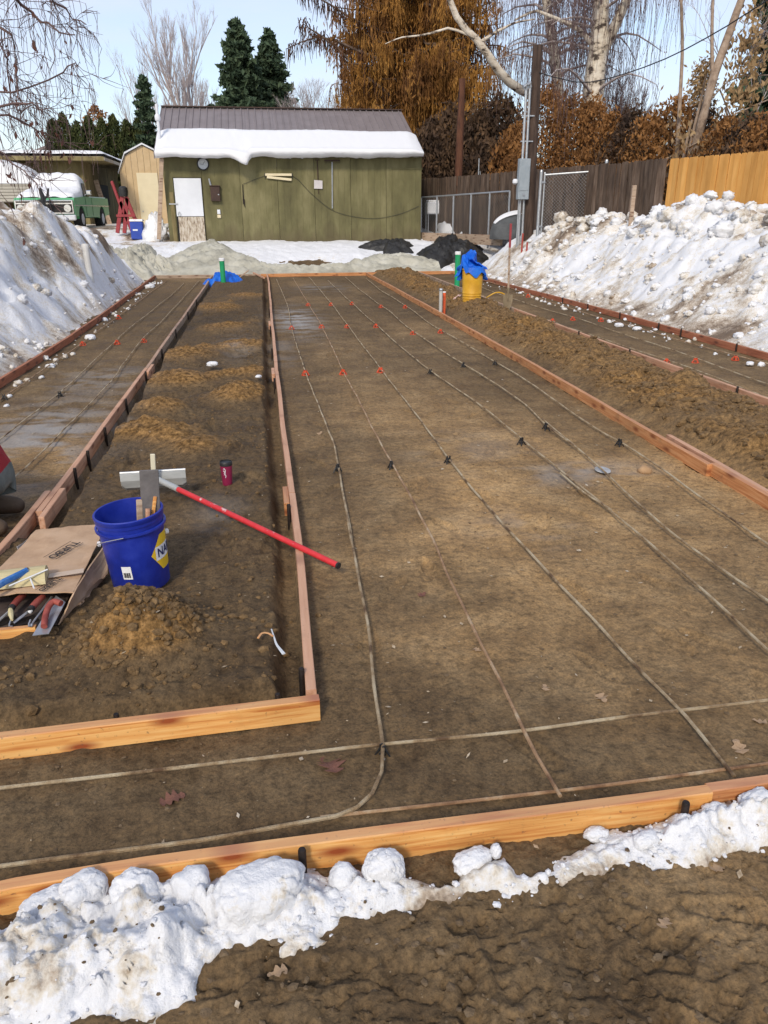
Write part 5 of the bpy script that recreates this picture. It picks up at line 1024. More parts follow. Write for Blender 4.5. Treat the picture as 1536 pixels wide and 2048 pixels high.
pc = [Vector((px0, py0-.1, 4.75)), D(1135, 166, 21), D(1190, 160, 21.2), D(1280, 130, 21)]
p = YP(915, 400, 29.6); o = B(); o.tube([(0, 0, 0), (.02, 0, 3), (.05, .0, 5.2)], [.15, .14, .11], 9); tag(o.build('rusty_post', mat('rusty_post', [(.05, .022, .014), (.10, .04, .022), (.15, .065, .035)], 3, .9, .4, stretch=(3, 3, .5)), None, (p.x, 29.6, .8), True), 'tall rusty brown post between the olive shed and meter pole', 'post')
# ================================================================ TREES AND SHRUBS
def grow(p, d, L, r, lev, mx, rg, out, spread=.6, up=.15, kids=5, ratio=.6, k=6, wob=.10):
    pts = [np.array(p, float)]; d = np.array(d, float); d /= np.linalg.norm(d); dirs = [d]
    for i in range(k-1):
        d = d+rg.normal(0, wob, 3)+np.array([0, 0, up*.35]); d /= np.linalg.norm(d); pts.append(pts[-1]+d*L/(k-1)); dirs.append(d)
    pts = np.array(pts); rad = r*np.linspace(1, .42 if lev < mx else .3, k); out.setdefault(lev, []).append((pts, rad))
    if lev >= mx: return
    for j in range(kids if lev else kids+2):
        t = rg.uniform(.25 if lev else .30, 1.0); i = min(int(t*(k-1)), k-2); f = t*(k-1)-i; q = pts[i]*(1-f)+pts[i+1]*f; dd = dirs[i]
        s = rg.normal(0, 1, 3); s -= dd*(s@dd); s /= np.linalg.norm(s)+1e-6; nd = dd*math.cos(spread)+s*math.sin(spread)*rg.uniform(.7, 1.3)+np.array([0, 0, up])
        grow(q, nd, L*ratio*rg.uniform(.7, 1.15)*(1.15-.45*t), max(.004, np.interp(t, [0, 1], [r, r*.42])*.6), lev+1, mx, rg, out, spread, up, kids, ratio, k, wob)
def limbs_mesh(out, levs, n):
    parts = []
    for l in levs:
        if l in out: parts.append(tubes_np(np.stack([a for a, _ in out[l]]), np.stack([b for _, b in out[l]]), n))
    return cat_np(parts)
def relocate(V, p): return V-np.array([p[0], p[1], p[2]])
def tree(name, label, loc, cat='tree', group=None): return emp(name, loc, label, cat, group)
def part_np(name, V, Fq, m_, parent, smooth=True):
    o_ = link(name, npmesh(name, relocate(V, parent.location), Fq, smooth), m_, parent); return o_
def hang(anch, Lm, rg, k=5, sway=.12, Lvar=.5):        # hanging strands from anchor points
    n = len(anch); L = Lm*(1-Lvar*rg.random(n)); t = np.linspace(0, 1, k); dx = rg.normal(0, sway, (n, 2)); P = np.zeros((n, k, 3))
    for i in range(k):
        P[:, i, 0] = anch[:, 0]+dx[:, 0]*L*np.sqrt(t[i])+rg.normal(0, .02, n)*L; P[:, i, 1] = anch[:, 1]+dx[:, 1]*L*np.sqrt(t[i]); P[:, i, 2] = anch[:, 2]-L*t[i]**1.15
    return P
def rcards(C, rg, size, asp=.5, vert=0.0, svar=.5):
    n = len(C); a = rg.normal(0, 1, (n, 3)); a[:, 2] -= vert*2; a /= np.linalg.norm(a, axis=1, keepdims=True); b = np.cross(a, rg.normal(0, 1, (n, 3))); b /= np.linalg.norm(b, axis=1, keepdims=True)+1e-6
    s = size*(1-svar+2*svar*rg.random(n))[:, None]; return cards_np(C, a*s, b*s*asp)
BARKP = mat('pale_bark', [(.32, .27, .26), (.46, .40, .38)], 4, .9, stretch=(1, 1, .4)); TWIGP = mat('pale_twig', [(.36, .31, .31), (.48, .42, .42)], 3, .9)
BARKB = mat('brown_bark', [(.05, .032, .024), (.11, .075, .055), (.17, .12, .09)], 5, .95, .5, 20, stretch=(2, 2, .5)); TWIGD = mat('purple_brown_twig', [(.10, .062, .058), (.19, .125, .115)], 2, .9)
BIRCH = mat('birch_bark', [(.06, .045, .035), (.56, .48, .38), (.72, .66, .56)], 3.2, .8, .3, 30, stretch=(1, 1, 1.6), pos=[.38, .47, .62])
NEED = mat('dark_needles', [(.024, .048, .026), (.055, .088, .046), (.095, .132, .066)], 2.2, .85, trans=.15); NEED2 = mat('yellow_green_scales', [(.018, .030, .008), (.042, .055, .013), (.075, .078, .022)], 1.5, .9, trans=.15)
LARCH = mat('rust_larch_needles', [(.085, .036, .016), (.23, .105, .030), (.44, .22, .050), (.56, .31, .08)], .55, .9, trans=.25, pos=[.30, .45, .58, .72], detail=4); LARCHD = mat('dark_larch_twigs', [(.045, .022, .015), (.10, .045, .024), (.16, .075, .036)], .8, .9, trans=.15)
RUSTL = mat('rust_leaves', [(.11, .048, .017), (.27, .125, .038), (.44, .22, .075)], 1.6, .85, trans=.25); TANL = mat('tan_dead_leaves', [(.20, .12, .055), (.36, .24, .12), (.46, .32, .17)], 2, .85, trans=.25); DKL = mat('dark_brown_leaves', [(.035, .021, .015), (.085, .050, .029), (.16, .092, .046)], 1.3, .9, trans=.15)
def bare_tree(name, label, base, top, r, seed, mx=4, spread=.45, up=.22, kids=5, m1=BARKP, m2=TWIGP, ratio=.58, nstem=1, lean=(0, 0), trunkf=.45):
    rg = np.random.default_rng(seed); t = tree(name, label, base); out = {}; H = top-base[2]
    for s in range(nstem):
        d = np.array([lean[0]+rg.normal(0, .10)*(nstem > 1), lean[1]+rg.normal(0, .10)*(nstem > 1), 1.0]); grow(base, d, H*trunkf*(1.25 if nstem > 1 else 1.25)*rg.uniform(.85, 1), r, 0, mx, rg, out, spread, up, kids, ratio)
    V, Fq = limbs_mesh(out, [0, 1], 6); part_np('trunk', V, Fq, m1, t); V, Fq = limbs_mesh(out, range(2, mx+1), 3); part_np('crown', V, Fq, m2, t); return t
def conifer(name, label, base, top, rad, seed, m_=NEED, dens=1.0, droop=.25, pw=.9):
    rg = np.random.default_rng(seed); t = tree(name, label, base); H = top-base[2]; P = []; Rr = []; C = []
    tk_ = np.array([[base[0], base[1], base[2]+H*f] for f in np.linspace(0, 1, 6)])[None]; V, Fq = tubes_np(tk_, np.linspace(rad*.10, .02, 6)[None], 7)
    nb = int(130*dens)
    for i in range(nb):
        f = rg.random()**.85; z = base[2]+H*(.10+.90*f); L = rad*((1-f)**pw)*rg.uniform(.55, 1.15)+.10; a = rg.uniform(0, 6.28); tt = np.linspace(0, 1, 5)
        pts = np.stack([base[0]+math.cos(a)*L*tt, base[1]+math.sin(a)*L*tt, z-droop*L*tt+.22*L*tt**2.5], -1); P.append(pts); Rr.append(np.linspace(.03, .008, 5))
        n = int(26+70*L/rad*dens); q = rg.random(n)**.7; c = np.stack([np.interp(q, tt, pts[:, k]) for k in range(3)], -1); c += rg.normal(0, .055+.08*L/3, (n, 3))*np.array([1, 1, .55]); C.append(c)
    V2, F2 = tubes_np(np.array(P), np.array(Rr), 3); V, Fq = cat_np([(V, Fq), (V2, F2)]); part_np('trunk', V, Fq, BARKB, t)
    C = np.concatenate(C); V, Fq = rcards(C, rg, .16*(H/10)**.5, .42, .2); part_np('crown', V, Fq, m_, t, False); return t
def column_shrub(name, label, base, top, rad, seed, m_, n=5200, size=.09, point=.6, group=None, vert=.8, cat='shrub', hollow=.55, jit=.05):
    rg = np.random.default_rng(seed); t = tree(name, label, base, cat, group); H = top-base[2]; f = rg.random(n); a = rg.uniform(0, 6.28, n); rr = (hollow+(1-hollow)*rg.random(n)**.6)
    prof = np.clip(1-f**(1/point*1.6), 0, 1)**.75*(.72+.28*np.clip(f*6, 0, 1)); lob = 1+.22*np.sin(a*3+seed+f*7)+.16*np.sin(a*5-f*13); r = rad*prof*rr*lob
    C = np.stack([base[0]+r*np.cos(a), base[1]+r*np.sin(a), base[2]+H*f], -1)+rg.normal(0, jit, (n, 3)); V, Fq = rcards(C, rg, size, .4, vert); part_np('crown', V, Fq, m_, t, False)
    P = []; 
    for i in range(14):
        a_ = rg.uniform(0, 6.28); q = rad*.6*rg.random(); P.append(np.stack([base[0]+np.linspace(.05, q, 5)*math.cos(a_), base[1]+np.linspace(.05, q, 5)*math.sin(a_), base[2]+H*np.linspace(0, rg.uniform(.5, .95), 5)], -1))
    V, Fq = tubes_np(np.array(P), np.tile(np.linspace(.05, .012, 5), (14, 1)), 4); part_np('trunk', V, Fq, BARKB, t); return t
# distant trees behind the sheds
Y = 56.0; p = YP(378, 300, Y); bare_tree('bare_poplar', 'tall pale leafless tree rising behind the olive shed roof', (p.x, Y, 1), YP(378, 5, Y).z, .20, 31, 4, .42, .30, 6, nstem=3, ratio=.55, trunkf=.62)
p = YP(296, 300, 58); bare_tree('bare_poplar', 'smaller pale leafless tree left of the tall bare one', (p.x, 58, 1), YP(290, 75, 58).z, .14, 32, 4, .45, .25, 5, nstem=2, ratio=.55, lean=(-.10, 0), trunkf=.6)
Y = 47.0; p = YP(488, 300, Y); conifer('pine_tree', 'dark green conifer behind the shed roof, left and taller of the pair', (p.x, Y, 1), YP(488, 44, Y).z, 2.3, 33, dens=2.4, pw=.62, droop=.1)
Y = 49.0; p = YP(547, 300, Y); conifer('spruce_tree', 'pointed dark spruce behind the shed roof, right of the pair', (p.x, Y, 1), YP(543, 60, Y).z, 2.7, 34, dens=2.4, pw=.8, droop=.3)
Y = 50.0; p = YP(300, 300, Y); conifer('small_spruce', 'small dark spruce at the left end of the olive shed roof', (p.x, Y, 1), YP(300, 155, Y).z, 1.6, 35, dens=1.1, pw=.8)
p = YP(648, 300, 46); bare_tree('bare_shrub_tree', 'twiggy grey leafless tree between the spruce and the rusty larch', (p.x, 46, 1), YP(648, 105, 46).z, .13, 36, 4, .55, .12, 6, nstem=4, ratio=.6, trunkf=.5)
for i, u in enumerate((112, 134, 160, 184, 209, 233, 258, 281, 303)):
    Y = 50.5+.4*(i % 2); p = YP(u, 300, Y); column_shrub('arborvitae', f'green columnar hedge tree behind the sheds, {ORD[i]} from the left', (p.x, Y, 1.0), YP(u, (240, 228, 246, 235, 240, 232, 242, 238, 246)[i], Y).z, .62, 40+i, NEED2, 5200, .10, .32, 'clipped hedge trees behind the sheds', .9, 'hedge tree')
p = YP(200, 300, 60); column_shrub('rusty_shrub_tree', 'reddish round shrub top showing above the green hedge', (p.x, 60, 1), YP(200, 212, 60).z, 2.2, 51, RUSTL, 2600, .12, .5, None, .2, 'tree', .2)

# the big rusty larch
Y = 37.0; tp = YP(835, 300, Y); rg = np.random.default_rng(61); t = tree('rusty_larch', 'huge drooping rust coloured larch behind the olive shed', (tp.x, Y, 1.0)); base = np.array([tp.x, Y, 1.0])
P = [np.array([base+np.array([.05*math.sin(f*5), 0, 15*f]) for f in np.linspace(0, 1, 6)])]; Rr = [np.linspace(.42, .12, 6)]; anch = []; wt = []
for i in range(230):
    f = rg.random(); z = 4.0+11*f; a = rg.uniform(0, 6.28); L = (5.3*(1-.40*f))*rg.uniform(.5, 1.0); tt = np.linspace(0, 1, 6); dr_ = rg.uniform(-.05, .22)
    pts = np.stack([base[0]+math.cos(a)*L*tt, base[1]+.75*math.sin(a)*L*tt, z-dr_*L*tt+.10*L*tt**2], -1)+rg.normal(0, .08, (6, 3)); P.append(pts); Rr.append(np.linspace(.085, .012, 6))
    n = int(14+16*L); q = rg.random(n)**.75; c = np.stack([np.interp(q, tt, pts[:, k]) for k in range(3)], -1)+rg.normal(0, .16, (n, 3))*np.array([1, 1, .5]); anch.append(c)
V, Fq = tubes_np(np.array(P), np.array(Rr), 4); part_np('trunk', V, Fq, BARKB, t); anch = np.concatenate(anch)
S = hang(anch, 1.25, rg, 5, .10, .7); V, Fq = tubes_np(S, np.tile(np.array([.018, .016, .013, .010, .005]), (len(S), 1)), 3)
Cn = S[:, 1:, :].reshape(-1, 3)[rg.random(len(S)*4) < .9]; Cn = np.concatenate([Cn, Cn+rg.normal(0, .07, Cn.shape)]); V2, F2 = rcards(Cn, rg, .095, .22, 1.3); V, Fq = cat_np([(V, Fq), (V2, F2)]); part_np('crown', V, Fq, LARCH, t, False)
# open feathery limbs reaching left over the shed
P = []; Rr = []; anch = []
for (pix, n) in (([(760, 120), (700, 95), (650, 70), (612, 80), (572, 98)], 70), ([(760, 60), (715, 45), (680, 22), (640, -5), (600, -12)], 80), ([(740, 165), (700, 120), (655, 78), (620, 60), (606, 40)], 60), ([(780, 190), (730, 150), (700, 140), (680, 160)], 50)):
    pts = np.array([np.array(YP(u, v, 35.6)) for u, v in pix]); k = np.linspace(0, len(pts)-1, 6); pts = np.stack([np.interp(k, range(len(pts)), pts[:, j]) for j in range(3)], -1); P.append(pts); Rr.append(np.linspace(.07, .012, 6))
    q = rg.random(n*2)*5; c = np.stack([np.interp(q, range(6), pts[:, j]) for j in range(3)], -1)+rg.normal(0, .12, (n*2, 3)); anch.append(c)
V, Fq = tubes_np(np.array(P), np.array(Rr), 4); part_np('reaching_limb', V, Fq, BARKB, t); S = hang(np.concatenate(anch), .75, rg, 4, .22, .8); V, Fq = tubes_np(S, np.tile(np.array([.020, .016, .012, .006]), (len(S), 1)), 3); part_np('hanging_twigs', V, Fq, LARCHD, t)
# dark thicket below the larch, between shed and pole
for i, (u, Y, tv, rad, m_) in enumerate(((865, 33.5, 250, 1.0, DKL), (905, 34.5, 215, 1.2, DKL), (955, 33.0, 225, 1.2, DKL), (1000, 32.5, 200, 1.0, DKL), (1030, 30.5, 265, .7, RUSTL), (985, 31.3, 290, .8, DKL))):
    p = YP(u, 300, Y); column_shrub('thicket_shrub', f'dark twiggy shrub in the thicket right of the olive shed, {ORD[i]} planted', (p.x, Y, 1.0), YP(u, tv, Y).z, rad*1.3, 70+i, m_, 5200, .10, .42, 'thicket shrubs', .9, jit=.15)
# rust brown hedge behind the old fence
for i, (u, Y, tv, rad, m_, pt, n) in enumerate(((1090, 27.5, 178, .85, RUSTL, .45, 7000), (1135, 27.0, 195, .8, RUSTL, .45, 7000), (1180, 26.0, 205, .8, RUSTL, .5, 7000), (1222, 25.0, 235, .7, RUSTL, .5, 6000), (1262, 24.0, 225, .75, DKL, .5, 5500), (1300, 23.2, 232, .65, RUSTL, .5, 5500), (1342, 22.4, 205, .6, RUSTL, .5, 5000), (1388, 23.5, 128, .42, TANL, .8, 4200), (1400, 22.0, 220, .6, DKL, .8, 4200), (1450, 20.0, 245, .7, RUSTL, .5, 5000), (1505, 18.8, 240, .7, DKL, .5, 5000), (1540, 18.0, 230, .7, RUSTL, .5, 4200))):
    p = YP(u, 300, Y); nm = {RUSTL: 'rust brown', DKL: 'dark brown', TANL: 'pointed tan'}[m_]
    column_shrub('hedge_shrub', f'{nm} hedge shrub behind the board fences, {ORD[i]} from the meter pole', (p.x, Y, .9), YP(u, tv, Y).z, rad*1.45, 80+i, m_, int(n*1.1), .062, pt*.8, 'hedge shrubs behind the board fences', .5, jit=.13)
p = YP(1240, 300, 30); bare_tree('fine_twig_tree', 'fine dark twiggy tree showing sky above the brown hedge', (p.x, 30, 1), YP(1240, 110, 30).z, .10, 98, 4, .55, .18, 6, BARKB, TWIGD, .62, 3, trunkf=.5)

# weeping birches
def birch(name, label, base, path, r, seed, nlimb, Lh, spread=2.8, zmin=5, zmax=12, extra=(), nst=30, ang=None):
    rg = np.random.default_rng(seed); t = tree(name, label, base); pts = np.array([np.array(q) for q in path]); k = np.linspace(0, len(pts)-1, 10); pts = np.stack([np.interp(k, range(len(pts)), pts[:, j]) for j in range(3)], -1)
    V, Fq = tubes_np(pts[None], np.linspace(r, r*.5, 10)[None], 10); part_np('trunk', V, Fq, BIRCH, t)
    for q, r0, r1 in extra:
        e = np.array([np.array(x) for x in smooth_path(q, .6)]); kk = np.linspace(0, len(e)-1, 12); e = np.stack([np.interp(kk, range(len(e)), e[:, j]) for j in range(3)], -1); V, Fq = tubes_np(e[None], np.linspace(r0, r1, 12)[None], 8); part_np('limb', V, Fq, BIRCH, t)
    P = []; Rr = []; anch = []
    for i in range(nlimb):
        z = rg.uniform(zmin, zmax); o_ = np.array([np.interp(z, pts[:, 2], pts[:, j]) for j in range(3)]); o_[2] = z; a = rg.uniform(0, 6.28) if ang is None else rg.uniform(*ang); L = spread*rg.uniform(.5, 1.15); tt = np.linspace(0, 1, 6)
        c = np.stack([o_[0]+math.cos(a)*L*tt, o_[1]+math.sin(a)*L*tt, z+.55*L*tt-.55*L*tt**2.2], -1)+np.cumsum(rg.normal(0, .05, (6, 3)), 0); P.append(c); Rr.append(np.linspace(.055, .010, 6)); q = .15+.85*rg.random(nst); s = np.stack([np.interp(q, tt, c[:, j]) for j in range(3)], -1); anch.append(s+rg.normal(0, .10, s.shape))
    V, Fq = tubes_np(np.array(P), np.array(Rr), 5); part_np('branches', V, Fq, BARKP, t); S = hang(np.concatenate(anch), Lh, rg, 6, .08, .7); V, Fq = tubes_np(S, np.tile(np.linspace(.0075, .004, 6), (len(S), 1)), 3); part_np('hanging_twigs', V, Fq, TWIGD, t)
    Cn = S[:, 2:, :].reshape(-1, 3)[rg.random(len(S)*4) < .35]; V, Fq = rcards(Cn, rg, .028, .4, 1.0); part_np('catkins', V, Fq, TWIGD, t, False); return t
Y = 27.5; b_ = YP(1182, 300, Y); pth = [Vector((b_.x, Y, .9)), YP(1184, 220, Y), YP(1190, 150, Y), YP(1197, 100, Y), YP(1200, 40, Y), YP(1205, -40, Y), YP(1215, -220, Y)]
birch('weeping_birch', 'thick pale weeping birch forking above the brown hedge', (b_.x, Y, .9), pth, .40, 101, 34, 2.6, 3.3, 5.2, 12.5, [([YP(1198, 120, Y), YP(1222, 70, Y-.3), YP(1240, 30, Y-.5), YP(1262, -20, Y-.7), YP(1300, -130, Y-1)], .19, .12), ([YP(1190, 95, Y), YP(1160, 60, Y+.2), YP(1120, 40, Y+.4), YP(1070, 20, Y+.5), YP(1030, 40, Y+.5)], .09, .03)], 42)
Y = 31.5; b_ = YP(1125, 300, Y); pth = [Vector((b_.x, Y, 1)), YP(1118, 200, Y), YP(1108, 100, Y), YP(1095, 20, Y), YP(1085, -60, Y), YP(1080, -180, Y)]
birch('slim_birch', 'slimmer grey birch left of the thick one, with a long bowed limb', (b_.x, Y, 1), pth, .24, 102, 34, 2.4, 3.0, 6, 12.5, [([YP(1116, 205, Y-.2), YP(1060, 190, Y-1.0), YP(1010, 158, Y-1.6), YP(985, 125, Y-1.8), YP(960, 85, Y-2), YP(935, 62, Y-2), YP(918, 45, Y-2.1), YP(890, -20, Y-2.2), YP(880, -90, Y-2.2)], .19, .09), ([YP(960, 85, Y-2), YP(990, 65, Y-2), YP(1030, 45, Y-2), YP(1070, 38, Y-2)], .06, .02), ([YP(950, 75, Y-2), YP(900, 55, Y-2), YP(850, 70, Y-2), YP(800, 75, Y-2), YP(770, 88, Y-2)], .05, .012)], 36, )
# pale stems leaning behind the cedar fence
Y = 20.5; t = tree('multi_stem_tree', 'pale multi stemmed tree leaning right behind the board fence', (YP(1372, 320, Y).x, Y, .9)); 
for q, r0, r1 in (([(1352, 345), (1360, 200), (1365, 90), (1362, 0), (1365, -90)], .055, .03), ([(1378, 345), (1400, 260), (1425, 160), (1450, 90), (1482, 0), (1520, -90)], .13, .08), ([(1370, 345), (1385, 270), (1402, 200), (1412, 150)], .06, .02), ([(1362, 345), (1372, 290), (1384, 240)], .05, .03), ([(1425, 160), (1424, 60), (1428, -60)], .05, .03), ([(1395, 290), (1450, 240), (1500, 215), (1560, 190)], .03, .01), ([(1440, 180), (1490, 290), (1560, 330)], .02, .012), ([(1400, 230), (1460, 160), (1536, 150)], .02, .012), ([(1450, 215), (1470, 270), (1510, 300), (1545, 312)], .028, .014), ([(1440, 280), (1400, 282), (1350, 310), (1300, 330)], .02, .01)):
    e = np.array([np.array(x) for x in smooth_path([YP(u, v, Y+.25*math.sin(u)) for u, v in q], .3)]); kk = np.linspace(0, len(e)-1, 12); e = np.stack([np.interp(kk, range(len(e)), e[:, j]) for j in range(3)], -1); V, Fq = tubes_np(e[None], np.linspace(r0, r1, 12)[None], 7); part_np('stem', V, Fq, mat('tan_bark', [(.16, .11, .08), (.30, .22, .16), (.40, .31, .24)], 6, .9, .3, 30), t)
rg = np.random.default_rng(120); cs = [np.array(YP(u, v, Y-.3))+rg.normal(0, s_, (n_, 3))*np.array([1, .8, 1.5]) for u, v, s_, n_ in ((1500, 70, .22, 150), (1480, 130, .20, 150), (1525, 110, .25, 150), (1478, 190, .16, 110), (1520, 40, .25, 130), (1505, 190, .14, 70), (1470, 240, .16, 80), (1360, 280, .2, 80), (1420, 300, .2, 60))]
V, Fq = rcards(np.concatenate(cs), rg, .075, .45, .9); part_np('dead_leaves', V, Fq, TANL, t, False)
out = {}; 
for k in range(7): grow(np.array(YP(1440+12*k, 120+18*k, Y)), (rg.normal(0, .5), rg.normal(0, .4), 1), 1.5, .015, 1, 3, rg, out, .6, .1, 5, .6)
V, Fq = limbs_mesh(out, [1, 2, 3], 3); part_np('twigs', V, Fq, TWIGP, t)
p = YP(1520, 300, 23.5); conifer('dark_fir', 'dark green fir at the right edge behind the cedar fence', (p.x+.6, 23.5, .9), YP(1500, -120, 23.5).z, 2.3, 121, dens=1.9, pw=.5)
# overhanging twigs at upper left, a tree standing off frame
Y = 9.5; t = tree('overhanging_tree', 'weeping tree branches with curled brown leaves hanging at upper left', (-6.4, 9.6, 1.0)); rg = np.random.default_rng(130); P = []; Rr = []; anch = []
V, Fq = tubes_np(np.array([[[-6.4, 9.6, .5], [-6.5, 9.6, 2], [-6.4, 9.5, 3.6], [-6.1, 9.4, 5.2], [-5.6, 9.3, 6.6], [-5.2, 9.2, 8]]]), np.array([[.22, .2, .18, .15, .11, .07]]), 9); part_np('trunk', V, Fq, BARKB, t)
lw = [([(-560, -60), (-200, -80), (0, -30), (60, 20), (110, 60), (150, 70)], .028), ([(-560, 0), (-250, 20), (-60, 30), (20, 60), (35, 130), (40, 200)], .026), ([(-560, -150), (-200, -160), (0, -100), (90, -20), (140, 30), (175, 50)], .026), ([(-560, 120), (-260, 180), (-80, 215), (20, 208), (60, 205), (86, 218)], .024), ([(-560, 180), (-260, 250), (-60, 230), (20, 225), (60, 250), (100, 290)], .020), ([(-560, 60), (-300, 120), (-100, 150), (0, 190), (90, 165), (140, 130), (160, 135)], .016), ([(-560, 200), (-250, 290), (-80, 330), (0, 300), (30, 330), (60, 352)], .014), ([(-560, -20), (-250, -40), (-50, 0), (15, 110), (20, 170), (22, 260)], .014)]
for pix, r in lw:
    e = np.array([np.array(YP(u, v, Y+.35*math.sin(v*.05))) for u, v in pix]); kk = np.linspace(0, len(e)-1, 14); e = np.stack([np.interp(kk, range(len(e)), e[:, j]) for j in range(3)], -1); e += rg.normal(0, .015, e.shape); P.append(e); Rr.append(np.linspace(r, .005, 14)); q = 5+8*rg.random(26); s = np.stack([np.interp(q, range(14), e[:, j]) for j in range(3)], -1); anch.append(s)
V, Fq = tubes_np(np.array(P), np.array(Rr), 6); part_np('limbs', V, Fq, TWIGD, t); anch = np.concatenate(anch); sub = {}
for a in anch[::2]: grow(a, (rg.normal(.35, .5), rg.normal(0, .4), rg.normal(-.25, .4)), rg.uniform(.22, .6), .0042, 1, 2, rg, sub, .7, -.12, 3, .65, 6, .16)
V, Fq = limbs_mesh(sub, [1, 2], 3); ends = np.concatenate([np.array([a[-1] for a, _ in sub[l]]) for l in sub]); S = hang(np.concatenate([anch, ends[rg.random(len(ends)) < .5]]), .42, rg, 5, .14, .7); V2, F2 = tubes_np(S, np.tile(np.linspace(.0030, .0018, 5), (len(S), 1)), 3); V, Fq = cat_np([(V, Fq), (V2, F2)]); part_np('twigs', V, Fq, TWIGD, t)
e2 = S[:, 4, :]; Cn = e2[rg.random(len(e2)) < .22]; Cn = np.concatenate([Cn, Cn+rg.normal(0, .02, Cn.shape)]); V, Fq = rcards(Cn, rg, .030, .42, 1.4); part_np('curled_leaves', V, Fq, mat('curled_leaf', [(.085, .035, .028), (.16, .07, .05)], 9, .85, trans=.2), t, False)
# ================================================================ TOOLS AND SMALL THINGS
# blue bucket
BUCK = mat('blue_bucket_plastic', [(.006, .016, .19), (.010, .026, .29), (.022, .045, .36)], 6, .42, .05, 40, spec=.5)
bp0 = G(284, 1160, .055); bk = emp('blue_bucket', (bp0.x, bp0.y, .045), 'blue plastic bucket with yellow logo beside the cardboard', 'bucket'); bk.rotation_euler = (R(1.5), R(-3), 0)
o = B(); o.lathe([(.0, 0), (.126, 0), (.131, .006), (.1405, .20), (.148, .335), (.152, .335), (.153, .350), (.155, .352), (.157, .372), (.153, .376), (.147, .374), (.143, .33), (.128, .012), (0, .012)], 48, cap=False); o.build('shell', BUCK, bk, smooth=True)
o = B(); o.lathe([(.150, .300), (.159, .302), (.159, .312), (.150, .314)], 48, cap=False); o.build('rim_band', BUCK, bk, smooth=True)
def on_bucket(me, ang, zc, off=.0012):
    for v in me.vertices:
        z = zc+v.co.y; r = np.interp(z, [0, .006, .20, .335], [.126, .131, .1405, .148])+off+max(0, v.co.z); a = ang+v.co.x/r; v.co = (r*math.cos(a), r*math.sin(a), z)
    me.update(); return me
def flat_poly(pts, n=10):
    bm = bmesh.new(); f = bm.faces.new([bm.verts.new((x, y, 0)) for x, y in pts]); bmesh.ops.triangulate(bm, faces=[f]); bmesh.ops.subdivide_edges(bm, edges=list(bm.edges), cuts=5, use_grid_fill=True); me = bpy.data.meshes.new('decal'); bm.to_mesh(me); bm.free(); return me
YEL = mat('logo_yellow', [(.72, .46, .02), (.78, .52, .03)], 9, .5); WLB = mat('label_white', [(.72, .72, .72), (.8, .8, .8)], 9, .6); NAVY = mat('logo_navy', [(.012, .02, .09), (.016, .028, .12)], 9, .5); INK = mat('black_ink', [(.02, .017, .015), (.04, .033, .03)], 20, .8)
La = R(-10)
hexp = lambda w, h: [(-w, 0), (-w*.45, h), (w*.45, h), (w, 0), (w*.45, -h), (-w*.45, -h)]
hx = lambda w, h: [(-w*.55, h*.30), (0, h), (w*.55, h*.30), (w*.55, -h*.30), (0, -h), (-w*.55, -h*.30)]
link('logo_plate', on_bucket(flat_poly([(-.105, 0), (-.045, .088), (.045, .088), (.105, 0), (.045, -.088), (-.045, -.088)]), La, .178, .0012), YEL, bk)
link('logo_band', on_bucket(flat_poly([(-.082, -.034), (.082, -.034), (.082, .034), (-.082, .034)]), La, .178, .0022), WLB, bk)
tm = TXT['logo']
for v in tm.vertices: v.co.x *= .90
link('lettering', on_bucket(tm, La, .178, .0034), NAVY, bk)
stk = link('sticker', on_bucket(flat_poly([(-.020, -.032), (.024, -.032), (.024, .034), (-.020, .034)]), R(-104), .118, .0012), WLB, bk)
o = B(); 
for k in range(9): o.box((-.014+.0036*k, -.010+0, 0), (.0012+.0009*(k % 3), .026, .0004))
me = o.mesh('bars'); link('sticker_print', on_bucket(me, R(-104), .118, .0024), INK, stk)
pa, pb = R(-168), R(12); hp = []
for i in range(25):
    f = i/24; a = pa+(pb-pa)*f; s_ = math.sin(math.pi*f); r = .163+.004*s_; z = .235+.12*s_**.8*(1 if f < .5 else .0)+(-.0); hp.append((r*math.cos(a), r*math.sin(a), .235+.075*s_))
o = B(); o.tube(hp[:11], .0022, 6); o.build('handle_wire', SILV, bk, smooth=True); 
for a in (pa, pb): 
    o = B(); o.lathe([(.0, 0), (.013, .0), (.013, .012), (.005, .016)], 10); me = o.mesh('boss'); me.transform(Matrix.Translation((.146*math.cos(a), .146*math.sin(a), .235)) @ Matrix.Rotation(a, 4, 'Z') @ Matrix.Rotation(R(90), 4, 'Y')); link('handle_boss', me, WLB, bk)
# float blade and wooden handles standing in the bucket
t_ = emp('hand_float', (bp0.x+.075, bp0.y+.02, .06), 'dark grey hand float blade standing up out of the bucket', 'hand float'); o = B(); o.box((0, 0, .30), (.085, .012, .46), (R(-6), R(4), R(12)), bev=.003); o.build('blade', mat('dark_float', [(.10, .092, .09), (.16, .145, .14)], 12, .55, .2), t_); o = B(); o.tube([(-.005, -.03, .24), (-.01, -.05, .30), (-.005, -.03, .36)], .012, 8); o.build('grip', WD['pink'], t_, smooth=True)
for k, (dx, dy, rx, ry, h, w) in enumerate(((.025, -.03, -.10, .10, .40, .028), (.045, -.055, -.14, .24, .42, .016))):
    o = B(); o.box((0, 0, h/2), (w, .014, h), bev=.003); ob = o.build('wooden_handle', WD['fresh'] if k else WD['grey'], None, (bp0.x+dx-.02, bp0.y+dy, .06)); ob.rotation_euler = (rx, ry, .3); tag(ob, ('broad pale wooden handle leaning inside the bucket', 'thin yellow wooden handle leaning inside the bucket')[k], 'handle')
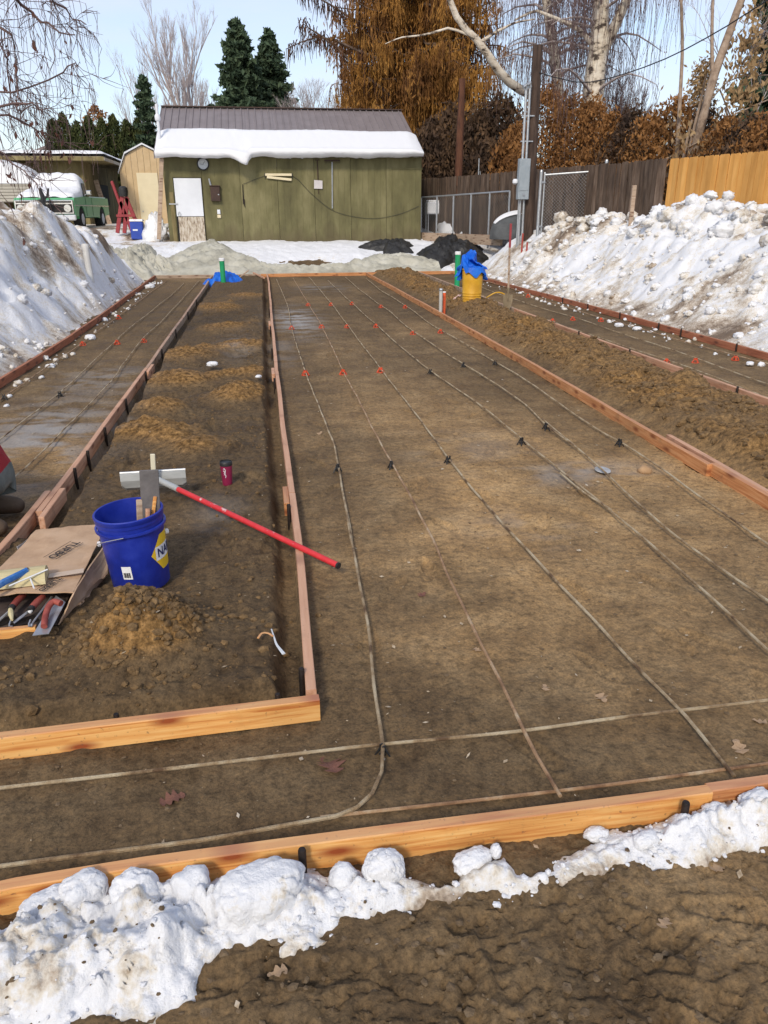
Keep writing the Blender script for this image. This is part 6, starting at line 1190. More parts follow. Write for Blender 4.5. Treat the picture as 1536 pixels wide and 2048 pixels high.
# concrete placer with a red pole
hd = G(305, 957, .20); tip = G(676, 1131, .085); RED = mat('scuffed_red_pole', [(.62, .50, .48), (.55, .028, .035), (.62, .04, .045)], 14, .45, pos=[.30, .38, .6], stretch=(1, 1, 1)); ALU = mat('aluminium_sheet', [(.36, .37, .36), (.50, .51, .50)], 5, .5, metal=.35, stretch=(1, 1, 3))
t_ = emp('concrete_placer', (hd.x, hd.y, .05), 'concrete placer with aluminium head and long red pole across the form', 'rake'); rp_ = lambda p: Vector(p)-Vector((hd.x, hd.y, .05))
a0 = rp_(hd+Vector((.03, -.02, .0))); a1 = rp_(tip); o = B(); n = 16; o.tube([a0.lerp(a1, .13+.87*i/n) for i in range(n+1)], .0155, 12); o.build('pole', RED, t_, smooth=True); o = B(); o.tube([a0, a0.lerp(a1, .14)], .0185, 12); o.build('socket', ALU, t_, smooth=True); d_ = (a1-a0).normalized(); o = B(); o.tube([a1-d_*.004, a1+d_*.006], .0165, 12); o.build('end_cap', BLK, t_, smooth=True)
o = B(); nseg = 8
for i in range(nseg):
    pass
prof = [(.0, .10), (.012, .095), (.016, .05), (.004, .0), (-.03, -.028)]; vs = []; fs = []
xl_ = rp_(G(240, 950, .22)); xr_ = rp_(G(371, 942, .22)); ax = (xr_-xl_); wv = ax.length; ax.normalize(); nv_ = Vector((-ax.y, ax.x, 0)).normalized()
for s in (0, .06, .94, 1):
    c_ = xl_+ax*(wv*s); cutz = .018 if s in (0, 1) else 0
    for (dy, dz) in prof: vs.append(c_+nv_*(-dy)+Vector((0, 0, dz*.95-.085+(cutz if dz < .01 else 0))))
for s in range(3):
    for j in range(4): fs.append((s*5+j, s*5+j+1, (s+1)*5+j+1, (s+1)*5+j))
o.add(vs, fs); o.add([v+nv_*.0035 for v in vs], [f[::-1] for f in fs]); o.build('head_blade', ALU, t_); o = B(); o.tube([xl_+Vector((0, 0, .012)), xr_+Vector((0, 0, .012))], .007, 8); o.build('head_lip', SILV, t_, smooth=True)
o = B(); pt_ = rp_(YP(308, 908, hd.y-.02)); pb_ = rp_(hd+Vector((0, -.02, -.04))); o.box((pt_+pb_)/2, (.028, .012, (pt_-pb_).length), (0, .06, 0), bev=.003); o.build('upright_bracket', mat('cream_bracket', [(.55, .50, .36), (.64, .6, .46)], 8, .7), t_)
# travel cup
c0 = G(455, 967, .07); gz0 = gz(c0.x, c0.y)-.004; MAR = mat('maroon_cup', [(.20, .012, .05), (.25, .018, .065)], 6, .4); t_ = emp('travel_cup', (c0.x, c0.y, gz0), 'maroon travel cup with black lid standing on the soil', 'cup'); o = B(); o.lathe([(.0, 0), (.030, 0), (.031, .004), (.0385, .13), (.0385, .135), (0, .135)], 24, cap=False); o.build('body', MAR, t_, smooth=True); o = B(); o.lathe([(.0395, .130), (.0405, .136), (.0400, .152), (.036, .157), (.036, .150), (0, .150)], 24, cap=False); o.build('lid', BLK, t_, smooth=True)
for k, path in enumerate(([(-.30, .112), (-.12, .118), (.05, .104), (-.02, .09), (-.25, .086)], [(-.34, .098), (-.20, .104), (-.02, .082)], [(-.25, .074), (-.05, .078), (.08, .066), (-.05, .056)])):
    P = [Vector((np.interp(z, [0, .13], [.031, .0388])*math.cos(a-1.75), np.interp(z, [0, .13], [.031, .0388])*math.sin(a-1.75), z)) for a, z in path]; o = B(); o.tube(smooth_path(P, .004), .0022, 5); o.build('printed_swirl', WLB, t_, smooth=True)
# ---------------------------------------------------------------- cardboard box, flattened, with tools
CARD = mat('cardboard', [(.36, .225, .135), (.48, .32, .20), (.55, .38, .25)], 5, .88, .15, 60, stretch=(1, 1, 1)); 
org = G(100, 1200, .05); cb = emp('cardboard_box', (org.x, org.y, .03), 'open flattened cardboard box holding finishing tools beside the bucket', 'cardboard box'); rc = lambda p: Vector(p)-Vector((org.x, org.y, .03))
def sheet(name, quad, m_, parent, t=.006, nu=12, nv=12, warp=.006, seed=1):
    A, Bq, C, Dq = [np.array(q) for q in quad]; U, Vv = np.meshgrid(np.linspace(0, 1, nu), np.linspace(0, 1, nv)); P = A*((1-U)*(1-Vv))[..., None]+Bq*(U*(1-Vv))[..., None]+C*(U*Vv)[..., None]+Dq*((1-U)*Vv)[..., None]
    P[..., 2] += warp*2*fbm(U*2.3, Vv*2.3, 3, seed)+warp*.6*fbm(U*9, Vv*9, 2, seed+1); nrm = np.cross(Bq-A, Dq-A); nrm /= np.linalg.norm(nrm)
    V = np.concatenate([P.reshape(-1, 3), (P-nrm*t).reshape(-1, 3)]); n = nu*nv; Fq = grid_faces(nv, nu); idx = np.arange(n).reshape(nv, nu); ed = [idx[0], idx[:, -1], idx[-1, ::-1], idx[::-1, 0]]; fs = [Fq, Fq[:, ::-1]+n]
    for e in ed: fs.append(np.stack([e[1:], e[:-1], e[:-1]+n, e[1:]+n], -1))
    return link(name, npmesh(name, V, np.concatenate(fs), False), m_, parent)
Q = [rc(G(-60, 1196, .15)), rc(G(146, 1180, .165)), rc(G(214, 1046, .16)), rc(G(72, 1060, .165))]; top = sheet('top_panel', Q, CARD, cb, seed=3, warp=.008)
sheet('side_flap', [rc(G(118, 1250, .06)), rc(G(216, 1150, .06)), rc(G(214, 1080, .15)), rc(G(148, 1184, .158))], CARD, cb, seed=5, warp=.01); sheet('bottom_flap', [rc(G(112, 1246, .05)), rc(G(150, 1225, .048)), rc(G(218, 1148, .055)), rc(G(200, 1160, .09))], CARD, cb, seed=7)
sheet('tray_panel', [rc(G(-60, 1262, .07)), rc(G(112, 1248, .07)), rc(G(143, 1185, .085)), rc(G(-60, 1200, .085))], mat('dark_liner', [(.045, .034, .03), (.09, .065, .055)], 14, .8), cb, seed=9, warp=.003)
o = B(); a_, b_ = rc(G(-60, 1268, .075)), rc(G(72, 1256, .075)); o.hexa([a_+Vector((0, -.01, -.035)), b_+Vector((0, -.01, -.035)), b_+Vector((0, .012, -.035)), a_+Vector((0, .012, -.035))], [a_+Vector((0, -.01, .01)), b_+Vector((0, -.01, .01)), b_+Vector((0, .012, .01)), a_+Vector((0, .012, .01))]); o.build('front_lath', WD['fresh'], cb)
def onquad(f, g): return Q[0]*((1-f)*(1-g))+Q[1]*(f*(1-g))+Q[2]*(f*g)+Q[3]*((1-f)*g)
def put(me, f, g, rot, sc=1.0, lift=.012):
    p = onquad(f, g); ex = (Q[1]-Q[0]).normalized(); ey = (Q[3]-Q[0]); ey = (ey-ex*ey.dot(ex)).normalized(); ez = ex.cross(ey); M4 = Matrix([[ex.x, ey.x, ez.x, p.x+ez.x*lift], [ex.y, ey.y, ez.y, p.y+ez.y*lift], [ex.z, ey.z, ez.z, p.z+ez.z*lift], [0, 0, 0, 1]]) @ Matrix.Rotation(rot, 4, 'Z') @ Matrix.Scale(sc, 4); me.transform(M4); return me
def uvpix(u, v, z=.165):
    p = rc(G(u, v, z)); best = (1e9, 0, 0)
    for f in np.linspace(0, 1, 60):
        for g in np.linspace(0, 1, 60):
            d = (onquad(f, g)-p).length
            if d < best[0]: best = (d, f, g)
    return best[1], best[2]
for k, (u, v, s_) in enumerate(((127, 1102, .058), (100, 1172, .038))):
    f, g = uvpix(u, v); link('printed_word', put(TXT[k], f, g, R(65)+R(180)), INK, top)
    o = B()
    for y in (-.62, .62): o.box((0, y*s_, 0), (3.3*s_, .05*s_, .0006))
    link('printed_rule', put(o.mesh('rule'), f, g, R(65)+R(180)), INK, top)
f, g = uvpix(132, 1150); o = B(); o.box((0, 0, 0), (.15, .045, .0006)); link('tape_strip', put(o.mesh('tape'), f, g, R(12), 1, .011), mat('pale_tape', [(.50, .38, .28), (.56, .44, .33)], 9, .5), top)
sheet('paper_edge', [rc(G(40, 1110, .10)), rc(G(80, 1075, .10)), rc(G(84, 1058, .15)), rc(G(34, 1094, .14))], mat('grey_paper', [(.42, .38, .36), (.5, .46, .44)], 9, .8), cb, t=.002, seed=11)
# pale half round block with a blue handled tool on the cardboard
c_ = G(20, 1142, .225); t_ = emp('wood_float_block', (c_.x, c_.y, .16), 'pale yellow half round block lying on the cardboard', 'block'); PALE = mat('pale_yellow_wood', [(.44, .37, .19), (.56, .48, .27), (.60, .53, .33)], 5, .7, .2, stretch=(1, 8, 8)); o = B(); r = .058; n = 10
vs = [(x, r*1.15*math.cos(a), .012+r*.95*math.sin(a)) for x in (-.19, -.05, .12, .145) for a in np.linspace(0, math.pi, n)]; fs = [(s*n+j, s*n+j+1, (s+1)*n+j+1, (s+1)*n+j) for s in range(3) for j in range(n-1)]+[tuple(range(n))[::-1], tuple(3*n+j for j in range(n))]+[(s*n, (s+1)*n, (s+1)*n+n-1, s*n+n-1) for s in range(3)]
o.add(vs, fs); ob_ = o.build('block_body', PALE, t_, smooth=True); t_.rotation_euler = (0, 0, .12); o = B(); o.lathe([(.0, 0), (.006, 0), (.006, .004), (0, .006)], 8, (.07, .0, .066)); o.build('screw_head', RUST, t_)
BLUH = mat('scuffed_blue', [(.02, .09, .28), (.03, .14, .42), (.20, .32, .50)], 14, .5, pos=[.3, .5, .72]); a_ = G(-40, 1194, .20); b_ = G(54, 1141, .225); o = B(); o.tube([Vector((0, 0, 0)), (b_-a_)*.5+Vector((0, 0, .006)), b_-a_], [.011, .013, .012], 8, sq=1.3); tag(o.build('blue_trowel', BLUH, None, a_, True), 'scuffed blue handled tool resting on the cardboard', 'tool')
for k, (p0, p1) in enumerate((((18, 1172), (95, 1139)), ((58, 1150), (68, 1176)))):
    a_ = G(*p0, .205); b_ = G(*p1, .205+.02*(1-k)); o = B(); o.tube([Vector((0, 0, 0)), b_-a_], .0035, 6); tag(o.build('white_rod', WLB, None, a_, True), ('long thin white rod lying across the cardboard', 'short thin white rod under the blue handle')[k], 'rod')
# finishing trowels with red grips
GRIP = mat('red_rubber_grip', [(.20, .038, .030), (.30, .065, .048), (.38, .10, .07)], 16, .6); BLADE = mat('worn_steel', [(.34, .35, .38), (.48, .49, .52)], 9, .35, metal=.6)
t0 = G(98, 1235, .10); t_ = emp('margin_trowel', (t0.x, t0.y, .085), 'steel trowel with curved red grip on the cardboard front corner', 'trowel'); rt_ = lambda p: Vector(p)-Vector((t0.x, t0.y, .085))
o = B(); q = [rt_(G(u, v, z)) for u, v, z in ((65, 1272, .085), (98, 1268, .085), (131, 1205, .12), (112, 1192, .12))]; o.prism(q, (0, 0, .003)); o.build('blade', BLADE, t_); o = B(); o.tube(smooth_path([rt_(G(u, v, z)) for u, v, z in ((88, 1253, .108), (91, 1232, .125), (98, 1212, .14), (108, 1203, .148), (122, 1207, .145))], .01), .0135, 10); o.build('grip', GRIP, t_, smooth=True); o = B(); o.tube([rt_(G(90, 1250, .09)), rt_(G(90, 1240, .115))], .005, 6); o.build('tang', BLADE, t_, smooth=True)
for k, (du, lab) in enumerate(((0, 'edging tool with red grip and cream tip at the left of the cardboard'), (39, 'edging tool with red grip beside the steel trowel'))):
    t0 = G(30+du, 1215, .10); t_ = emp('edging_tool', (t0.x, t0.y, .085), lab, 'edger'); rt_ = lambda p: Vector(p)-Vector((t0.x, t0.y, .085))
    o = B(); o.tube([rt_(G(47+du, 1190+3*k, .125)), rt_(G(36+du, 1200+3*k, .125)), rt_(G(24+du, 1214+2*k, .12))], [.013, .015, .014], 10); o.build('grip', GRIP, t_, smooth=True); o = B(); o.tube([rt_(G(25+du, 1213+2*k, .12)), rt_(G(21+du, 1219+2*k, .118))], .0145, 10); o.build('ferrule', BLK, t_, smooth=True)
    o = B(); e_ = (22, 1228, 24, 1240) if k == 0 else (22, 1222, 21, 1226); o.tube([rt_(G(21+du, 1219+2*k, .118)), rt_(G(e_[0]+du, e_[1], .115)), rt_(G(e_[2]+du, e_[3], .11))], [.010, .012, .005], 8); o.build('tip', PALE if k == 0 else WLB, t_, smooth=True)
    o = B(); o.tube(smooth_path([rt_(G(22+du, 1240, .105)), rt_(G(18+du, 1252, .098)), rt_(G(24+du, 1253, .09))], .01), .004, 6); o.tube([rt_(G(20+du, 1222, .105)), rt_(G(-8+du*.9, 1246, .09))], .006, 6); o.build('tang', BLADE, t_, smooth=True); o = B(); c_ = rt_(G(6+du, 1243, .078)); o.box(c_, (.11, .06, .004), (0, 0, .5), bev=.001); o.build('sole', STEEL, t_)
a_ = G(104, 1194, .11); b_ = G(62, 1250, .092); o = B(); o.tube([Vector((0, 0, 0)), b_-a_], [.006, .004], 7); o.lathe([(.0, -.004), (.009, 0), (.006, .006)], 8, b_-a_); tag(o.build('pointing_rod', SILV, None, a_, True), 'thin polished steel rod lying between the red grips', 'rod')
# ---------------------------------------------------------------- drum, tarps, pipes, shovel
DRUM = mat('yellow_drum', [(.48, .24, .012), (.60, .32, .018), (.66, .38, .03)], 4, .5, .1); d0 = G(943, 611, .11); dz0 = gz(d0.x, d0.y)-.03; t_ = emp('yellow_drum', (d0.x, d0.y, dz0), 'yellow ribbed drum standing on the right planting strip', 'drum'); o = B(); pr = [(0, 0), (.150, 0), (.158, .015)]
for k, z in enumerate((.05, .10, .145, .19)): pr += [(.160+.003*k, z-.008), (.168+.003*k, z), (.162+.003*k, z+.010)]
pr += [(.180, .40), (.184, .60), (.176, .61), (0, .61)]; o.lathe(pr, 32, cap=False); o.build('body', DRUM, t_, smooth=True); o = B(); o.lathe([(.176, .58), (.192, .585), (.192, .61), (.176, .615)], 32, cap=False); o.build('rim', DRUM, t_, smooth=True)
BTARP = mat('blue_tarp', [(.006, .10, .55), (.010, .15, .72), (.03, .22, .80)], 5, .45, .3, 30, trans=.15); nr, na = 26, 96; Rr_, A_ = np.meshgrid(np.linspace(0, 1, nr), np.linspace(0, 2*math.pi, na), indexing='ij'); ln = .335+.06*np.sin(A_*2+2.4)+.07*np.sin(A_*3+.6)+.03*np.sin(A_*7); s = Rr_*ln; fold = np.sin(A_*9+3*np.sin(A_*2)); over = np.maximum(0, s-.20); rad = np.minimum(s, .20)+over*(.22+.20*fold*np.clip(over*5, 0, 1)); zz = .635-over*.96+.03*np.maximum(0, 1-s/.2)*np.sin(A_*3)+.02*fbm(s*14, A_*2, 3, 140); tl = .20*np.maximum(0, np.cos(A_-2.3))*np.exp(-((s-.20)/.10)**2); zz = zz+tl*1.0
V = np.stack([rad*np.cos(A_), rad*np.sin(A_), zz], -1).reshape(-1, 3); tb = emp('blue_tarp', (d0.x, d0.y, dz0), 'bright blue tarp draped over the yellow drum', 'tarp'); link('drape', npmesh('drape', V, grid_faces(nr, na), False), BTARP, tb)
U, Vv = np.meshgrid(np.linspace(-1, 1, 26), np.linspace(0, 1, 18)); X = -.03+U*(.28-.16*Vv)+.06*np.sin(Vv*7); Yb = .10+.12*np.sin(U*5+Vv*3)*(1-Vv*.3)+.05*fbm(U*3, Vv*4, 3, 141); Zb = .58+.34*Vv*(1-.45*np.abs(U+.1))+.07*fbm(U*4, Vv*4, 3, 142)-.10*np.clip(-U, 0, 1); link('bunched_top', npmesh('bunched_top', np.stack([X, Yb, Zb], -1).reshape(-1, 3), grid_faces(18, 26), False), BTARP, tb)
def heap(name, label, c, rx, ry, h, seed, m_, cat, rot=0.0, base=None, ridge=1.0, n=70, fold=2.6, peak=1.0, sub=.02):
    U, Vv = np.meshgrid(np.linspace(-1, 1, n), np.linspace(-1, 1, n)); a = np.arctan2(Vv, U); rr = np.maximum(np.abs(U), np.abs(Vv)); rd = rr*(1+.22*np.sin(a*3+seed)+.15*np.sin(a*5+seed*2)+.07*np.sin(a*11+seed)); X = rx*rd*np.cos(a); Y = ry*rd*np.sin(a); cr_, sr = math.cos(rot), math.sin(rot); X, Y = X*cr_-Y*sr, X*sr+Y*cr_
    wx = X*fold+.5*fbm(X*2, Y*2, 2, seed); rg_ = 1-2*np.abs(fbm(wx*1.0+.6*Y, Y*fold*1.5, 3, seed+3)); rg2 = 1-2*np.abs(fbm(wx*2.7, Y*fold*3.5, 2, seed+6)); g = snow_h(X+c[0], Y+c[1]); g = np.maximum(g, ground_h(X+c[0], Y+c[1], False)); Z = g+sub*2-.05*rr**4+h*(1-rr**2)**1.0*(.45+.55*ridge*rg_)*peak+.34*h*rg2*(1-rr**4)
    me = npmesh(name, np.stack([X, Y, Z], -1).reshape(-1, 3), grid_faces(n, n)); return tag(link(name, me, m_, None, (c[0], c[1], 0)), label, cat)
GTARP = mat('grey_tarp', [(.30, .285, .23), (.46, .44, .36), (.56, .54, .46)], 1.6, .75, .25, 25, trans=.1); BKT = mat('black_poly', [(.010, .0095, .009), (.030, .028, .025)], 3, .5, .25, 18, spec=.5)
# long grey tarp behind the far form
xs_ = np.linspace(-2.5, 5.45, 210); ts_ = np.linspace(0, 1, 46); X, Tt = np.meshgrid(xs_, ts_); yb_ = np.interp(X, [-2.5, -1.9, -1.2, -.6, .4, 1.6, 2.8, 3.6, 4.6, 5.45], [24.4, 25.6, 26.6, 25.4, 23.75, 23.55, 23.7, 24.6, 24.9, 24.0]); yf_ = 22.90+.10*fbm(X*1.2, X*0+3, 3, 150); Yt = yf_+(yb_-yf_)*Tt+.06*fbm(X*3, Tt*4, 3, 151); w_ = yb_-yf_
rg1 = 1-2*np.abs(fbm(X*.9+Tt*.6, Yt*2.6+.5*X, 3, 152)); rg2 = 1-2*np.abs(fbm(X*2.8-Yt*1.2, Yt*4.5, 3, 153)); bulge = np.sin(np.pi*np.clip(Tt, 0, 1))**.7; Zt = np.maximum(snow_h(X, Yt), terrain_far(X, Yt))+.03+bulge*(.09+.05*w_)*(.55+.55*rg1)+.085*rg2*bulge+.05*(1-2*np.abs(fbm(X*5.5+Yt*3, Yt*7-X*2, 2, 154)))*bulge
Zt = np.where(Tt < .02, .02, Zt); me = npmesh('grey_tarp', np.stack([X-1.5, Yt-23.5, Zt], -1).reshape(-1, 3), grid_faces(46, 210)); tag(link('grey_tarp', me, GTARP, None, (1.5, 23.5, 0)), 'long rumpled grey tarp lying along the far form', 'tarp')
p = YP(262, 490, 24.0); heap('grey_tarp', 'heaped grey tarp at the end of the left snow bank', (p.x, 24.0), .95, 1.5, .38, 5, GTARP, 'tarp', .3)
p = YP(300, 520, 23.4); heap('grey_tarp', 'crumpled grey tarp bundle at the back left corner of the form', (p.x, 23.55), .75, .7, .36, 8, GTARP, 'tarp', .1)
p = YP(782, 492, 25.8); heap('black_tarp', 'small black plastic sheet folded on the snow before the shed', (p.x, 25.8), .78, .75, .17, 12, BKT, 'tarp', .1)
p = YP(905, 495, 25.0); heap('black_tarp', 'large black plastic sheet heaped by the low chain link fence', (p.x, 25.0), 1.05, 1.5, .30, 15, BKT, 'tarp', -.3)
p = G(447, 562, .06); heap('blue_tarp_scrap', 'small blue tarp scrap around the far green pipe', (p.x, p.y+.1), .45, .55, .16, 17, BTARP, 'tarp', .2, n=40, fold=4)
GPIPE = mat('green_pipe', [(.012, .27, .10), (.02, .34, .14)], 4, .4); OPIPE = mat('orange_pipe', [(.70, .10, .03), (.78, .14, .05)], 4, .45); GRPIPE = mat('grey_pvc', [(.40, .39, .36), (.5, .49, .46)], 4, .5)
def pipe(name, label, u, v, zb, vt, r, m_, capm, caph=.07, dx=0.0, u2=None):
    p = G(u, v, zb); tp = YP(u2 or u, vt, p.y); t = emp(name, (p.x, p.y, 0), label, 'pipe'); h = tp.z; o = B(); o.tube([(0, 0, -.1), ((tp.x-p.x)*.5*0+0, 0, h-caph)], r, 16); o.build('tube', m_, t, smooth=True); o = B(); o.lathe([(r*1.02, h-caph), (r*1.12, h-caph+.005), (r*1.12, h-.008), (r*.9, h), (0, h)], 16, cap=False); o.build('cap', capm, t, smooth=True); return t
pipe('green_pipe', 'upright green pipe with white cap in the blue tarp scrap', 447, 566, .06, 516, .062, GPIPE, WLB); pipe('green_pipe', 'upright green pipe with white cap left of the yellow drum', 914, 571, .08, 503, .062, GPIPE, WLB)
pipe('grey_pipe', 'short grey pipe standing beside the orange pipe', 881, 624, .08, 577, .030, GRPIPE, GALV, .04); pipe('orange_pipe', 'short bright orange pipe standing beside the grey pipe', 888, 620, .09, 583, .026, OPIPE, WLB, .02)
zs_ = np.linspace(8, 20, 240); hit = [D(181, 558, z) for z in zs_]; sh_ = snow_h(np.array([q.x for q in hit]), np.array([q.y for q in hit])); ki = int(np.argmax(sh_ > np.array([q.z for q in hit]))); zc_ = float(zs_[ki]) if ki else 15.2; a_ = D(181, 558, zc_); b_ = D(170, 490, zc_+.0); o = B(); o.tube([Vector((0, 0, -.3)), Vector((0, 0, 0)), (b_-a_)*.86, (b_-a_)*.9, (b_-a_)], [.062, .062, .062, .074, .074], 14); tag(o.build('white_pipe', mat('white_pvc', [(.58, .56, .52), (.66, .65, .62)], 4, .5), None, a_, True), 'white plastic pipe sticking out of the left snow bank', 'pipe')
# spade standing in the soil
s0 = G(1015, 610, .14); t_ = emp('spade', (s0.x, s0.y, .10), 'long handled spade standing upright in the soil right of the drum', 'spade'); tp = YP(1022, 447, s0.y); hh = tp.z-.10; dx_ = tp.x-s0.x
o = B(); o.tube([(0, 0, .22), (dx_*.5, 0, hh*.5), (dx_, 0, hh*.72)], .019, 8); o.build('shaft', WD['grey'], t_, smooth=True); o = B(); o.tube([(dx_*.98, 0, hh*.72), (dx_*1.02, 0, hh)], .021, 8); o.build('red_sleeve', REDM, t_, smooth=True); o = B(); o.prism([(-.085, 0, .22), (.085, 0, .22), (.088, 0, .10), (.05, .01, -.04), (0, .012, -.10), (-.05, .01, -.04), (-.088, 0, .10)], (0, .008, 0)); o.tube([(0, -.005, .12), (0, 0, .34)], [.012, .024], 8); ob = o.build('blade', mat('muddy_blade', [(.16, .12, .07), (.28, .22, .14)], 9, .6), t_)
p = G(921, 603, .10); heap('pink_rag', 'pale pink rag on the soil left of the yellow drum', (p.x, p.y), .12, .09, .06, 19, mat('pink_rag', [(.55, .36, .32), (.66, .48, .44)], 9, .9), 'rag', n=20, fold=14)
a_ = G(972, 596, .15); b_ = G(1008, 588, .22); o = B(); o.tube(smooth_path([Vector((0, 0, 0)), (b_-a_)*.55+Vector((0, 0, .06)), b_-a_, (b_-a_)+Vector((.05, 0, -.10))], .05), .013, 6); tag(o.build('yellow_strap', DRUM, None, a_, True), 'yellow strap trailing right from the drum towards the spade', 'strap')
for k, (u, v, s_) in enumerate(((1043, 488, .9), (1052, 500, .7))):
    a_ = D(u, v+4, 20.3); o = B(); o.tube([(0, 0, -.7), (.02, 0, s_*.35)], .024, 7); tag(o.build('red_marker', mat('red_marker', [(.30, .05, .035), (.40, .07, .05)], 8, .6), None, a_, True), ('red marker stake in the snow left of the meter pole', 'red marker stake touching the meter pole foot')[k], 'stake')
# ================================================================ SNOW CHUNKS, LEAVES, SCRAPS, PERSON
def chunk(label, u, v, z, sx, sy, sz, seed, dirt=0.0, rot=0.0, blocky=.5):
    bm = bmesh.new(); bmesh.ops.create_icosphere(bm, subdivisions=5 if sx > .05 else 4, radius=1); V = np.array([v_.co[:] for v_ in bm.verts]); Fq = np.array([[x.index for x in f.verts] for f in bm.faces]); bm.free()
    V = np.sign(V)*np.abs(V)**(1-.35*blocky); n = V/np.linalg.norm(V, axis=1, keepdims=True); d = .16*fbm(V[:, 0]*1.3+seed, V[:, 1]*1.3+V[:, 2]*1.1, 3, seed)+.13*fbm(V[:, 2]*1.7+seed, V[:, 0]*1.7-V[:, 1], 3, seed+1)+.07*lumps(V[:, 0]*3.5+V[:, 2]*2, V[:, 1]*3.5-V[:, 2]*1.5+seed, seed+2)+.06*fbm(V[:, 0]*5+V[:, 2]*3, V[:, 1]*5-V[:, 2]*4, 4, seed+3)-.10*sst(.05, 0, np.abs(fbm(V[:, 0]*1.6+V[:, 2], V[:, 1]*1.6+seed, 3, seed+4))); V = (V+n*d[:, None])*np.array([sx, sy, sz])
    c_, s_ = math.cos(rot), math.sin(rot); V = np.stack([V[:, 0]*c_-V[:, 1]*s_, V[:, 0]*s_+V[:, 1]*c_, V[:, 2]], -1); p = G(u, v, z); me = npmesh('snow_chunk', V, Fq); attr(me, 'dirt', np.clip(-.25+dirt+.4*fbm(V[:, 0]*20, V[:, 1]*20+V[:, 2]*15, 3, seed), -.5, .9)); o_ = link('snow_chunk', me, SNOW, None, (p.x, p.y, p.z)); return tag(o_, label, 'snow chunk', 'snow chunks along the front board')
chunk('largest blocky snow chunk in front of the front board, left of centre', 520, 1790, .068, .118, .072, .072, 201, .22, .2, .9)
chunk('tall rounded snow chunk left of the largest block', 268, 1790, .07, .062, .048, .064, 205, .16, .1, .4)
chunk('tilted smooth snow slab left of the tall rounded chunk', 170, 1785, .07, .058, .045, .055, 209, -.05, .6, .8)
chunk('long flat snow slab near the left edge by the board', 92, 1812, .06, .065, .035, .036, 213, .0, .35, .8)
chunk('smooth snow lump leaning on the front board right of the largest block', 768, 1738, .06, .055, .045, .050, 217, -.1, .0, .3)
chunk('pair of small round snow lumps right of the steel stake', 685, 1752, .05, .036, .034, .034, 221, -.05, .4, .3)
chunk('crusty snow lump in the dirt below the middle of the front board', 945, 1722, .03, .060, .035, .030, 225, .05, .3, .4)
chunk('tiny knob of snow above the crusty lump', 992, 1702, .05, .016, .016, .022, 229, -.1, 0, .2)
chunk('small chunk of snow between the tall chunk and largest block', 385, 1775, .07, .050, .045, .055, 233, .05, .5, .4)
chunk('oval snow pebble at the left end of the right hand berm', 1192, 1668, .03, .036, .022, .020, 237, -.1, .1, .3)
chunk('cream snow pebble in the right hand berm', 1292, 1680, .045, .038, .026, .022, 241, -.05, .3, .5)
chunk('white snow lump in the right hand berm below the steel stake', 1430, 1628, .05, .040, .030, .030, 245, -.1, .2, .3)
chunk('large white snow lump at the right edge', 1515, 1610, .055, .06, .045, .045, 249, -.1, .2, .3)
rg = np.random.default_rng(77); gx_, gy_ = rg.uniform(-1.0, 1.7, 5000), rg.uniform(.8, 1.62, 5000); gd_ = poly_sd(gx_, gy_, bpoly); k_ = (gd_ > -.012) & (rg.random(5000) < np.where(gd_ > .05, .25, .8)); gx_, gy_ = gx_[k_][:520], gy_[k_][:520]
ii = np.minimum(np.searchsorted(bx_, gx_), len(bx_)-1); jj = np.minimum(np.searchsorted(by_, gy_), len(by_)-1); sz = .002+.010*rg.random(len(gx_))**3; pts = np.stack([gx_, gy_, np.maximum(Zs[jj, ii], 0)+.15*sz+.004], -1)
Vr, Fr = scatter_rocks(np.array(pts), sz, 9, sub=1, flat=.6); me = npmesh('snow_grains', Vr, Fr, False); attr(me, 'dirt', np.clip(-.2+.8*fbm(Vr[:, 0]*6, Vr[:, 1]*6, 3, 89), -.4, .6)); tag(link('snow_grains', me, SNOW), 'small icy crumbs strewn along the snow berm', 'snow', kind='stuff')
rg = np.random.default_rng(79); gx_, gy_ = rg.uniform(-1.0, 1.7, 1500), rg.uniform(.8, 1.55, 1500); gd_ = poly_sd(gx_, gy_, bpoly); k_ = gd_ > .01; gx_, gy_ = gx_[k_][:170], gy_[k_][:170]
ii = np.minimum(np.searchsorted(bx_, gx_), len(bx_)-1); jj = np.minimum(np.searchsorted(by_, gy_), len(by_)-1); sz = .0012+.0075*rg.random(len(gx_))**4; pts = np.stack([gx_, gy_, np.maximum(Zs[jj, ii], 0)+.003], -1); Vr, Fr = scatter_rocks(pts, sz, 12, sub=1, flat=.5); tag(link('snow_debris', npmesh('snow_debris', Vr, Fr, False), MUDCLOD), 'dark specks of bark and dirt lying on the snow berm', 'debris', kind='stuff')
# scattered bits of snow on the soil
for k, (u, v, s_) in enumerate(((425, 728, .06), (517, 753, .035), (1238, 650, .07), (1275, 657, .07), (1500, 727, .05), (180, 675, .09), (1022, 645, .04), (300, 573, .12))):
    chunk(('small white snow clump on the soil of the left planting strip', 'tiny snow clump beside the thin pink form', 'snow clump in the right strip by its middle bar', 'flat snow patch right of the clump in the right strip', 'snow clump at the right edge of the right strip', 'snow clump by the left board near an orange chair', 'snow clump on soil below the spade', 'snow clump in the far left corner of the form')[k], u, v, .03 if k not in (0, 1, 6) else .12, s_, s_*.8, s_*.45, 300+4*k, 0, k)
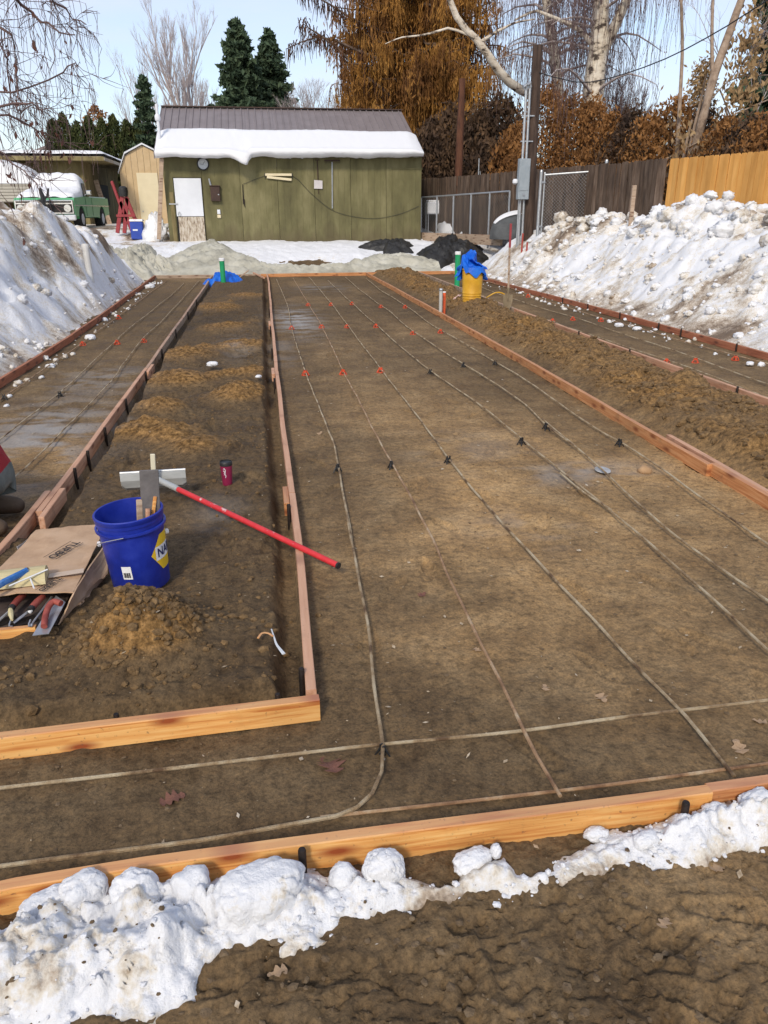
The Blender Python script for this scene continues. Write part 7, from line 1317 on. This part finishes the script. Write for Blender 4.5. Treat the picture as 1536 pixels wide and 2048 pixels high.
# leaves
def oak_leaf(name, label, u, v, s, m_, seed, lobes=4):
    r_ = random.Random(seed); pts = []; n = lobes
    for side in (1, -1):
        seq = []
        for i in range(n):
            f = i/n; w = .42*math.sin(math.pi*(.15+.8*f)); seq += [(f-.5+.02, side*w*.35), (f-.5+.5/n, side*w*(1+r_.uniform(-.15, .2))), (f-.5+.75/n, side*w*.8)]
        pts += seq if side == 1 else seq[::-1]
        if side == 1: pts.append((.5, 0))
    bm = bmesh.new(); f = bm.faces.new([bm.verts.new((x, y, 0)) for x, y in pts]); bmesh.ops.triangulate(bm, faces=[f]); bmesh.ops.subdivide_edges(bm, edges=list(bm.edges), cuts=2)
    for q in bm.verts: q.co.z = .12*abs(q.co.y)*2+.10*q.co.x**2+.04*math.sin(q.co.x*9+seed)
    ex = bmesh.ops.extrude_face_region(bm, geom=list(bm.faces)); 
    for q in [g for g in ex['geom'] if isinstance(g, bmesh.types.BMVert)]: q.co.z += .012
    me = bpy.data.meshes.new(name); bm.to_mesh(me); bm.free(); p = G(u, v, .01); o_ = link(name, me, m_, None, (p.x, p.y, gz(p.x, p.y)+.004)); o_.scale = (s, s, s); o_.rotation_euler = (r_.uniform(-.2, .2), r_.uniform(-.2, .2), r_.uniform(0, 6)); return tag(o_, label, 'leaf', 'fallen leaves')
LF1 = mat('reddish_dead_leaf', [(.12, .05, .035), (.20, .09, .06)], 30, .85); LF2 = mat('tan_dead_leaf', [(.28, .18, .10), (.40, .28, .18)], 30, .85)
for k, (u, v, s, m_, lab) in enumerate(((660, 1524, .11, LF1, 'reddish lobed oak leaf beside the crossing bar'), (345, 1594, .08, LF1, 'small reddish leaf above the front board at left'), (1205, 1393, .06, LF2, 'tan leaf in the lower middle of the wide slab'), (1478, 1490, .07, LF2, 'tan leaf near the front bar at right'), (1520, 1440, .05, LF2, 'pale leaf above the crossing bar at the right edge'), (955, 1300, .04, LF2, 'tiny tan leaf between the second and third bars'), (555, 1950, .05, LF2, 'pale leaf on the dirt below the snow berm'), (1328, 1852, .045, LF2, 'pale curled leaf on the foreground dirt'), (1435, 1738, .05, LF2, 'tan leaf at the foot of the right hand berm'), (1395, 1682, .035, LF1, 'red brown leaf lying on the right hand berm'), (845, 1185, .05, LF1, 'brown leaf between the first two bars'), (640, 865, .06, LF2, 'pale leaf beside the first bar in mid slab'), (1090, 1375, .045, LF2, 'tan leaf right of the second bar near the front'))):
    oak_leaf('fallen_leaf', lab, u, v, s, m_, k+1, 4 if k < 2 else 3)
# white plastic strip and straw
PLAS = mat('clear_white_plastic', [(.5, .52, .54), (.62, .64, .66)], 9, .35); a_ = G(545, 1260, .07); P = [G(u, v, .075) for u, v in ((543, 1260), (548, 1275), (553, 1290), (560, 1300), (568, 1310))]; o = B(); o.tube([q-a_ for q in smooth_path(P, .01)], [.003+.0025*(i/14)**2 for i in range(len(smooth_path(P, .01)))], 5, sq=.35); tag(o.build('plastic_strip', PLAS, None, (a_.x, a_.y, a_.z+.005), True), 'torn clear plastic strip on the soil by the form corner', 'plastic strip')
a_ = G(518, 1278, .07); P = [G(u, v, .08) for u, v in ((516, 1278), (524, 1268), (536, 1268), (546, 1274))]; o = B(); o.tube([q-a_ for q in smooth_path(P, .01)], .005, 5, sq=.4); tag(o.build('wood_splinter', WD['fresh'], None, (a_.x, a_.y, a_.z+.004), True), 'pale wood splinter beside the plastic strip', 'splinter')
p = G(1290, 942, .01); V_, F_ = scatter_rocks([np.zeros(3)], [.045], 91, 2, .7); tag(link('tan_stone', npmesh('tan_stone', V_, F_), mat('tan_stone', [(.30, .18, .09), (.42, .27, .15)], 9, .9), None, (p.x, p.y, .015)), 'tan stone under the rightmost bar in the frosty patch', 'stone')
p = G(1205, 944, .0); o = B(); o.lathe([(.0, .0), (.052, .0), (.050, .005), (.04, .006), (0, .004)], 24, cap=False); ob = o.build('ice_disc', mat('ice', [(.30, .30, .30), (.48, .49, .50)], 20, .2), None, (p.x, p.y, .014), True); ob.scale = (1, 1.4, 1); tag(ob, 'round frosty ice disc under the second bar from the right', 'ice')

# ---------------------------------------------------------------- person kneeling at the left edge (mostly out of frame)
JK = mat('red_jacket', [(.28, .010, .018), (.40, .018, .028)], 7, .8, .35, 18); PT = mat('grey_green_work_pants', [(.085, .095, .085), (.15, .165, .15), (.20, .21, .19)], 6, .9, .4, 25); SK = mat('skin', [(.42, .24, .17), (.48, .28, .20)], 9, .55); HR = mat('dark_hair', [(.025, .018, .014), (.05, .035, .025)], 30, .7); BT_ = mat('brown_boot', [(.07, .045, .028), (.12, .08, .05)], 12, .8, .3)
PX_, PY_ = -1.545, 4.42; pe = emp('person', (PX_, PY_, 0), 'kneeling person in red jacket and grey work pants at the left edge', 'person')
me = BODY; pe.scale = (1.18, 1.18, 1.18)
for q in (JK, PT, SK, BT_): me.materials.append(q)
for f in me.polygons: f.material_index = pick(f.center)
link('body', me, [], pe)
o = B(); o.lathe([(.0, 1.10), (.07, 1.085), (.112, 1.03), (.116, .97), (.105, .95)], 20, (-.675, 0, -.305), cap=False); hb = o.build('knit_cap', HR, pe, smooth=True)
for dy in (-.032, .032):
    o = B(); o.lathe([(0, -.011), (.009, -.006), (.011, 0), (.009, .006), (0, .011)], 10, (-.792, dy, .675), cap=False); o.build('eye', WLB, pe, smooth=True); o = B(); o.lathe([(0, -.006), (.005, 0), (0, .006)], 8, (-.802, dy, .673), cap=False); o.build('pupil', BLK, pe)
    o = B(); o.tube([(-.67, dy*3.1, .68), (-.68, dy*3.4, .655), (-.68, dy*3.2, .625)], [.008, .014, .007], 7); o.build('ear', SK, pe, smooth=True)
o = B(); o.tube([(-.795, 0, .675), (-.82, 0, .645), (-.805, 0, .635)], [.009, .015, .012], 8); o.build('nose', SK, pe, smooth=True); o = B(); o.tube([(-.775, -.024, .605), (-.788, 0, .602), (-.775, .024, .605)], .006, 6); o.build('mouth', mat('lips', [(.35, .13, .11), (.4, .16, .13)], 9, .5), pe, smooth=True)
